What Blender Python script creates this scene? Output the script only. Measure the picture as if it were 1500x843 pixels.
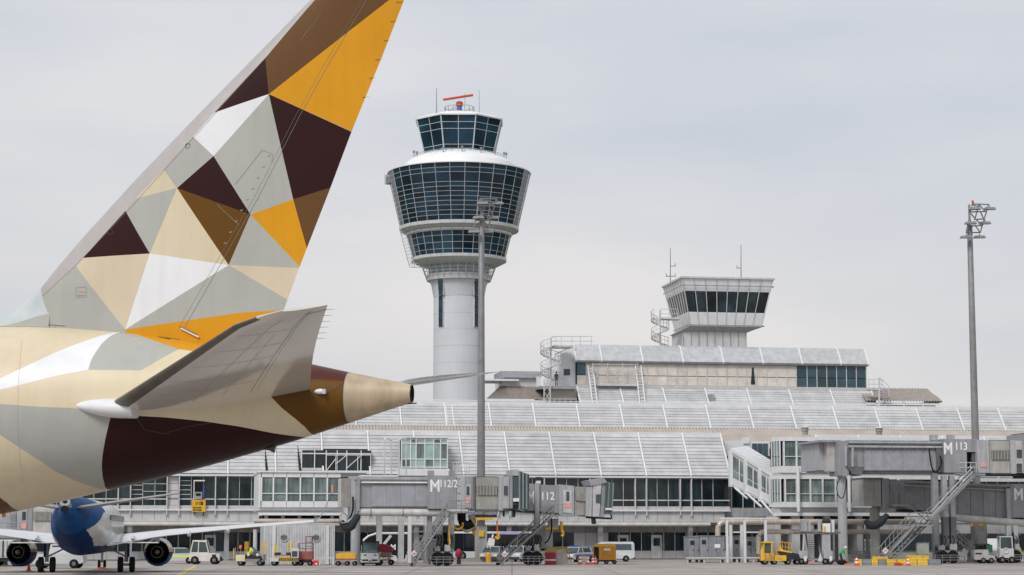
import bpy, bmesh, math, random
from mathutils import Vector, Matrix
from mathutils.bvhtree import BVHTree
S = bpy.context.scene
for o in list(bpy.data.objects): bpy.data.objects.remove(o)
C = S.collection
random.seed(7)
# ------------------------------------------------------------------ camera
CAMH, FL, PITCH = 2.8, 3000.0, math.atan((782-421.5)/3000.0)
cd = bpy.data.cameras.new('camera'); cam = bpy.data.objects.new('camera', cd); C.objects.link(cam)
cd.sensor_width = 36; cd.lens = 36*FL/1500.0; cd.clip_start = 0.5; cd.clip_end = 20000
cam.location = (0, 0, CAMH); cam.rotation_euler = (math.pi/2+PITCH, 0, 0); S.camera = cam
# ------------------------------------------------------------------ sky and sun (overcast)
SUN_EL, SUN_AZ = math.radians(44), math.radians(208)      # azimuth clockwise from +Y: behind and left of the camera
w = bpy.data.worlds.new("World"); S.world = w; w.use_nodes = True
nt = w.node_tree; nt.nodes.clear()
N = nt.nodes.new; L = nt.links.new
out = N('ShaderNodeOutputWorld'); mixs = N('ShaderNodeMixShader'); bg1 = N('ShaderNodeBackground'); bg2 = N('ShaderNodeBackground')
sky = N('ShaderNodeTexSky'); sky.sky_type = 'NISHITA'; sky.sun_disc = False
sky.sun_elevation = SUN_EL; sky.sun_rotation = SUN_AZ
L(sky.outputs[0], bg1.inputs[0]); bg1.inputs[1].default_value = 0.08
tc = N('ShaderNodeTexCoord'); mp = N('ShaderNodeMapping'); mp.inputs['Scale'].default_value = (1.2, 1.2, 5.0)
no = N('ShaderNodeTexNoise'); no.inputs['Scale'].default_value = 2.6; no.inputs['Detail'].default_value = 5; no.inputs['Roughness'].default_value = .45
rp = N('ShaderNodeValToRGB'); rp.color_ramp.elements[0].position = .34; rp.color_ramp.elements[1].position = .66
rp.color_ramp.elements[0].color = (.64, .668, .715, 1); rp.color_ramp.elements[1].color = (.81, .795, .79, 1)
L(tc.outputs['Generated'], mp.inputs[0]); L(mp.outputs[0], no.inputs['Vector']); L(no.outputs[0], rp.inputs[0])
sx = N('ShaderNodeSeparateXYZ'); L(tc.outputs['Generated'], sx.inputs[0])      # thin cloud is paler and warmer low over the horizon
me_ = N('ShaderNodeMapRange'); me_.inputs[1].default_value = .02; me_.inputs[2].default_value = .26; me_.interpolation_type = 'SMOOTHSTEP'; L(sx.outputs[2], me_.inputs[0])
mc_ = N('ShaderNodeMix'); mc_.data_type = 'RGBA'; mc_.blend_type = 'MULTIPLY'; mc_.inputs[0].default_value = 1
mc2 = N('ShaderNodeMix'); mc2.data_type = 'RGBA'; L(me_.outputs[0], mc2.inputs[0]); mc2.inputs[6].default_value = (1.06, 1.01, .985, 1); mc2.inputs[7].default_value = (.985, 1.0, 1.03, 1)
L(rp.outputs[0], mc_.inputs[6]); L(mc2.outputs[2], mc_.inputs[7]); L(mc_.outputs[2], bg2.inputs[0])
bg2.inputs[1].default_value = 1.0
mixs.inputs[0].default_value = .88
L(bg1.outputs[0], mixs.inputs[1]); L(bg2.outputs[0], mixs.inputs[2]); L(mixs.outputs[0], out.inputs[0])
sl = bpy.data.lights.new('sun', 'SUN'); sl.energy = 2.1; sl.angle = math.radians(20); sl.color = (1, .965, .92)
so = bpy.data.objects.new('sun', sl); C.objects.link(so)
sd = Vector((math.sin(SUN_AZ)*math.cos(SUN_EL), math.cos(SUN_AZ)*math.cos(SUN_EL), math.sin(SUN_EL)))
so.rotation_euler = (-sd).to_track_quat('-Z', 'Y').to_euler(); so.location = (0, 0, 60)
vs = S.view_settings; vs.view_transform = 'Standard'; vs.look = 'None'; vs.exposure = 0.0; vs.gamma = 1
S.render.engine = 'CYCLES'
# ------------------------------------------------------------------ materials
def lin(c):
    c = c/255.0
    return c/12.92 if c <= .04045 else ((c+.055)/1.055)**2.4
MATS = {}
def mat(name, col, rough=.5, metal=0, var=.12, scale=1.5, bump=0.0, spec=.5, emit=0, streak=0.0, objvar=0.0, coat=0.0, ior=1.5):
    """procedural material: base colour varied by noise, optional vertical dirt streaks and per-object variation"""
    if name in MATS: return MATS[name]
    m = bpy.data.materials.new(name); m.use_nodes = True; MATS[name] = m
    t = m.node_tree; b = t.nodes['Principled BSDF']; N = t.nodes.new; L = t.links.new
    col = tuple(col)
    tc = N('ShaderNodeTexCoord'); n = N('ShaderNodeTexNoise'); n.inputs['Scale'].default_value = scale; n.inputs['Detail'].default_value = 6
    ge = N('ShaderNodeNewGeometry'); L(ge.outputs['Position'], n.inputs['Vector'])
    mr = N('ShaderNodeMapRange'); mr.inputs[1].default_value = .3; mr.inputs[2].default_value = .7
    mr.inputs[3].default_value = 1-var; mr.inputs[4].default_value = 1+var
    L(n.outputs[0], mr.inputs[0]); last = mr.outputs[0]
    if streak:
        mp = N('ShaderNodeMapping'); mp.inputs['Scale'].default_value = (3.0, 3.0, .18); L(ge.outputs['Position'], mp.inputs[0])
        n2 = N('ShaderNodeTexNoise'); n2.inputs['Scale'].default_value = 1.3; n2.inputs['Detail'].default_value = 5; L(mp.outputs[0], n2.inputs['Vector'])
        m2 = N('ShaderNodeMapRange'); m2.inputs[1].default_value = .42; m2.inputs[2].default_value = .72; m2.inputs[3].default_value = 1; m2.inputs[4].default_value = 1-streak
        L(n2.outputs[0], m2.inputs[0]); mu = N('ShaderNodeMath'); mu.operation = 'MULTIPLY'; L(last, mu.inputs[0]); L(m2.outputs[0], mu.inputs[1]); last = mu.outputs[0]
    if objvar:
        oi = N('ShaderNodeObjectInfo'); m3 = N('ShaderNodeMapRange'); m3.inputs[3].default_value = 1-objvar; m3.inputs[4].default_value = 1+objvar
        L(oi.outputs['Random'], m3.inputs[0]); mu = N('ShaderNodeMath'); mu.operation = 'MULTIPLY'; L(last, mu.inputs[0]); L(m3.outputs[0], mu.inputs[1]); last = mu.outputs[0]
    vm = N('ShaderNodeVectorMath'); vm.operation = 'SCALE'; vm.inputs[0].default_value = col[:3]; L(last, vm.inputs['Scale'])
    L(vm.outputs[0], b.inputs['Base Color'])
    b.inputs['Roughness'].default_value = rough; b.inputs['Metallic'].default_value = metal; b.inputs['Specular IOR Level'].default_value = spec
    b.inputs['IOR'].default_value = ior
    if coat: b.inputs['Coat Weight'].default_value = coat; b.inputs['Coat Roughness'].default_value = .08
    if bump:
        bp = N('ShaderNodeBump'); bp.inputs['Strength'].default_value = bump; bp.inputs['Distance'].default_value = .05
        n3 = N('ShaderNodeTexNoise'); n3.inputs['Scale'].default_value = scale*3; L(ge.outputs['Position'], n3.inputs['Vector']); L(n3.outputs[0], bp.inputs['Height']); L(bp.outputs[0], b.inputs['Normal'])
    if emit:
        b.inputs['Emission Color'].default_value = col[:3]+(1,); b.inputs['Emission Strength'].default_value = emit
    return m
def rgb(r, g, b, k=1.0): return (lin(r)*k, lin(g)*k, lin(b)*k)
WHITE = mat('white paint', (.70, .71, .725), .45, streak=.05, var=.05)
WROOF = mat('white membrane', (.82, .83, .85), .5, var=.05, scale=.4)
PANEL = mat('light facade panel', (.53, .53, .535), .5, streak=.12, objvar=.05, var=.06)
GPANEL = mat('grey facade panel', (.33, .33, .335), .5, streak=.22, objvar=.06)
FRAME = mat('aluminium frame', (.55, .56, .57), .4, 0, streak=.15)
SLAT = mat('roof slat', (.50, .505, .515), .55, 0, var=.13, scale=.7, streak=.1, objvar=.10)
SLATBK = mat('roof backing', (.14, .15, .155), .6)
BEIGE = mat('beige corrugated sheet', (.43, .385, .34), .6, var=.12, scale=.5)
BLIND = mat('cream blind panel', (.62, .565, .51), .6, objvar=.07)
GLASS = mat('dark window glass', (.018, .032, .040), .07, 0, var=.5, scale=.5, spec=.45, objvar=.55, streak=.55)  # noise paints blotches of reflection and curtain into the glass colour
TGLASS = mat('tower glass', (.009, .030, .050), .06, 0, var=.5, scale=.22, spec=.4, objvar=.5)
GGLASS = mat('green tinted glass', (.15, .20, .195), .08, 0, var=.5, scale=.6, spec=.5, objvar=.35, streak=.6)
LGLASS = mat('pale green glass', (.30, .43, .40), .1, 0, var=.3, scale=.6, spec=.5, objvar=.25)
BGLASS = mat('blue grey glass', (.035, .075, .092), .08, 0, var=.35, scale=.4, objvar=.3)
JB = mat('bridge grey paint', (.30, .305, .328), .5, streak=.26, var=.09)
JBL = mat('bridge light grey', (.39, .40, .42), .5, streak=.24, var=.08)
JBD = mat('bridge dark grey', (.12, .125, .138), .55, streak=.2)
CURT = mat('bridge curtain', (.50, .49, .465), .7, streak=.15)
STEEL = mat('galvanised steel', (.29, .30, .305), .45, .3, streak=.15)
MAST = mat('mast steel', (.235, .235, .24), .5, .2, streak=.12)
CONC = mat('concrete', (.30, .295, .285), .8, streak=.2)
PIPE = mat('insulated pipe', (.52, .45, .385), .42, .35, var=.15)
PIPEW = mat('pale pipe', (.56, .55, .53), .5, streak=.15)
BLACK = mat('black rubber', (.014, .014, .016), .8, spec=.12)
DARK = mat('dark machinery', (.032, .032, .036), .6, var=.4, spec=.2)
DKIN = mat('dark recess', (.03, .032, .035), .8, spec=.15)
HOOD = mat('hood canvas', (.06, .085, .09), .65, streak=.3)
YEL = mat('yellow paint', (.72, .42, .025), .45, var=.1, streak=.15)
YELG = mat('hi-vis yellow', (.72, .85, .03), .6)
YOR = mat('orange yellow paint', (.70, .33, .03), .45, streak=.2)
RED = mat('red paint', (.60, .04, .03), .45)
MAR = mat('maroon cover', (.30, .02, .05), .6)
RUST = mat('faded red', (.32, .09, .08), .6, streak=.3)
ORG = mat('orange plastic', (.80, .16, .06), .5)
CREAMV = mat('cream vehicle paint', (.66, .64, .60), .35, streak=.1, coat=.3)
VWH = mat('vehicle white', (.56, .575, .59), .3, coat=.4, var=.04)
SILV = mat('silver paint', (.45, .47, .49), .3, .3, coat=.4)
CARG = mat('car glass', (.05, .07, .075), .06, var=.4, scale=1)
BLUE = mat('blue paint', (.02, .10, .32), .3, coat=.4)
PURP = mat('lilac paint', (.42, .36, .62), .5)
SKIN = mat('skin', (.45, .28, .2), .6)
NAVY = mat('navy cloth', (.02, .03, .07), .8)
GREENC = mat('green cloth', (.02, .42, .06), .8)
REDW = mat('sign white red', (.70, .62, .62), .5)
TXT = mat('lettering white', (.78, .79, .8), .6, var=.03)
TOWC = mat('tower concrete paint', (.58, .60, .64), .6, var=.05, scale=.15, streak=.05)
# ------------------------------------------------------------------ frames: pixel rays meet real vertical planes
cp, sp_ = math.cos(PITCH), math.sin(PITCH)
def ray(px, py):
    u = (px-750)/FL; v = (421.5-py)/FL
    return Vector((u, cp-v*sp_, sp_+v*cp))
class Fr:
    def __init__(s, ox, oy, rz=0.0):
        s.ox, s.oy, s.rz = ox, oy, rz; s.c, s.s = math.cos(rz), math.sin(rz)
    def at(s, px, py, d=0.0):
        r = ray(px, py)
        # (t*r - O).(-s,c) = d
        den = -s.s*r.x + s.c*r.y
        t = (d + (-s.s*s.ox + s.c*s.oy))/den
        X, Y = t*r.x-s.ox, t*r.y-s.oy
        return (s.c*X+s.s*Y, CAMH+t*r.z)
    def u(s, px, d=0.0, py=740): return s.at(px, py, d)[0]
    def z(s, px, py, d=0.0): return s.at(px, py, d)[1]
    def P(s, px, py, d=0.0):
        a, z = s.at(px, py, d); return Vector((a, d, z))
def ground(px, py):
    r = ray(px, py); t = CAMH/(-r.z); return t*r.x, t*r.y
def gD(D, px):   # point on the ground at distance D seen at column px
    return Fr(0, D, 0).at(px, 800, 0)[0], D
# ------------------------------------------------------------------ mesh helpers
class MB:
    def __init__(s): s.v = []; s.f = []; s.m = []; s.cur = 0
    def add(s, vs, fs):
        o = len(s.v); s.v += [tuple(v) for v in vs]; s.f += [tuple(i+o for i in f) for f in fs]; s.m += [s.cur]*len(fs); return s
    def box(s, x0, x1, y0, y1, z0, z1):
        if x0 > x1: x0, x1 = x1, x0
        if y0 > y1: y0, y1 = y1, y0
        if z0 > z1: z0, z1 = z1, z0
        return s.add([(x0,y0,z0),(x1,y0,z0),(x1,y1,z0),(x0,y1,z0),(x0,y0,z1),(x1,y0,z1),(x1,y1,z1),(x0,y1,z1)],
              [(0,3,2,1),(4,5,6,7),(0,1,5,4),(1,2,6,5),(2,3,7,6),(3,0,4,7)])
    def tube(s, p, q, r, n=8, r2=None, cap=True):
        p, q = Vector(p), Vector(q); d = q-p
        if d.length < 1e-6: return s
        r2 = r if r2 is None else r2
        a = d.normalized().orthogonal().normalized() if abs(d.normalized().z) < .99 else Vector((1,0,0))
        if abs(d.normalized().z) < .99: a = Vector((0,0,1)).cross(d).normalized()
        b = d.normalized().cross(a)
        vs = []
        for c, rr in ((p, r), (q, r2)):
            for i in range(n):
                t = 2*math.pi*(i+.5)/n; vs.append(c+(a*math.cos(t)+b*math.sin(t))*rr)
        fs = [(i, (i+1)%n, n+(i+1)%n, n+i) for i in range(n)]
        if cap: fs += [tuple(range(n-1, -1, -1)), tuple(range(n, 2*n))]
        return s.add(vs, fs)
    def path(s, pts, r, n=8):
        rings = []; pts = [Vector(p) for p in pts]
        for i, p in enumerate(pts):
            d = (pts[min(i+1, len(pts)-1)]-pts[max(i-1, 0)]).normalized()
            a = Vector((0,0,1)).cross(d)
            a = Vector((0,1,0)).cross(d) if a.length < .3 else a
            a.normalize(); b = d.cross(a)
            rings.append([p+(a*math.cos(2*math.pi*k/n)+b*math.sin(2*math.pi*k/n))*r for k in range(n)])
        return s.loft(rings, True)
    def loft(s, rings, caps=True, closed=True):
        n = len(rings[0]); vs = [v for r in rings for v in r]; fs = []
        for i in range(len(rings)-1):
            for j in range(n if closed else n-1):
                fs.append((i*n+j, i*n+(j+1)%n, (i+1)*n+(j+1)%n, (i+1)*n+j))
        if caps: fs += [tuple(range(n-1, -1, -1)), tuple(range((len(rings)-1)*n, len(rings)*n))]
        return s.add(vs, fs)
    def prism(s, prof, y0, y1):   # profile in x,z extruded along y
        n = len(prof)
        return s.add([(x, y0, z) for x, z in prof]+[(x, y1, z) for x, z in prof],
              [tuple(range(n)), tuple(range(2*n-1, n-1, -1))]+[(i, n+i, n+(i+1)%n, (i+1)%n) for i in range(n)])
    def prismx(s, prof, x0, x1):   # profile in y,z extruded along x
        n = len(prof)
        return s.add([(x0, y, z) for y, z in prof]+[(x1, y, z) for y, z in prof],
              [tuple(range(n-1, -1, -1)), tuple(range(n, 2*n))]+[(i, (i+1)%n, n+(i+1)%n, n+i) for i in range(n)])
    def lathe(s, prof, cx=0, cy=0, n=24, ph=0):
        rings = [[(cx+r*math.cos(ph+2*math.pi*k/n), cy+r*math.sin(ph+2*math.pi*k/n), z) for k in range(n)] for r, z in prof]
        return s.loft(rings)
    def ell(s, c, r, n=12, m=8):
        rings = []
        for i in range(m+1):
            t = math.pi*(i/m)-math.pi/2; t = max(min(t, 1.5), -1.5)
            rings.append([(c[0]+r[0]*math.cos(t)*math.cos(2*math.pi*k/n), c[1]+r[1]*math.cos(t)*math.sin(2*math.pi*k/n), c[2]+r[2]*math.sin(t)) for k in range(n)])
        return s.loft(rings)
    def wheel(s, x, y, z, r, w, n=16):   # axis along y
        rings = []
        for yy, rr in ((y-w/2, r*.88), (y-w/2+w*.15, r), (y+w/2-w*.15, r), (y+w/2, r*.88)):
            rings.append([(x+rr*math.cos(2*math.pi*k/n), yy, z+rr*math.sin(2*math.pi*k/n)) for k in range(n)])
        return s.loft(rings)
    def build(s, name, m, parent=None, smooth=False, label=None, kind=None, fix=True):
        me = bpy.data.meshes.new(name); me.from_pydata(s.v, [], s.f)
        ms = m if isinstance(m, (list, tuple)) else [m]
        for x in ms: me.materials.append(x)
        if len(ms) > 1: me.polygons.foreach_set('material_index', s.m)
        if fix:
            bm = bmesh.new(); bm.from_mesh(me); bmesh.ops.recalc_face_normals(bm, faces=bm.faces); bm.to_mesh(me); bm.free()
        if smooth:
            me.polygons.foreach_set('use_smooth', [True]*len(me.polygons))
            try: me.set_sharp_from_angle(angle=math.radians(38))
            except Exception: pass
        o = bpy.data.objects.new(name, me); C.objects.link(o)
        if parent: o.parent = parent
        if label: o['label'] = label
        if kind: o['kind'] = kind
        return o
def root(name, label, cat, fr=None, group=None, z=0.0):
    o = bpy.data.objects.new(name, None); C.objects.link(o); o.empty_display_size = .5
    if fr: o.location = (fr.ox, fr.oy, z); o.rotation_euler = (0, 0, fr.rz)
    o['label'] = label; o['category'] = cat
    if group: o['group'] = group
    return o
def tag(o, label, cat, group=None):
    o['label'] = label; o['category'] = cat
    if group: o['group'] = group
    return o
BOXES = {}
def bx(name, m, parent, x0, x1, y0, y1, z0, z1, rx=0.0, ry=0.0, label=None):
    """one box-shaped piece as its own object, mesh data shared between pieces of one size"""
    if x0 > x1: x0, x1 = x1, x0
    if z0 > z1: z0, z1 = z1, z0
    if y0 > y1: y0, y1 = y1, y0
    k = (name, m.name, round(x1-x0, 2), round(y1-y0, 2), round(z1-z0, 2))
    if k not in BOXES:
        a, b, c = (x1-x0)/2, (y1-y0)/2, (z1-z0)/2
        me = bpy.data.meshes.new(name); me.from_pydata([(-a,-b,-c),(a,-b,-c),(a,b,-c),(-a,b,-c),(-a,-b,c),(a,-b,c),(a,b,c),(-a,b,c)], [], [(0,3,2,1),(4,5,6,7),(0,1,5,4),(1,2,6,5),(2,3,7,6),(3,0,4,7)])
        me.materials.append(m); BOXES[k] = me
    o = bpy.data.objects.new(name, BOXES[k]); C.objects.link(o); o.parent = parent
    o.location = ((x0+x1)/2, (y0+y1)/2, (z0+z1)/2)
    if rx or ry: o.rotation_euler = (rx, ry, 0)
    if label: o['label'] = label
    return o
def pb(name, m, parent, fr, px0, py0, px1, py1, d0, d1, label=None):
    """box whose front face, at depth d0 of the frame, spans the given picture rectangle"""
    pm, ym = (px0+px1)/2, (py0+py1)/2
    return bx(name, m, parent, fr.u(px0, d0, ym), fr.u(px1, d0, ym), d0, d1, fr.z(pm, py1, d0), fr.z(pm, py0, d0), label=label)
def text(name, s, m, parent, x, y, z, h, bold=0.0, rz=0.0, sx=1.0):
    """raised flat lettering facing -y, lower left corner at x,z, cap height h"""
    cu = bpy.data.curves.new(name, 'FONT'); cu.body = s; cu.size = h/.72; cu.extrude = .012; cu.offset = bold; cu.resolution_u = 3
    t = bpy.data.objects.new(name, cu); C.objects.link(t)
    bpy.context.view_layer.update()
    me = bpy.data.meshes.new_from_object(t.evaluated_get(bpy.context.evaluated_depsgraph_get()))
    bpy.data.objects.remove(t); me.name = name; me.materials.clear(); me.materials.append(m)
    o = bpy.data.objects.new(name, me); C.objects.link(o); o.parent = parent
    o.location = (x, y, z); o.rotation_euler = (math.pi/2, 0, rz); o.scale = (sx, 1, 1)
    return o
# ================================================================== ground
def struct(name, mb, m):
    o = mb.build(name, m); o['kind'] = 'structure'; return o
APRON = mat('apron concrete', (.36, .33, .305), .75, var=.2, scale=.12, bump=.05)
t = APRON.node_tree; b_ = t.nodes['Principled BSDF']
lk = b_.inputs['Base Color'].links[0].from_socket; ge = t.nodes.new('ShaderNodeNewGeometry'); col_ = lk
for sc, lo, hi, amt in (((.03, .5, 1), .52, .70, .30), ((.25, .12, 1), .60, .72, .35)):      # tyre marks and oil stains
    mp_ = t.nodes.new('ShaderNodeMapping'); mp_.inputs['Scale'].default_value = sc; t.links.new(ge.outputs['Position'], mp_.inputs[0])
    nz = t.nodes.new('ShaderNodeTexNoise'); nz.inputs['Scale'].default_value = 1.0; nz.inputs['Detail'].default_value = 7; t.links.new(mp_.outputs[0], nz.inputs['Vector'])
    mr_ = t.nodes.new('ShaderNodeMapRange'); mr_.inputs[1].default_value = lo; mr_.inputs[2].default_value = hi; mr_.inputs[3].default_value = 1; mr_.inputs[4].default_value = 1-amt; t.links.new(nz.outputs[0], mr_.inputs[0])
    sc_ = t.nodes.new('ShaderNodeVectorMath'); sc_.operation = 'SCALE'; t.links.new(col_, sc_.inputs[0]); t.links.new(mr_.outputs[0], sc_.inputs['Scale']); col_ = sc_.outputs[0]
t.links.new(col_, b_.inputs['Base Color'])
apron = struct('apron', MB().box(-400, 400, -60, 330, -.3, 0), APRON)
struct('ground', MB().box(-9000, 9000, -3000, 15000, -1.2, -.31), mat('grass field', (.07, .09, .035), .9, var=.3, scale=.02))
LINEY = mat('yellow apron marking', (.62, .45, .08), .7, var=.25, scale=.6)
LINED = mat('apron joint sealant', (.10, .095, .09), .8)
LINER = mat('red apron marking', (.50, .12, .09), .7, var=.25, scale=.6)
mb = MB()
for k in range(0, 46): mb.box(-150, 150, 30+7.5*k-.03, 30+7.5*k+.03, 0, .004)
for k in range(-20, 21): mb.box(7.5*k-.03, 7.5*k+.03, 30, 320, .0005, .0045)
struct('apron_joint', mb, LINED)
def stripe(px0, py0, px1, py1, wd, m, name='apron_marking'):
    a = Vector(ground(px0, py0)); b = Vector(ground(px1, py1)); n = (b-a).normalized().orthogonal()*wd/2
    struct(name, MB().add([(a+n).to_3d()+Vector((0,0,.009)), (b+n).to_3d()+Vector((0,0,.009)), (b-n).to_3d()+Vector((0,0,.009)), (a-n).to_3d()+Vector((0,0,.009))], [(0,1,2,3)]), m)
stripe(287, 829, 262, 842.8, .35, LINEY); stripe(0, 835, 110, 829, .3, LINEY); stripe(96, 836, 168, 829.5, .3, LINEY)
stripe(900, 829, 1130, 836, .3, LINEY); stripe(990, 838, 1500, 833, .3, LINEY); stripe(560, 829, 1000, 830.2, .35, LINER)
stripe(700, 838, 900, 836, .3, LINEY)
# ================================================================== terminal frame
PSI = math.radians(9.2)
T = Fr(0, 222, PSI)
# --- module facade ---------------------------------------------------------
tb = root('terminal_building', 'long white terminal wing with slatted sloping roof above a dark window band', 'terminal', T)
u0 = T.u(1012, 0, 697); pit = (T.u(1069, 0, 697)-T.u(672, 0, 697))/6*1.004
zE = T.z(900, 697.5); zW1 = T.z(900, 700.5); zTr = T.z(900, 733); zW0 = T.z(900, 742); zS = T.z(900, 748); zP0 = T.z(900, 765)
GF = 2.6; zG1 = T.z(900, 780.5, GF); zG0 = T.z(900, 807, GF)
zTop, dTop = T.z(900, 637, 4.0), 4.0
NB0 = -14
uR = T.u(1069, 0, 697)
uL = u0+NB0*pit
# body behind the skin
bx('wall', GPANEL, tb, uL-1, uR-.1, .45, 16, zW0-.1, zE-.02)
bx('wall', GPANEL, tb, uL-1, T.u(1135, 0), GF+.11, 16, 0, zP0-.35)
bx('floor_slab', GPANEL, tb, uL-1, T.u(1200, 0), .35, 16, zP0-.3, zW0-.15)
# sloped louvre roof
sl_len = math.hypot(dTop, zTop-zE); ang = math.atan2(zTop-zE, dTop); NS = 12
MB().prismx([(.1, zE-.12), (dTop, zTop-.12), (dTop, zTop-.3), (.1, zE-.3)], uL, uR-.05).build('roof_backing', mat('roof backing light', (.36, .37, .38), .6), tb)
def slat_roof(parent, us, d0, z0, d1, z1, ns, m=SLAT, hole=None, tilt=.06, wr=.12):
    Ln = math.hypot(d1-d0, z1-z0); an = math.atan2(z1-z0, d1-d0)
    for i in range(len(us)-1):
        for j in range(ns):
            if hole and hole(i, j): continue
            f = (j+.5)/ns; c = (d0+(d1-d0)*f, z0+(z1-z0)*f)
            nx, nz = -math.sin(an), math.cos(an)
            L_ = Ln/ns*.93
            o = bx('roof_slat', m, parent, us[i]+wr, us[i+1]-wr, -L_/2, L_/2, -.03, .03, rx=an-tilt)
            o.location = ((us[i]+us[i+1])/2, c[0]+nx*.1, c[1]+nz*.1)
    for k, u in enumerate(us):
        o = bx('rafter', WHITE, parent, u-wr*.8, u+wr*.8, -Ln/2-.1, Ln/2+.1, -.1, .12, rx=an)
        nx, nz = -math.sin(an), math.cos(an); o.location = (u, (d0+d1)/2+nx*.16, (z0+z1)/2+nz*.16)
us = [u0+k*pit for k in range(NB0, 1)]+[uR]
pxs_hole = (T.u(442, 0, 675), T.u(655, 0, 675))
def hole(i, j):
    a, b = us[i], us[i+1]; m_ = (a+b)/2
    z = zE+(zTop-zE)*(j+.5)/NS
    if T.u(442, 2, 675) < m_ < T.u(545, 2, 675) and T.z(500, 689, 1) < z < T.z(500, 657, 2.5): return True
    return False
slat_roof(tb, us, 0, zE, dTop, zTop, NS, hole=hole)
bx('roof_ridge', WHITE, tb, uL, uR+.1, dTop, dTop+.5, zTop+.05, zTop+.3)
bx('eaves_gutter', WHITE, tb, uL, uR+.1, -.35, .02, zE-.2, zE-.02)
bx('roof_deck', GPANEL, tb, uL, uR, dTop-.2, 16, zTop-.6, zTop-.4)
# window band
bx('glazing_backing', DKIN, tb, uL-1, uR-.1, .36, .44, zW0, zE-.2)
kb = [u0+k*pit for k in range(NB0, 1)]
ub = T.u(257, .2, 720)
# bay starts at the left post of each post pair, a quarter bay before the rafter
for i in range(len(kb)):
    uA = kb[i]-pit/4-0*pit; uB = uA+pit
    if i == len(kb)-1: uB = uA+pit
    n = 4; s = pit/4
    for q in range(n):
        a, b = uA+q*s, uA+(q+1)*s
        if b > uR+.3: break
        mid = (a+b)/2
        th = .12 if q in (0, 1) else .05
        bx('mullion', FRAME, tb, a-th/2, a+th/2, .12, .35, zW0, zW1)
        if q in (0, 1): bx('bracket', FRAME, tb, a-.06, a+.06, -.28, .1, T.z(900, 756), zW1-.02)
        if q == 0 and abs(mid-ub) < s*.6:
            for zz in range(4): bx('wall_panel', PANEL, tb, a+.08, b-.08, .13, .3, zW0+(zW1-zW0)*zz/4+.02, zW0+(zW1-zW0)*(zz+1)/4-.02)
        else:
            bx('window_pane', GLASS, tb, a+.04, b-.04, .2, .26, zTr+.06, zW1)
            bx('window_pane', GLASS, tb, a+.04, b-.04, .2, .26, zW0+.02, zTr-.06)
            if T.u(196, 0) < mid < T.u(284, 0):
                for f in ((.33, .66) if q != 1 else (.2, .4, .6, .8)):
                    bx('transom', FRAME, tb, a+.05, b-.05, .12, .19, zTr+(zW1-zTr)*f-.03, zTr+(zW1-zTr)*f+.03)
        bx('wall_panel', PANEL, tb, a+.015, b-.015, .02, .2, zP0+.06, zS-.05)
bx('transom', FRAME, tb, uL, uR, .13, .33, zTr-.06, zTr+.06)
bx('window_sill', PANEL, tb, uL, uR, .0, .34, zS+.02, zW0)
bx('ledge', WHITE, tb, uL, uR, -.3, .0, zS-.1, zS+.04)
bx('ledge', FRAME, tb, uL, T.u(1200, 0), -.2, .0, zP0-.05, zP0+.05)
# service pipe below the band
mbp = MB(); zp = T.z(900, 768.5, -.6); mbp.tube((T.u(165, -.6), -.6, zp), (T.u(1040, -.6), -.6, zp), .2, 12); mbp.build('service_pipe', PIPEW, tb, smooth=True)
# ground floor
s = pit/4
i = 0; u = uL
GFs = mat('ground floor panel shaded', (.33, .325, .32), .6, streak=.25, objvar=.08)  # panels above the windows, overhang shade put into the darker colour
while u < uR+4*s:
    a, b = u, u+s; m_ = (a+b)/2; pxm = 750+m_*13.4*.985
    solid = T.u(833, GF, 800) < m_ < T.u(895, GF, 800)
    bx('wall_panel', GFs, tb, a+.02, b-.02, GF-.05, GF+.1, zG1+.04, zP0-.35)
    if solid:
        bx('wall_panel', PANEL, tb, a+.02, b-.02, GF-.05, GF+.1, .1, zG1)
    else:
        bx('window_pane', GLASS, tb, a+.05, b-.05, GF-.02, GF+.05, zG0+.04, zG1)
        bx('wall_panel', PANEL, tb, a+.03, b-.03, GF-.05, GF+.1, .08, zG0-.03)
        bx('mullion', FRAME, tb, a-.035, a+.035, GF-.12, GF+.08, .05, zG1+.02)
    if i % 8 == 0: bx('column', GPANEL, tb, a-.25, a+.25, .3, 1.0, 0, zP0-.36)
    u += s; i += 1
for px in (954, 905, 300, 612):
    dr = pb('door', FRAME, tb, T, px, 784, px+16, 818.5, GF-.2, GF-.13)
    a0, a1 = dr.location.x-.35, dr.location.x+.35
    bx('door_glass', GLASS, dr, -.36, .36, -.05, -.075, .1, .95); bx('door_handle', DARK, dr, .42, .46, -.1, -.06, -.2, .1)
# dormer window in the roof
dz0, dz1 = T.z(500, 690, .4), T.z(500, 660, .4)
bx('dormer_backing', DKIN, tb, T.u(442, .4, 675), T.u(544, .4, 675), .6, 3.5, dz0, dz1)
for px0, px1 in ((442, 460), (461, 477), (478, 493), (494, 507), (508, 528), (529, 543)):
    bx('dormer_pane', GLASS, tb, T.u(px0+.5, .4, 675), T.u(px1, .4, 675), .45, .55, dz0+.1, dz1-.42)
    bx('dormer_pane', GLASS, tb, T.u(px0+.5, .4, 675), T.u(px1, .4, 675), .45, .55, dz1-.3, dz1-.02)
    bx('dormer_frame', WHITE, tb, T.u(px0-.9, .4, 675), T.u(px0+.5, .4, 675), .35, .56, dz0, dz1)
bx('dormer_frame', WHITE, tb, T.u(442, .4, 675), T.u(544, .4, 675), .34, .57, dz1-.42, dz1-.3)
mb = MB()
for px in (492, 508, 524, 543): mb.tube(T.P(px, 667, .2), T.P(px, 690, .2), .045)
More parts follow.
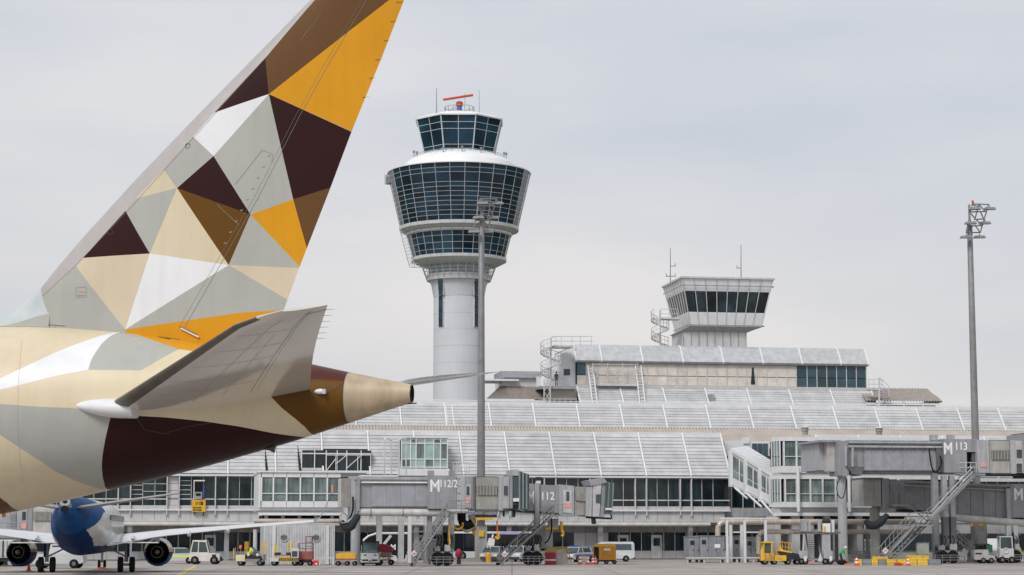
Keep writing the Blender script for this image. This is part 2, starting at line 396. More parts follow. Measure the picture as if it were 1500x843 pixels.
for a, b in (((492, 667), (543, 667)), ((478, 667), (492, 667)), ((492, 680), (508, 667)), ((508, 686), (530, 667)), ((478, 690), (492, 672))): mb.tube(T.P(*a, .2), T.P(*b, .2), .045)
mb.build('dormer_railing', WHITE, tb)
for a, b in ((388, 391), (436, 440)): MB().tube(T.P(a, 655, 2.6), T.P(b, 692, .1), .16, 6).build('roof_joint', DKIN, tb)
# green glazed lift box standing in the roof
gbx = root('glazed_roof_box', 'green glazed box with white frames rising through the slatted roof', 'roof box', T)
xs = [588, 601, 609, 622, 635, 645, 655]; a_, b_ = -.9, 2.5
ga, gb_ = T.z(620, 686, a_), T.z(620, 642, a_)
bx('core', DKIN, gbx, T.u(589, a_), T.u(654, a_), a_+.2, b_, ga, gb_-.1)
gz = [ga+.1, ga+(gb_-ga)*.3, ga+(gb_-ga)*.82, gb_-.1]
for i in range(6):
    for j in range(3):
        bx('pane', LGLASS if (i+j) % 3 else GGLASS, gbx, T.u(xs[i]+.8, a_), T.u(xs[i+1]-.8, a_), a_+.05, a_+.15, gz[j]+.07, gz[j+1]-.07)
for x in xs: bx('frame_post', WHITE, gbx, T.u(x, a_)-.06, T.u(x, a_)+.06, a_-.05, a_+.18, ga, gb_)
for z in gz: bx('frame_rail', WHITE, gbx, T.u(588, a_), T.u(655, a_), a_-.03, a_+.17, z-.06, z+.06)
bx('roof_cap', WHITE, gbx, T.u(587, a_), T.u(656, a_), a_-.15, b_, gb_, gb_+.12)
bx('base', WHITE, gbx, T.u(583, a_), T.u(658, a_), a_-.2, b_, T.z(620, 697, a_), ga-.05)
# --- corrugated strip and upper hall roof ------------------------------------
hall = root('terminal_hall', 'high terminal hall behind, with beige corrugated strip and long slatted upper roof', 'terminal', T)
d1, d2, d3 = 12.5, 13.0, 15.3
zc0, zc1 = T.z(1000, 641, 10.6), T.z(1000, 628.5, d1)
zu0, zu1 = T.z(1000, 628.5, d2), T.z(1000, 596.2, d3)
pu = (T.u(1412, d2, 629)-T.u(913.6, d2, 629))/8
ua = T.u(913.6, d2, 629)
usu = [ua+k*pu for k in range(-17, 17)]
mb_ = MB(); an = math.atan2(zu1-zu0, d3-d2)
mb_.prismx([(d2, zu0-.15), (d3, zu1-.15), (d3, zu1-.3), (d2, zu0-.3)], usu[0], usu[-1]); mb_.build('roof_backing', mat('roof backing light', (.36, .37, .38), .6), hall)
slat_roof(hall, usu, d2, zu0, d3, zu1, 8, tilt=.05)
bx('roof_ridge', WHITE, hall, usu[0], usu[-1], d3-.1, d3+.5, zu1, zu1+.35)
bx('ridge_rail', WHITE, hall, usu[0], usu[-1], d3+.6, d3+.7, zu1+.5, zu1+.58)
for a, b in zip(usu[:-1], usu[1:]):
    n = 14; m_ = MB(); v = []
    prof = []
    for q in range(n+1):
        x = a+(b-a)*q/n
        for off, hh in ((0, 0), (.35, .14), (.7, .14)):
            if q == n and off > 0: break
            prof.append((x+(b-a)/n*off, hh))
    dq, zq = (7.6, T.z(1000, 657, 7.6)) if uR-3 < a < T.u(1200, 5) else (10.6, zc0)
    vs_ = [(x, dq, zq+h) for x, h in prof]+[(x, d1, zc1+h) for x, h in prof]; k = len(prof)
    m_.add(vs_, [(i_, i_+1, k+i_+1, k+i_) for i_ in range(k-1)]); m_.build('corrugated_panel', BEIGE, hall, fix=False)
bx('gutter', SLATBK, hall, usu[0], usu[-1], d1, d2, zc1-.1, zu0-.02)
bx('wall', GPANEL, hall, usu[0], usu[-1], 10.7, 60, 0, zc0-.02)
bx('wall', GPANEL, hall, usu[0], usu[-1], d3+.3, 60, zc0, zu1-.4)
for px, py0, py1 in ((1181, 626, 637), (1290, 626, 638)):
    v = root('roof_vent', 'stubby roof vent on the beige corrugated strip %s' % ('above the two-storey glazed gate building' if px < 1200 else 'above the long bridge M 113'), 'vent', Fr(*(lambda q: (q[0], q[1]))((T.c*T.u(px, 9)-T.s*9+T.ox, T.s*T.u(px, 9)+T.c*9+T.oy)), PSI), group='roof vents on the corrugated strip', z=T.z(px, py1, 9))
    MB().lathe([(.35, 0), (.35, .4), (.42, .42), (.42, .75)], n=12).build('duct', GPANEL, v, smooth=True); MB().lathe([(.3, .75), (.55, .8), (.3, .95)], n=12).build('cowl', FRAME, v)
# lower roof going on at the right behind the bridges
tr = root('terminal_wing', 'right end of the terminal with slatted roof edge behind the boarding bridges', 'terminal', T)
usr = [T.u(1212, 2)+k*pit for k in range(0, 12)]
slat_roof(tr, usr, 2, zE, 6, zTop, 12)
MB().prismx([(2.1, zE-.1), (6.1, zTop-.1), (6.1, zTop-.3), (2.1, zE-.3)], usr[0], usr[-1]).build('roof_backing', SLATBK, tr)
bx('wall', GPANEL, tr, T.u(1070, 2), usr[-1], 3.5, 16, 0, zE-.2)
bx('roof_ridge', WHITE, tr, usr[0], usr[-1], 6, 6.4, zTop, zTop+.3)
k = 0; u = T.u(1072, 3.2)
while u < usr[-1]-1.3:
    if not T.u(1125, 3) < u < T.u(1235, 3):
        bx('window_pane', GLASS, tr, u+.05, u+1.25, 3.3, 3.4, zW0, zW1-.1); bx('mullion', FRAME, tr, u-.06, u+.05, 3.2, 3.5, zW0-.5, zW1)
        bx('window_pane', GLASS, tr, u+.05, u+1.25, 3.3, 3.4, zG0, zG1-.1); bx('wall_panel', PANEL, tr, u+.03, u+1.27, 3.3, 3.45, zP0, zS)
    u += 1.3
bx('fascia', PANEL, tr, T.u(1340, 2), usr[-1], 1.6, 2.0, zE-.4, zE)
# white chimney-like boxes and ladder hoops above gate building
for px, nm in ((1088, 'left'),):
    bb = root('roof_plant_box', 'white flat roofed plant box on the low roof left of the glazed gate building', 'roof box', T)
    pb('housing', WHITE, bb, T, 1061, 646, 1127, 668, 5, 8.5); pb('chimney', WHITE, bb, T, 1089, 641, 1098, 650, 4.8, 5.6)
    for q, x in enumerate((1102, 1110, 1118)): pb('pane', BGLASS, bb, T, x, 650, x+7, 668, 4.9, 4.98)
# --- control centre block ------------------------------------------------------
cc = root('control_centre', 'long white rooftop block with cream blinds and blue glass below the small tower', 'building', T)
dA = 30.0
def ccu(px, d=dA, py=550): return T.u(px, d, py)
zr1, zr0 = T.z(1050, 508, dA+1.9), T.z(1050, 531, dA)
zb0 = T.z(1050, 566, dA); zb2 = T.z(1050, 572, dA)
ux = [ccu(843)+k*(ccu(1271)-ccu(843))/7.25 for k in range(0, 8)]+[ccu(1271)]
rx_ = [843, 881, 941, 1000, 1059, 1117, 1174, 1231, 1271]
ux = [ccu(p, dA, 531) for p in rx_]
for a, b in zip(ux[:-1], ux[1:]):
    m_ = MB(); m_.prismx([(dA-.3, zr0), (dA+1.15, zr0+(zr1-zr0)*.86), (dA+1.9, zr1), (dA+1.9, zr1-.2), (dA+1.15, zr0+(zr1-zr0)*.80-.1), (dA-.2, zr0-.15)], a+.03, b-.03); m_.build('roof_panel', mat('roof metal', (.50, .51, .525), .4, .1, objvar=.06, streak=.1), cc)
for a in ux:
    m_ = MB(); m_.prismx([(dA-.42, zr0), (dA+1.08, zr0+(zr1-zr0)*.86+.12), (dA+1.9, zr1+.12), (dA+1.9, zr1), (dA+1.15, zr0+(zr1-zr0)*.8), (dA-.3, zr0-.2)], a-.1, a+.1); m_.build('rafter', WHITE, cc)
bx('wall', GPANEL, cc, ux[0]+.05, ux[-1]-.05, dA+.4, dA+14, zb2-3, zr0-.1)
bx('roof_deck', GPANEL, cc, ux[0]+.05, ux[-1]-.05, dA+1.9, dA+14, zr1-.3, zr1-.1)
bx('gutter', SLATBK, cc, ux[0], ux[-1], dA-.3, dA+.2, zr0-.28, zr0-.12)
zm = T.z(1050, 552, dA)
xx = [845, 859]+[861+ (1167-861)/21*k for k in range(22)]+[1168+(1269-1168)/7*k for k in range(8)]
for i in range(len(xx)-1):
    if xx[i+1]-xx[i] < 2: continue
    a, b = ccu(xx[i])+.05, ccu(xx[i+1])-.05
    glassy = xx[i] < 859 or xx[i] > 1166
    for z_0, z_1 in ((zb0+.05, zm-.04), (zm+.04, zr0-.3)):
        if glassy and not (xx[i] < 859 and z_1 < zm): bx('window_pane', BGLASS, cc, a, b, dA+.1, dA+.2, z_0, z_1)
        else: bx('blind_panel', BLIND, cc, a, b, dA+.1, dA+.2, z_0, z_1)
    bx('mullion', FRAME, cc, b, b+.09, dA+.02, dA+.25, zb0, zr0-.25)
bx('wall', DKIN, cc, ux[0]+.1, ux[-1]-.1, dA+.21, dA+.38, zb0, zr0-.2)
bx('sill', PANEL, cc, ux[0], ux[-1], dA-.3, dA+.3, zb2, zb0)
o = MB().add([Vector((ccu(1100)+.0, dA-.02, zb0+.3)), Vector((ccu(1106), dA-.02, zb0+.3)), Vector((ccu(1104), dA-.02, zr0-.6)), Vector((ccu(1102), dA-.02, zr0-.6)), Vector((ccu(1100), dA+.08, zb0+.3)), Vector((ccu(1106), dA+.08, zb0+.3)), Vector((ccu(1104), dA+.08, zr0-.6)), Vector((ccu(1102), dA+.08, zr0-.6))], [(0,1,2,3),(4,7,6,5),(0,4,5,1),(1,5,6,2),(2,6,7,3),(3,7,4,0)]).build('opening', DARK, cc)
# lower louvre roof of the block
lr = root('rooftop_slat_roof', 'lower slatted roof strip running below the cream blinds of the rooftop block', 'roof', T)
dl0, dl1 = 27.4, 29.5
zl0, zl1 = T.z(1050, 595, dl0), T.z(1050, 572, dl1)
lx = [T.u(p, dl0, 595) for p in (850, 892, 953, 1014, 1075, 1134, 1175, 1222, 1284)]
lx = [T.u(850, dl0, 595)+(T.u(1284, dl0, 595)-T.u(850, dl0, 595))*k/7 for k in range(8)]
slat_roof(lr, lx, dl0, zl0, dl1, zl1, 7, tilt=.03)
MB().prismx([(dl0, zl0-.1), (dl1, zl1-.1), (dl1, zl1-.3), (dl0, zl0-.3)], lx[0], lx[-1]).build('roof_backing', mat('roof backing light', (.3, .3, .3)), lr)
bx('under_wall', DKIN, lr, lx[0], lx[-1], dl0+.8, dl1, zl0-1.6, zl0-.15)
pb('vent_stub', GPANEL, lr, T, 1039, 578, 1047, 595, dl0+.4, dl0+1.2)
# ladders on the roofs
def ladder(name, label, fr, pa, pb_, wpx, d0, d1, r=.05, grp=None, m=None):
    o = root(name, label, 'ladder', fr, group=grp); m = m or WHITE
    a0 = fr.P(pa[0], pa[1], d0); a1 = fr.P(pb_[0], pb_[1], d1); b0 = fr.P(pa[0]+wpx, pa[1], d0); b1 = fr.P(pb_[0]+wpx, pb_[1], d1)
    MB().tube(a0, a1, r*1.6, 6).build('rail', m, o); MB().tube(b0, b1, r*1.6, 6).build('rail', m, o)
    n = max(4, int((a0-a1).length/.45)); mb = MB()
    for k in range(1, n): f = k/n; mb.tube(a0.lerp(a1, f), b0.lerp(b1, f), r, 6)
    mb.build('rungs', m, o); return o
ladder('roof_ladder', 'white ladder on the upper roof left of the tall lamp mast', T, (653, 594), (657, 629), 9, d3-.3, d2-.3)
ladder('roof_ladder', 'white ladder at left end of the cream blind wall on the rooftop block', T, (861, 536), (869, 597), 7, dA-.2, dl0-.3)
ladder('roof_ladder', 'white ladder right of the scaffold walkway on the rooftop block', T, (931, 536), (938, 597), 8, dA-.2, dl0-.3)
fw = root('maintenance_walkway', 'grey railed maintenance walkway hanging before the cream blinds between two ladders', 'walkway', T)
bx('deck', FRAME, fw, ccu(872), ccu(932), dA-1.2, dA-.3, T.z(900, 566, dA-.6), T.z(900, 563, dA-.6))
for py in (534, 543, 551, 558): MB().tube(T.P(868, py, dA-.9), T.P(934, py, dA-.9), .05, 6).build('rail', FRAME, fw)
for px in (868, 890, 912, 934): MB().tube(T.P(px, 532, dA-.9), T.P(px, 566, dA-.9), .05, 6).build('post', FRAME, fw)
# ----------------------------------------------------------- ramp control tower
dT = 34.0
rt = root('ramp_control_tower', 'small white control cab with slanted dark windows on top of the rooftop block', 'tower', T)
xa, xb = T.u(1000, dT, 408), T.u(1132, dT, 408)
za, zb_, zc_, zd_, ze_ = T.z(1065, 409, dT), T.z(1065, 427, dT), T.z(1065, 457, dT), T.z(1065, 477, dT), T.z(1065, 484, dT)
DEP = 10.5
def lv(z):     # half sizes shrink downwards
    f = (za-z)/(za-zd_); ins = 1.25*f
    return xa+ins, xb-ins, dT+ins, dT+DEP-ins
def ringpts(z, e=0):
    a, b, c, d = lv(z); return [(a-e, c-e, z), (b+e, c-e, z), (b+e, d+e, z), (a-e, d+e, z)]
m_ = MB(); m_.loft([ringpts(zc_), ringpts(zd_)]); m_.build('lower_wall', WHITE, rt)
m_ = MB(); m_.loft([ringpts(za), ringpts(zb_)]); m_.build('upper_wall', WHITE, rt)
a, b, c, d = lv(zd_)
sx0, sx1 = T.u(1001, dT+2.2, 495), T.u(1093, dT+2.2, 495)
m_ = MB(); m_.loft([[(a, c, zd_-.01), (b, c, zd_-.01), (b, d, zd_-.01), (a, d, zd_-.01)], [(sx0-.3, dT+2, ze_), (sx1+.3, dT+2, ze_), (sx1+.3, dT+DEP-2, ze_), (sx0-.3, dT+DEP-2, ze_)]]); m_.build('underside', GPANEL, rt)
m_ = MB(); m_.loft([ringpts(zb_, -.15), ringpts(zc_, -.15)]); m_.build('cab_core', DKIN, rt)
def slantface(axis, i0, n):
    for k in range(n):
        f0, f1 = k/n, (k+1)/n
        def pt(f, z, off):
            a, b, c, d = lv(z)
            if axis == 'front': return (a+(b-a)*f, c-off, z)
            if axis == 'left': return (a-off, d+(c-d)*f, z)
            return (b+off, c+(d-c)*f, z)
        g = .07/ (b-a)*1.0*10/ n*1.1
        e0, e1 = f0+.012, f1-.012
        q = [pt(e0, zc_, -.03), pt(e1, zc_, -.03), pt(e1, zb_, -.03), pt(e0, zb_, -.03)]; q2 = [pt(e0, zc_, -.1), pt(e1, zc_, -.1), pt(e1, zb_, -.1), pt(e0, zb_, -.1)]
        MB().add(q+q2, [(0,1,2,3),(7,6,5,4),(0,4,5,1),(1,5,6,2),(2,6,7,3),(3,7,4,0)]).build('window_pane', GLASS, rt)
        MB().tube(pt(f0, zd_, .03), pt(f0, za, .03), .06, 6).build('mullion', PANEL, rt)
        for zz0, zz1 in ((za, zb_), (zc_, zd_)):
            q = [pt(e0, zz1+.06, .02), pt(e1, zz1+.06, .02), pt(e1, zz0-.06, .02), pt(e0, zz0-.06, .02)]; q2 = [pt(e0, zz1+.06, .006), pt(e1, zz1+.06, .006), pt(e1, zz0-.06, .006), pt(e0, zz0-.06, .006)]
            MB().add(q+q2, [(0,1,2,3),(7,6,5,4),(0,4,5,1),(1,5,6,2),(2,6,7,3),(3,7,4,0)]).build('wall_panel', WHITE, rt)
slantface('front', 0, 8); slantface('left', 0, 8); slantface('right', 0, 8)
bx('roof', FRAME, rt, xa-.25, xb+.25, dT-.25, dT+DEP+.2, za, za+.22)
m_ = MB()
for z in (zd_+.1, za-.9): 
    a, b, c, d = lv(z)
    for p, q in (((a-.3, c-.3), (b+.3, c-.3)), ((a-.3, c-.3), (a-.3, d)), ((b+.3, c-.3), (b+.3, d))): m_.tube((*p, z), (*q, z), .05, 6)
m_.build('handrail', STEEL, rt)
bx('shaft', PANEL, rt, sx0, sx1, dT+2.2, dT+DEP-2, zr1-1, ze_)
for k in range(9):
    u = sx0+(sx1-sx0)*k/8; bx('shaft_batten', GPANEL, rt, u-.04, u+.04, dT+2.12, dT+2.2, zr1-.6, ze_)
bx('roof_unit', PANEL, rt, T.u(1044, dT+4, 404), T.u(1059, dT+4, 404), dT+4, dT+5.5, za+.2, za+.75)
def antenna(label, fr, px, py0, py1, d, r=.07, arms=(), grp='rod antennas', parent=None, m=None):
    o = root('rod_antenna', label, 'antenna', fr, group=grp) if parent is None else parent
    m = m or MAST
    MB().tube(fr.P(px, py1, d), fr.P(px, py0, d), r, 6, r*.6).build('rod', m, o)
    for (ay, w1, w2) in arms:
        mb = MB(); mb.tube(fr.P(px-w1, ay, d), fr.P(px+w2, ay, d), r*.7, 6)
        for s_ in (-w1, w2):
            if s_: mb.tube(fr.P(px+s_, ay+1, d), fr.P(px+s_, ay-4, d), r*.7, 6)
        mb.build('arm', m, o)
    return o
antenna('dark rod antenna with short arms at left roof edge of the small control cab', T, 982, 364, 414, dT+4, arms=((390, 0, 7), (405, 6, 7)))
antenna('dark rod antenna with one side arm on right roof part of small control cab', T, 1085.5, 359, 409, dT+3, arms=((393, 6, 0),))
# spiral stair left of cab
def spiral(label, fr, pxc, py0, py1, d, R, turns, cat='stairs', post=True):
    o = root('spiral_stair', label, cat, fr, group='spiral stairs on the roof')
    c = fr.P(pxc, (py0+py1)/2, d); z0, z1 = fr.z(pxc, py1, d), fr.z(pxc, py0, d)
    MB().tube((c.x, d, z0), (c.x, d, z1+1), .09, 8).build('post', FRAME, o)
    n = int(turns*16)
    pts = []; low = []
    for k in range(n+1):
        t = 2*math.pi*turns*k/n; z = z0+(z1-z0)*k/n
        pts.append((c.x+R*math.cos(t), d+R*math.sin(t), z+1.05)); low.append((c.x+R*math.cos(t), d+R*math.sin(t), z))
        if k < n:
            t2 = 2*math.pi*turns*(k+1)/n
            MB().add([(c.x, d, z), (c.x+R*math.cos(t), d+R*math.sin(t), z), (c.x+R*math.cos(t2), d+R*math.sin(t2), z), (c.x, d, z+.05), (c.x+R*math.cos(t), d+R*math.sin(t), z+.05), (c.x+R*math.cos(t2), d+R*math.sin(t2), z+.05)], [(0,2,1),(3,4,5),(1,2,5,4),(0,1,4,3),(0,3,5,2)]).build('step', FRAME, o)
    mb = MB().path(pts, .04, 6); mb.path(low, .06, 6); mb.path([(p[0], p[1], p[2]-.5) for p in pts], .025, 6)
    for p, q in zip(pts, low): mb.tube(p, q, .025, 6)
    mb.build('railing', FRAME, o); return o
s1 = spiral('white spiral stair winding up beside the small control cab', T, 967, 466, 507, dT+2, 1.15, 1.6)
bx('landing', FRAME, s1, T.u(968, dT+2, 470), T.u(995, dT+2, 470), dT+1.2, dT+3, T.z(970, 468.5, dT+2), T.z(970, 466, dT+2))
mb = MB()
for py in (453, 460): mb.tube(T.P(968, py, dT+1.3), T.P(993, py, dT+1.3), .04, 6)
for px in (968, 980, 993): mb.tube(T.P(px, 453, dT+1.3), T.P(px, 468, dT+1.3), .04, 6)
mb.build('landing_railing', FRAME, s1)
s2 = spiral('grey spiral stair and landing at the left end of the rooftop block', T, 807, 507, 560, dA-2, 1.3, 1.8)
bx('landing', FRAME, s2, T.u(808, dA-2, 508), T.u(838, dA-2, 508), dA-3, dA, T.z(820, 509.5, dA-2), T.z(820, 507, dA-2))
mb = MB()
for py in (493, 500): mb.tube(T.P(808, py, dA-2.8), T.P(868, py, dA-2.8), .04, 6)
for px in (808, 822, 838, 850, 866): mb.tube(T.P(px, 493, dA-2.8), T.P(px, 508, dA-2.8), .04, 6)
mb.build('landing_railing', FRAME, s2)
mb = MB()
for k in range(5):
    z0_ = 560+k*14; mb.tube(T.P(797, z0_, dA-2.5), T.P(806, z0_+14, dA-2.5), .04, 6); mb.tube(T.P(806, z0_, dA-2.5), T.P(797, z0_+14, dA-2.5), .04, 6)
for px in (797, 806): mb.tube(T.P(px, 555, dA-2.5), T.P(px, 635, dA-2.5), .08, 6)
mb.build('lattice_support', FRAME, s2)
# blocks left of the control centre
lb = root('rooftop_side_block', 'white stair block with small blue windows at the left end of the rooftop block', 'building', T)
m_ = MB().prism([(T.u(819, dA+.5, 540), T.z(830, 572, dA+.5)), (T.u(843, dA+.5, 540), T.z(830, 572, dA+.5)), (T.u(843, dA+.5, 540), T.z(840, 508, dA+.5)), (T.u(836, dA+.5, 540), T.z(840, 510, dA+.5)), (T.u(822, dA+.5, 540), T.z(822, 518, dA+.5)), (T.u(819, dA+.5, 540), T.z(822, 540, dA+.5))], dA+.5, dA+10); m_.build('wall', WHITE, lb)
pb('window_pane', BGLASS, lb, T, 826, 541, 835, 550, dA+.42, dA+.5)
bx('deck', GPANEL, lb, T.u(790, dA-2, 566), T.u(844, dA-2, 566), dA-2, dA+9, T.z(815, 570, dA-2), T.z(815, 566, dA-2))
pb('lower_wall', BEIGE, lb, T, 803, 569, 845, 586, dA-1, dA+9); pb('glazing', BGLASS, lb, T, 803, 586, 845, 599, dA-.6, dA+9)
mb = MB()
for px in range(796, 845, 8): mb.tube(T.P(px, 585, dA-3), T.P(px, 598, dA-3), .04, 6)
mb.tube(T.P(790, 585, dA-3), T.P(845, 585, dA-3), .04, 6); mb.build('railing', FRAME, lb)
lb2 = root('rooftop_annex', 'low annex with grey rounded roof and brown corrugated slope left of the rooftop block', 'building', T)
pb('wall', PANEL, lb2, T, 738, 553, 790, 568, dA+2, dA+9)
m_ = MB().prismx([(dA+1.5, T.z(760, 554, dA+2)), (dA+2, T.z(760, 547, dA+2)), (dA+3, T.z(760, 543, dA+2)), (dA+9, T.z(760, 543, dA+2)), (dA+9, T.z(760, 554, dA+2))], T.u(736, dA+2, 550), T.u(792, dA+2, 550)); m_.build('roof', mat('zinc roof', (.25, .25, .28), .5), lb2)
bx('canopy', WHITE, lb2, T.u(708, dA+1, 556), T.u(760, dA+1, 556), dA+1, dA+6, T.z(730, 558, dA+1), T.z(730, 555.5, dA+1))
pb('corner_post', WHITE, lb2, T, 786, 552, 792, 568, dA+1.2, dA+2)
n = 40; prof = []
ua_, ub_ = T.u(712, dA-1, 585), T.u(800, dA-1, 585)
for q in range(n): prof += [(ua_+(ub_-ua_)*q/n, 0), (ua_+(ub_-ua_)*(q+.5)/n, .1)]
zz0, zz1 = T.z(760, 585.5, dA-1), T.z(760, 567, dA+2); k = len(prof)
MB().add([(x, dA-1, zz0+h) for x, h in prof]+[(x-.0 if x > ua_+3 else x+2.2*(1-(x-ua_)/3), dA+2, zz1+h) for x, h in prof], [(i_, i_+1, k+i_+1, k+i_) for i_ in range(k-1)]).build('corrugated_slope', mat('brown corrugated sheet', (.27, .235, .215), .6), lb2, fix=False)
for k in range(8): bx('window_pane', BGLASS, lb2, ua_+(ub_-ua_)*k/8+.06, ua_+(ub_-ua_)*(k+1)/8-.06, dA-.4, dA-.3, T.z(760, 598, dA-.4), T.z(760, 589.5, dA-.4))
bx('lower_wall', DKIN, lb2, ua_, ub_, dA-.25, dA+9, T.z(760, 600, dA-.4), zz0-.05); bx('fascia', WHITE, lb2, ua_, ub_, dA-.9, dA-.6, T.z(760, 589, dA-.9), T.z(760, 586.5, dA-.9))
# hip roofed annex on the right
hr = root('hip_roof_annex', 'annex with brown corrugated hip roof right of the rooftop block', 'building', T)
dh = 27.0; z0_, z1_ = T.z(1330, 589, dh), T.z(1330, 570.5, dh+4)
xl_, xr_ = T.u(1270, dh, 589), T.u(1381, dh, 589); n = 26; A = []; B = []
xt = T.u(1358, dh+4, 570)
for q in range(n+1):
    x = xl_+(xr_-xl_)*q/n
    for off, h in ((0, 0), (.4, .16), (.75, .16)):
        if q == n and off: break
        xx_ = x+off*(xr_-xl_)/n; f = 1 if xx_ < xt else max(.02, 1-(xx_-xt)/(xr_-xt))
        A.append((xx_, dh, z0_+h)); B.append((xx_-.0, dh+4*f, z0_+(z1_-z0_)*f+h))
k = len(A); MB().add(A+B, [(i_, i_+1, k+i_+1, k+i_) for i_ in range(k-1)]).build('corrugated_slope', mat('taupe corrugated sheet', (.31, .275, .245), .6), hr, fix=False)
MB().add([(xt, dh+4, z1_), (xr_, dh, z0_), (xr_, dh+8, z0_)], [(0, 1, 2)]).build('hip_face', mat('taupe corrugated sheet', (.36, .33, .31)), hr, fix=False)
bx('fascia', WHITE, hr, xl_, xr_-.3, dh+.2, dh+.5, z0_-.35, z0_-.1); bx('wall', DKIN, hr, xl_, xr_-.6, dh+.9, dh+8, z0_-3, z0_-.1)
bx('band', WHITE, hr, xl_, xr_-.5, dh+.5, dh+.8, z0_-1.0, z0_-.55)
for px in (1296, 1324, 1352): bx('post', WHITE, hr, T.u(px, dh, 590)-.06, T.u(px, dh, 590)+.06, dh-.1, dh+.1, z0_-1.5, z0_+.15)
hb = root('roof_stair', 'small grey railed stair at the right end of the rooftop block', 'stairs', T)
bx('landing', FRAME, hb, T.u(1271, dh-.5, 570), T.u(1290, dh-.5, 570), dh-1, dh+.4, T.z(1280, 571.5, dh-1), T.z(1280, 569.5, dh-1))
mb = MB()
for py in (556, 563): mb.tube(T.P(1271, py, dh-1), T.P(1292, py, dh-1), .04, 6); mb.tube(T.P(1292, py, dh-1), T.P(1302, py+10, dh-1), .04, 6)
for px in (1273, 1280, 1287, 1292, 1302): mb.tube(T.P(px, 556+max(0, px-1292), dh-1), T.P(px, 571+max(0, px-1292), dh-1), .04, 6)
mb.build('railing', FRAME, hb); MB().tube(T.P(1288, 553, dh-1), T.P(1288, 598, dh-1), .12, 8).build('post', FRAME, hb)
mb = MB()
for k in range(7): mb.box(T.u(1290, dh-.7, 580)+.05*k, T.u(1302, dh-.7, 580)+.05*k, dh-1, dh-.2, T.z(1295, 574+k*2.4, dh-1), T.z(1295, 574+k*2.4, dh-1)+.05)
mb.build('steps', FRAME, hb)
# ================================================================== main control tower
K = Fr(*gD(345, 671), 0)
mt = root('control_tower', 'tall grey airport control tower with wide dark glazed head and orange radar bar', 'tower', K)
def kz(py, dd=0): return K.z(671, py, dd)
def kr(px, dd=0): return px*345/3000*1.0
RB, RT = kr(87), kr(105.5)
# glazed rings: front rim seen higher than the side rim, so heights are read on the front
zt, zb = kz(237, -RT), kz(322, -RB)
zt2, zb2_ = kz(337, -kr(75)), kz(371, -kr(69)); RT2, RB2 = kr(76), kr(68)
TF = mat('tower frame', (.52, .55, .58), .4)
def gl_ring(nm, zt, zb, rt_, rb, rows, ncol, front=True):
    fr_mb = MB(); hs = [0]
    tot = sum(rows)
    for r in rows: hs.append(hs[-1]+r/tot)
    def pt(a, f, off=0):
        r = rt_+(rb-rt_)*f+off; return (r*math.cos(a), r*math.sin(a), zt+(zb-zt)*f)
    rear = MB()
    for c in range(ncol):
        a0, a1 = 2*math.pi*c/ncol, 2*math.pi*(c+1)/ncol; am = (a0+a1)/2
        fr_mb.tube(pt(a0, 0, .03), pt(a0, 1, .03), .045, 5)
        for j in range(len(rows)):
            f0, f1 = hs[j]+.002, hs[j+1]-.002
            e = .03*(a1-a0)
            q = [pt(a0+e, f1), pt(a1-e, f1), pt(a1-e, f0), pt(a0+e, f0)]
            if math.sin(am) < .12:
                q2 = [pt(a0+e, f1, -.1), pt(a1-e, f1, -.1), pt(a1-e, f0, -.1), pt(a0+e, f0, -.1)]
                MB().add(q+q2, [(0,1,2,3),(7,6,5,4),(0,4,5,1),(1,5,6,2),(2,6,7,3),(3,7,4,0)]).build(nm, TGLASS, mt)
            else: rear.add(q, [(0,1,2,3)])
    rear.build('rear_glazing', TGLASS, mt)
    for h in hs:
        for c in range(ncol):
            fr_mb.tube(pt(2*math.pi*c/ncol, h, .02), pt(2*math.pi*(c+1)/ncol, h, .02), .032, 4, cap=False)
    fr_mb.build('window_frame', TF, mt)
    MB().lathe([(rt_-.25, zt), (rb-.25, zb)], n=ncol).build('core', DKIN, mt)
gl_ring('window_pane', zt, zb, RT, RB, [1.05, .95, 2, .95, .95, 1, .95, .95, 1, .95, 1.1], 30)
gl_ring('lower_window_pane', zt2, zb2_, RT2, RB2, [.8, 1.1, 1.1, .8], 30)
wr = WROOF
# skirt roof above the big ring
prof = [(RT+.12, zt-.05), (RT+.14, zt+.12), (kr(83), zt+.2), (kr(81), kz(243)), (kr(72), kz(235.5)), (kr(58), kz(229.5)), (kr(46), kz(226.5))]
MB().lathe(prof, n=60).build('skirt_roof', wr, mt, smooth=True)
mb = MB()
for k in range(40):
    a = 2*math.pi*k/40; mb.tube((kr(72.3)*math.cos(a), kr(72.3)*math.sin(a), kz(235.5)), (kr(58)*math.cos(a), kr(58)*math.sin(a), kz(229.3)), .035, 4)
mb.build('roof_seam', PANEL, mt, kind='stuff')
# rim between the rings
zr_ = kz(322.5, -RB)
MB().lathe([(RB+.2, zb+.05), (RB+.15, zb-.5), (RB-1.0, zb-.95), (kr(77), zb-1.0)], n=60).build('rim', FRAME, mt, smooth=True)
MB().lathe([(kr(77.5), zb-.9), (kr(77.5), zt2+.0)], n=30).build('collar', PANEL, mt)
for k in range(30):
    a = 2*math.pi*(k+.5)/30
    if math.sin(a) < .1: o = bx('collar_panel', WHITE, mt, -.85, .85, -.04, .04, zt2+.15, zb-1.05); o.location = (kr(78)*math.cos(a), kr(78)*math.sin(a), (zt2+zb-.9)/2); o.rotation_euler = (0, 0, a+math.pi/2)
MB().lathe([(RB2+.3, zb2_+.05), (RB2+.25, zb2_-.45), (RB2-1.2, zb2_-1.2), (kr(48), zb2_-1.3)], n=60).build('lower_rim', FRAME, mt, smooth=True)
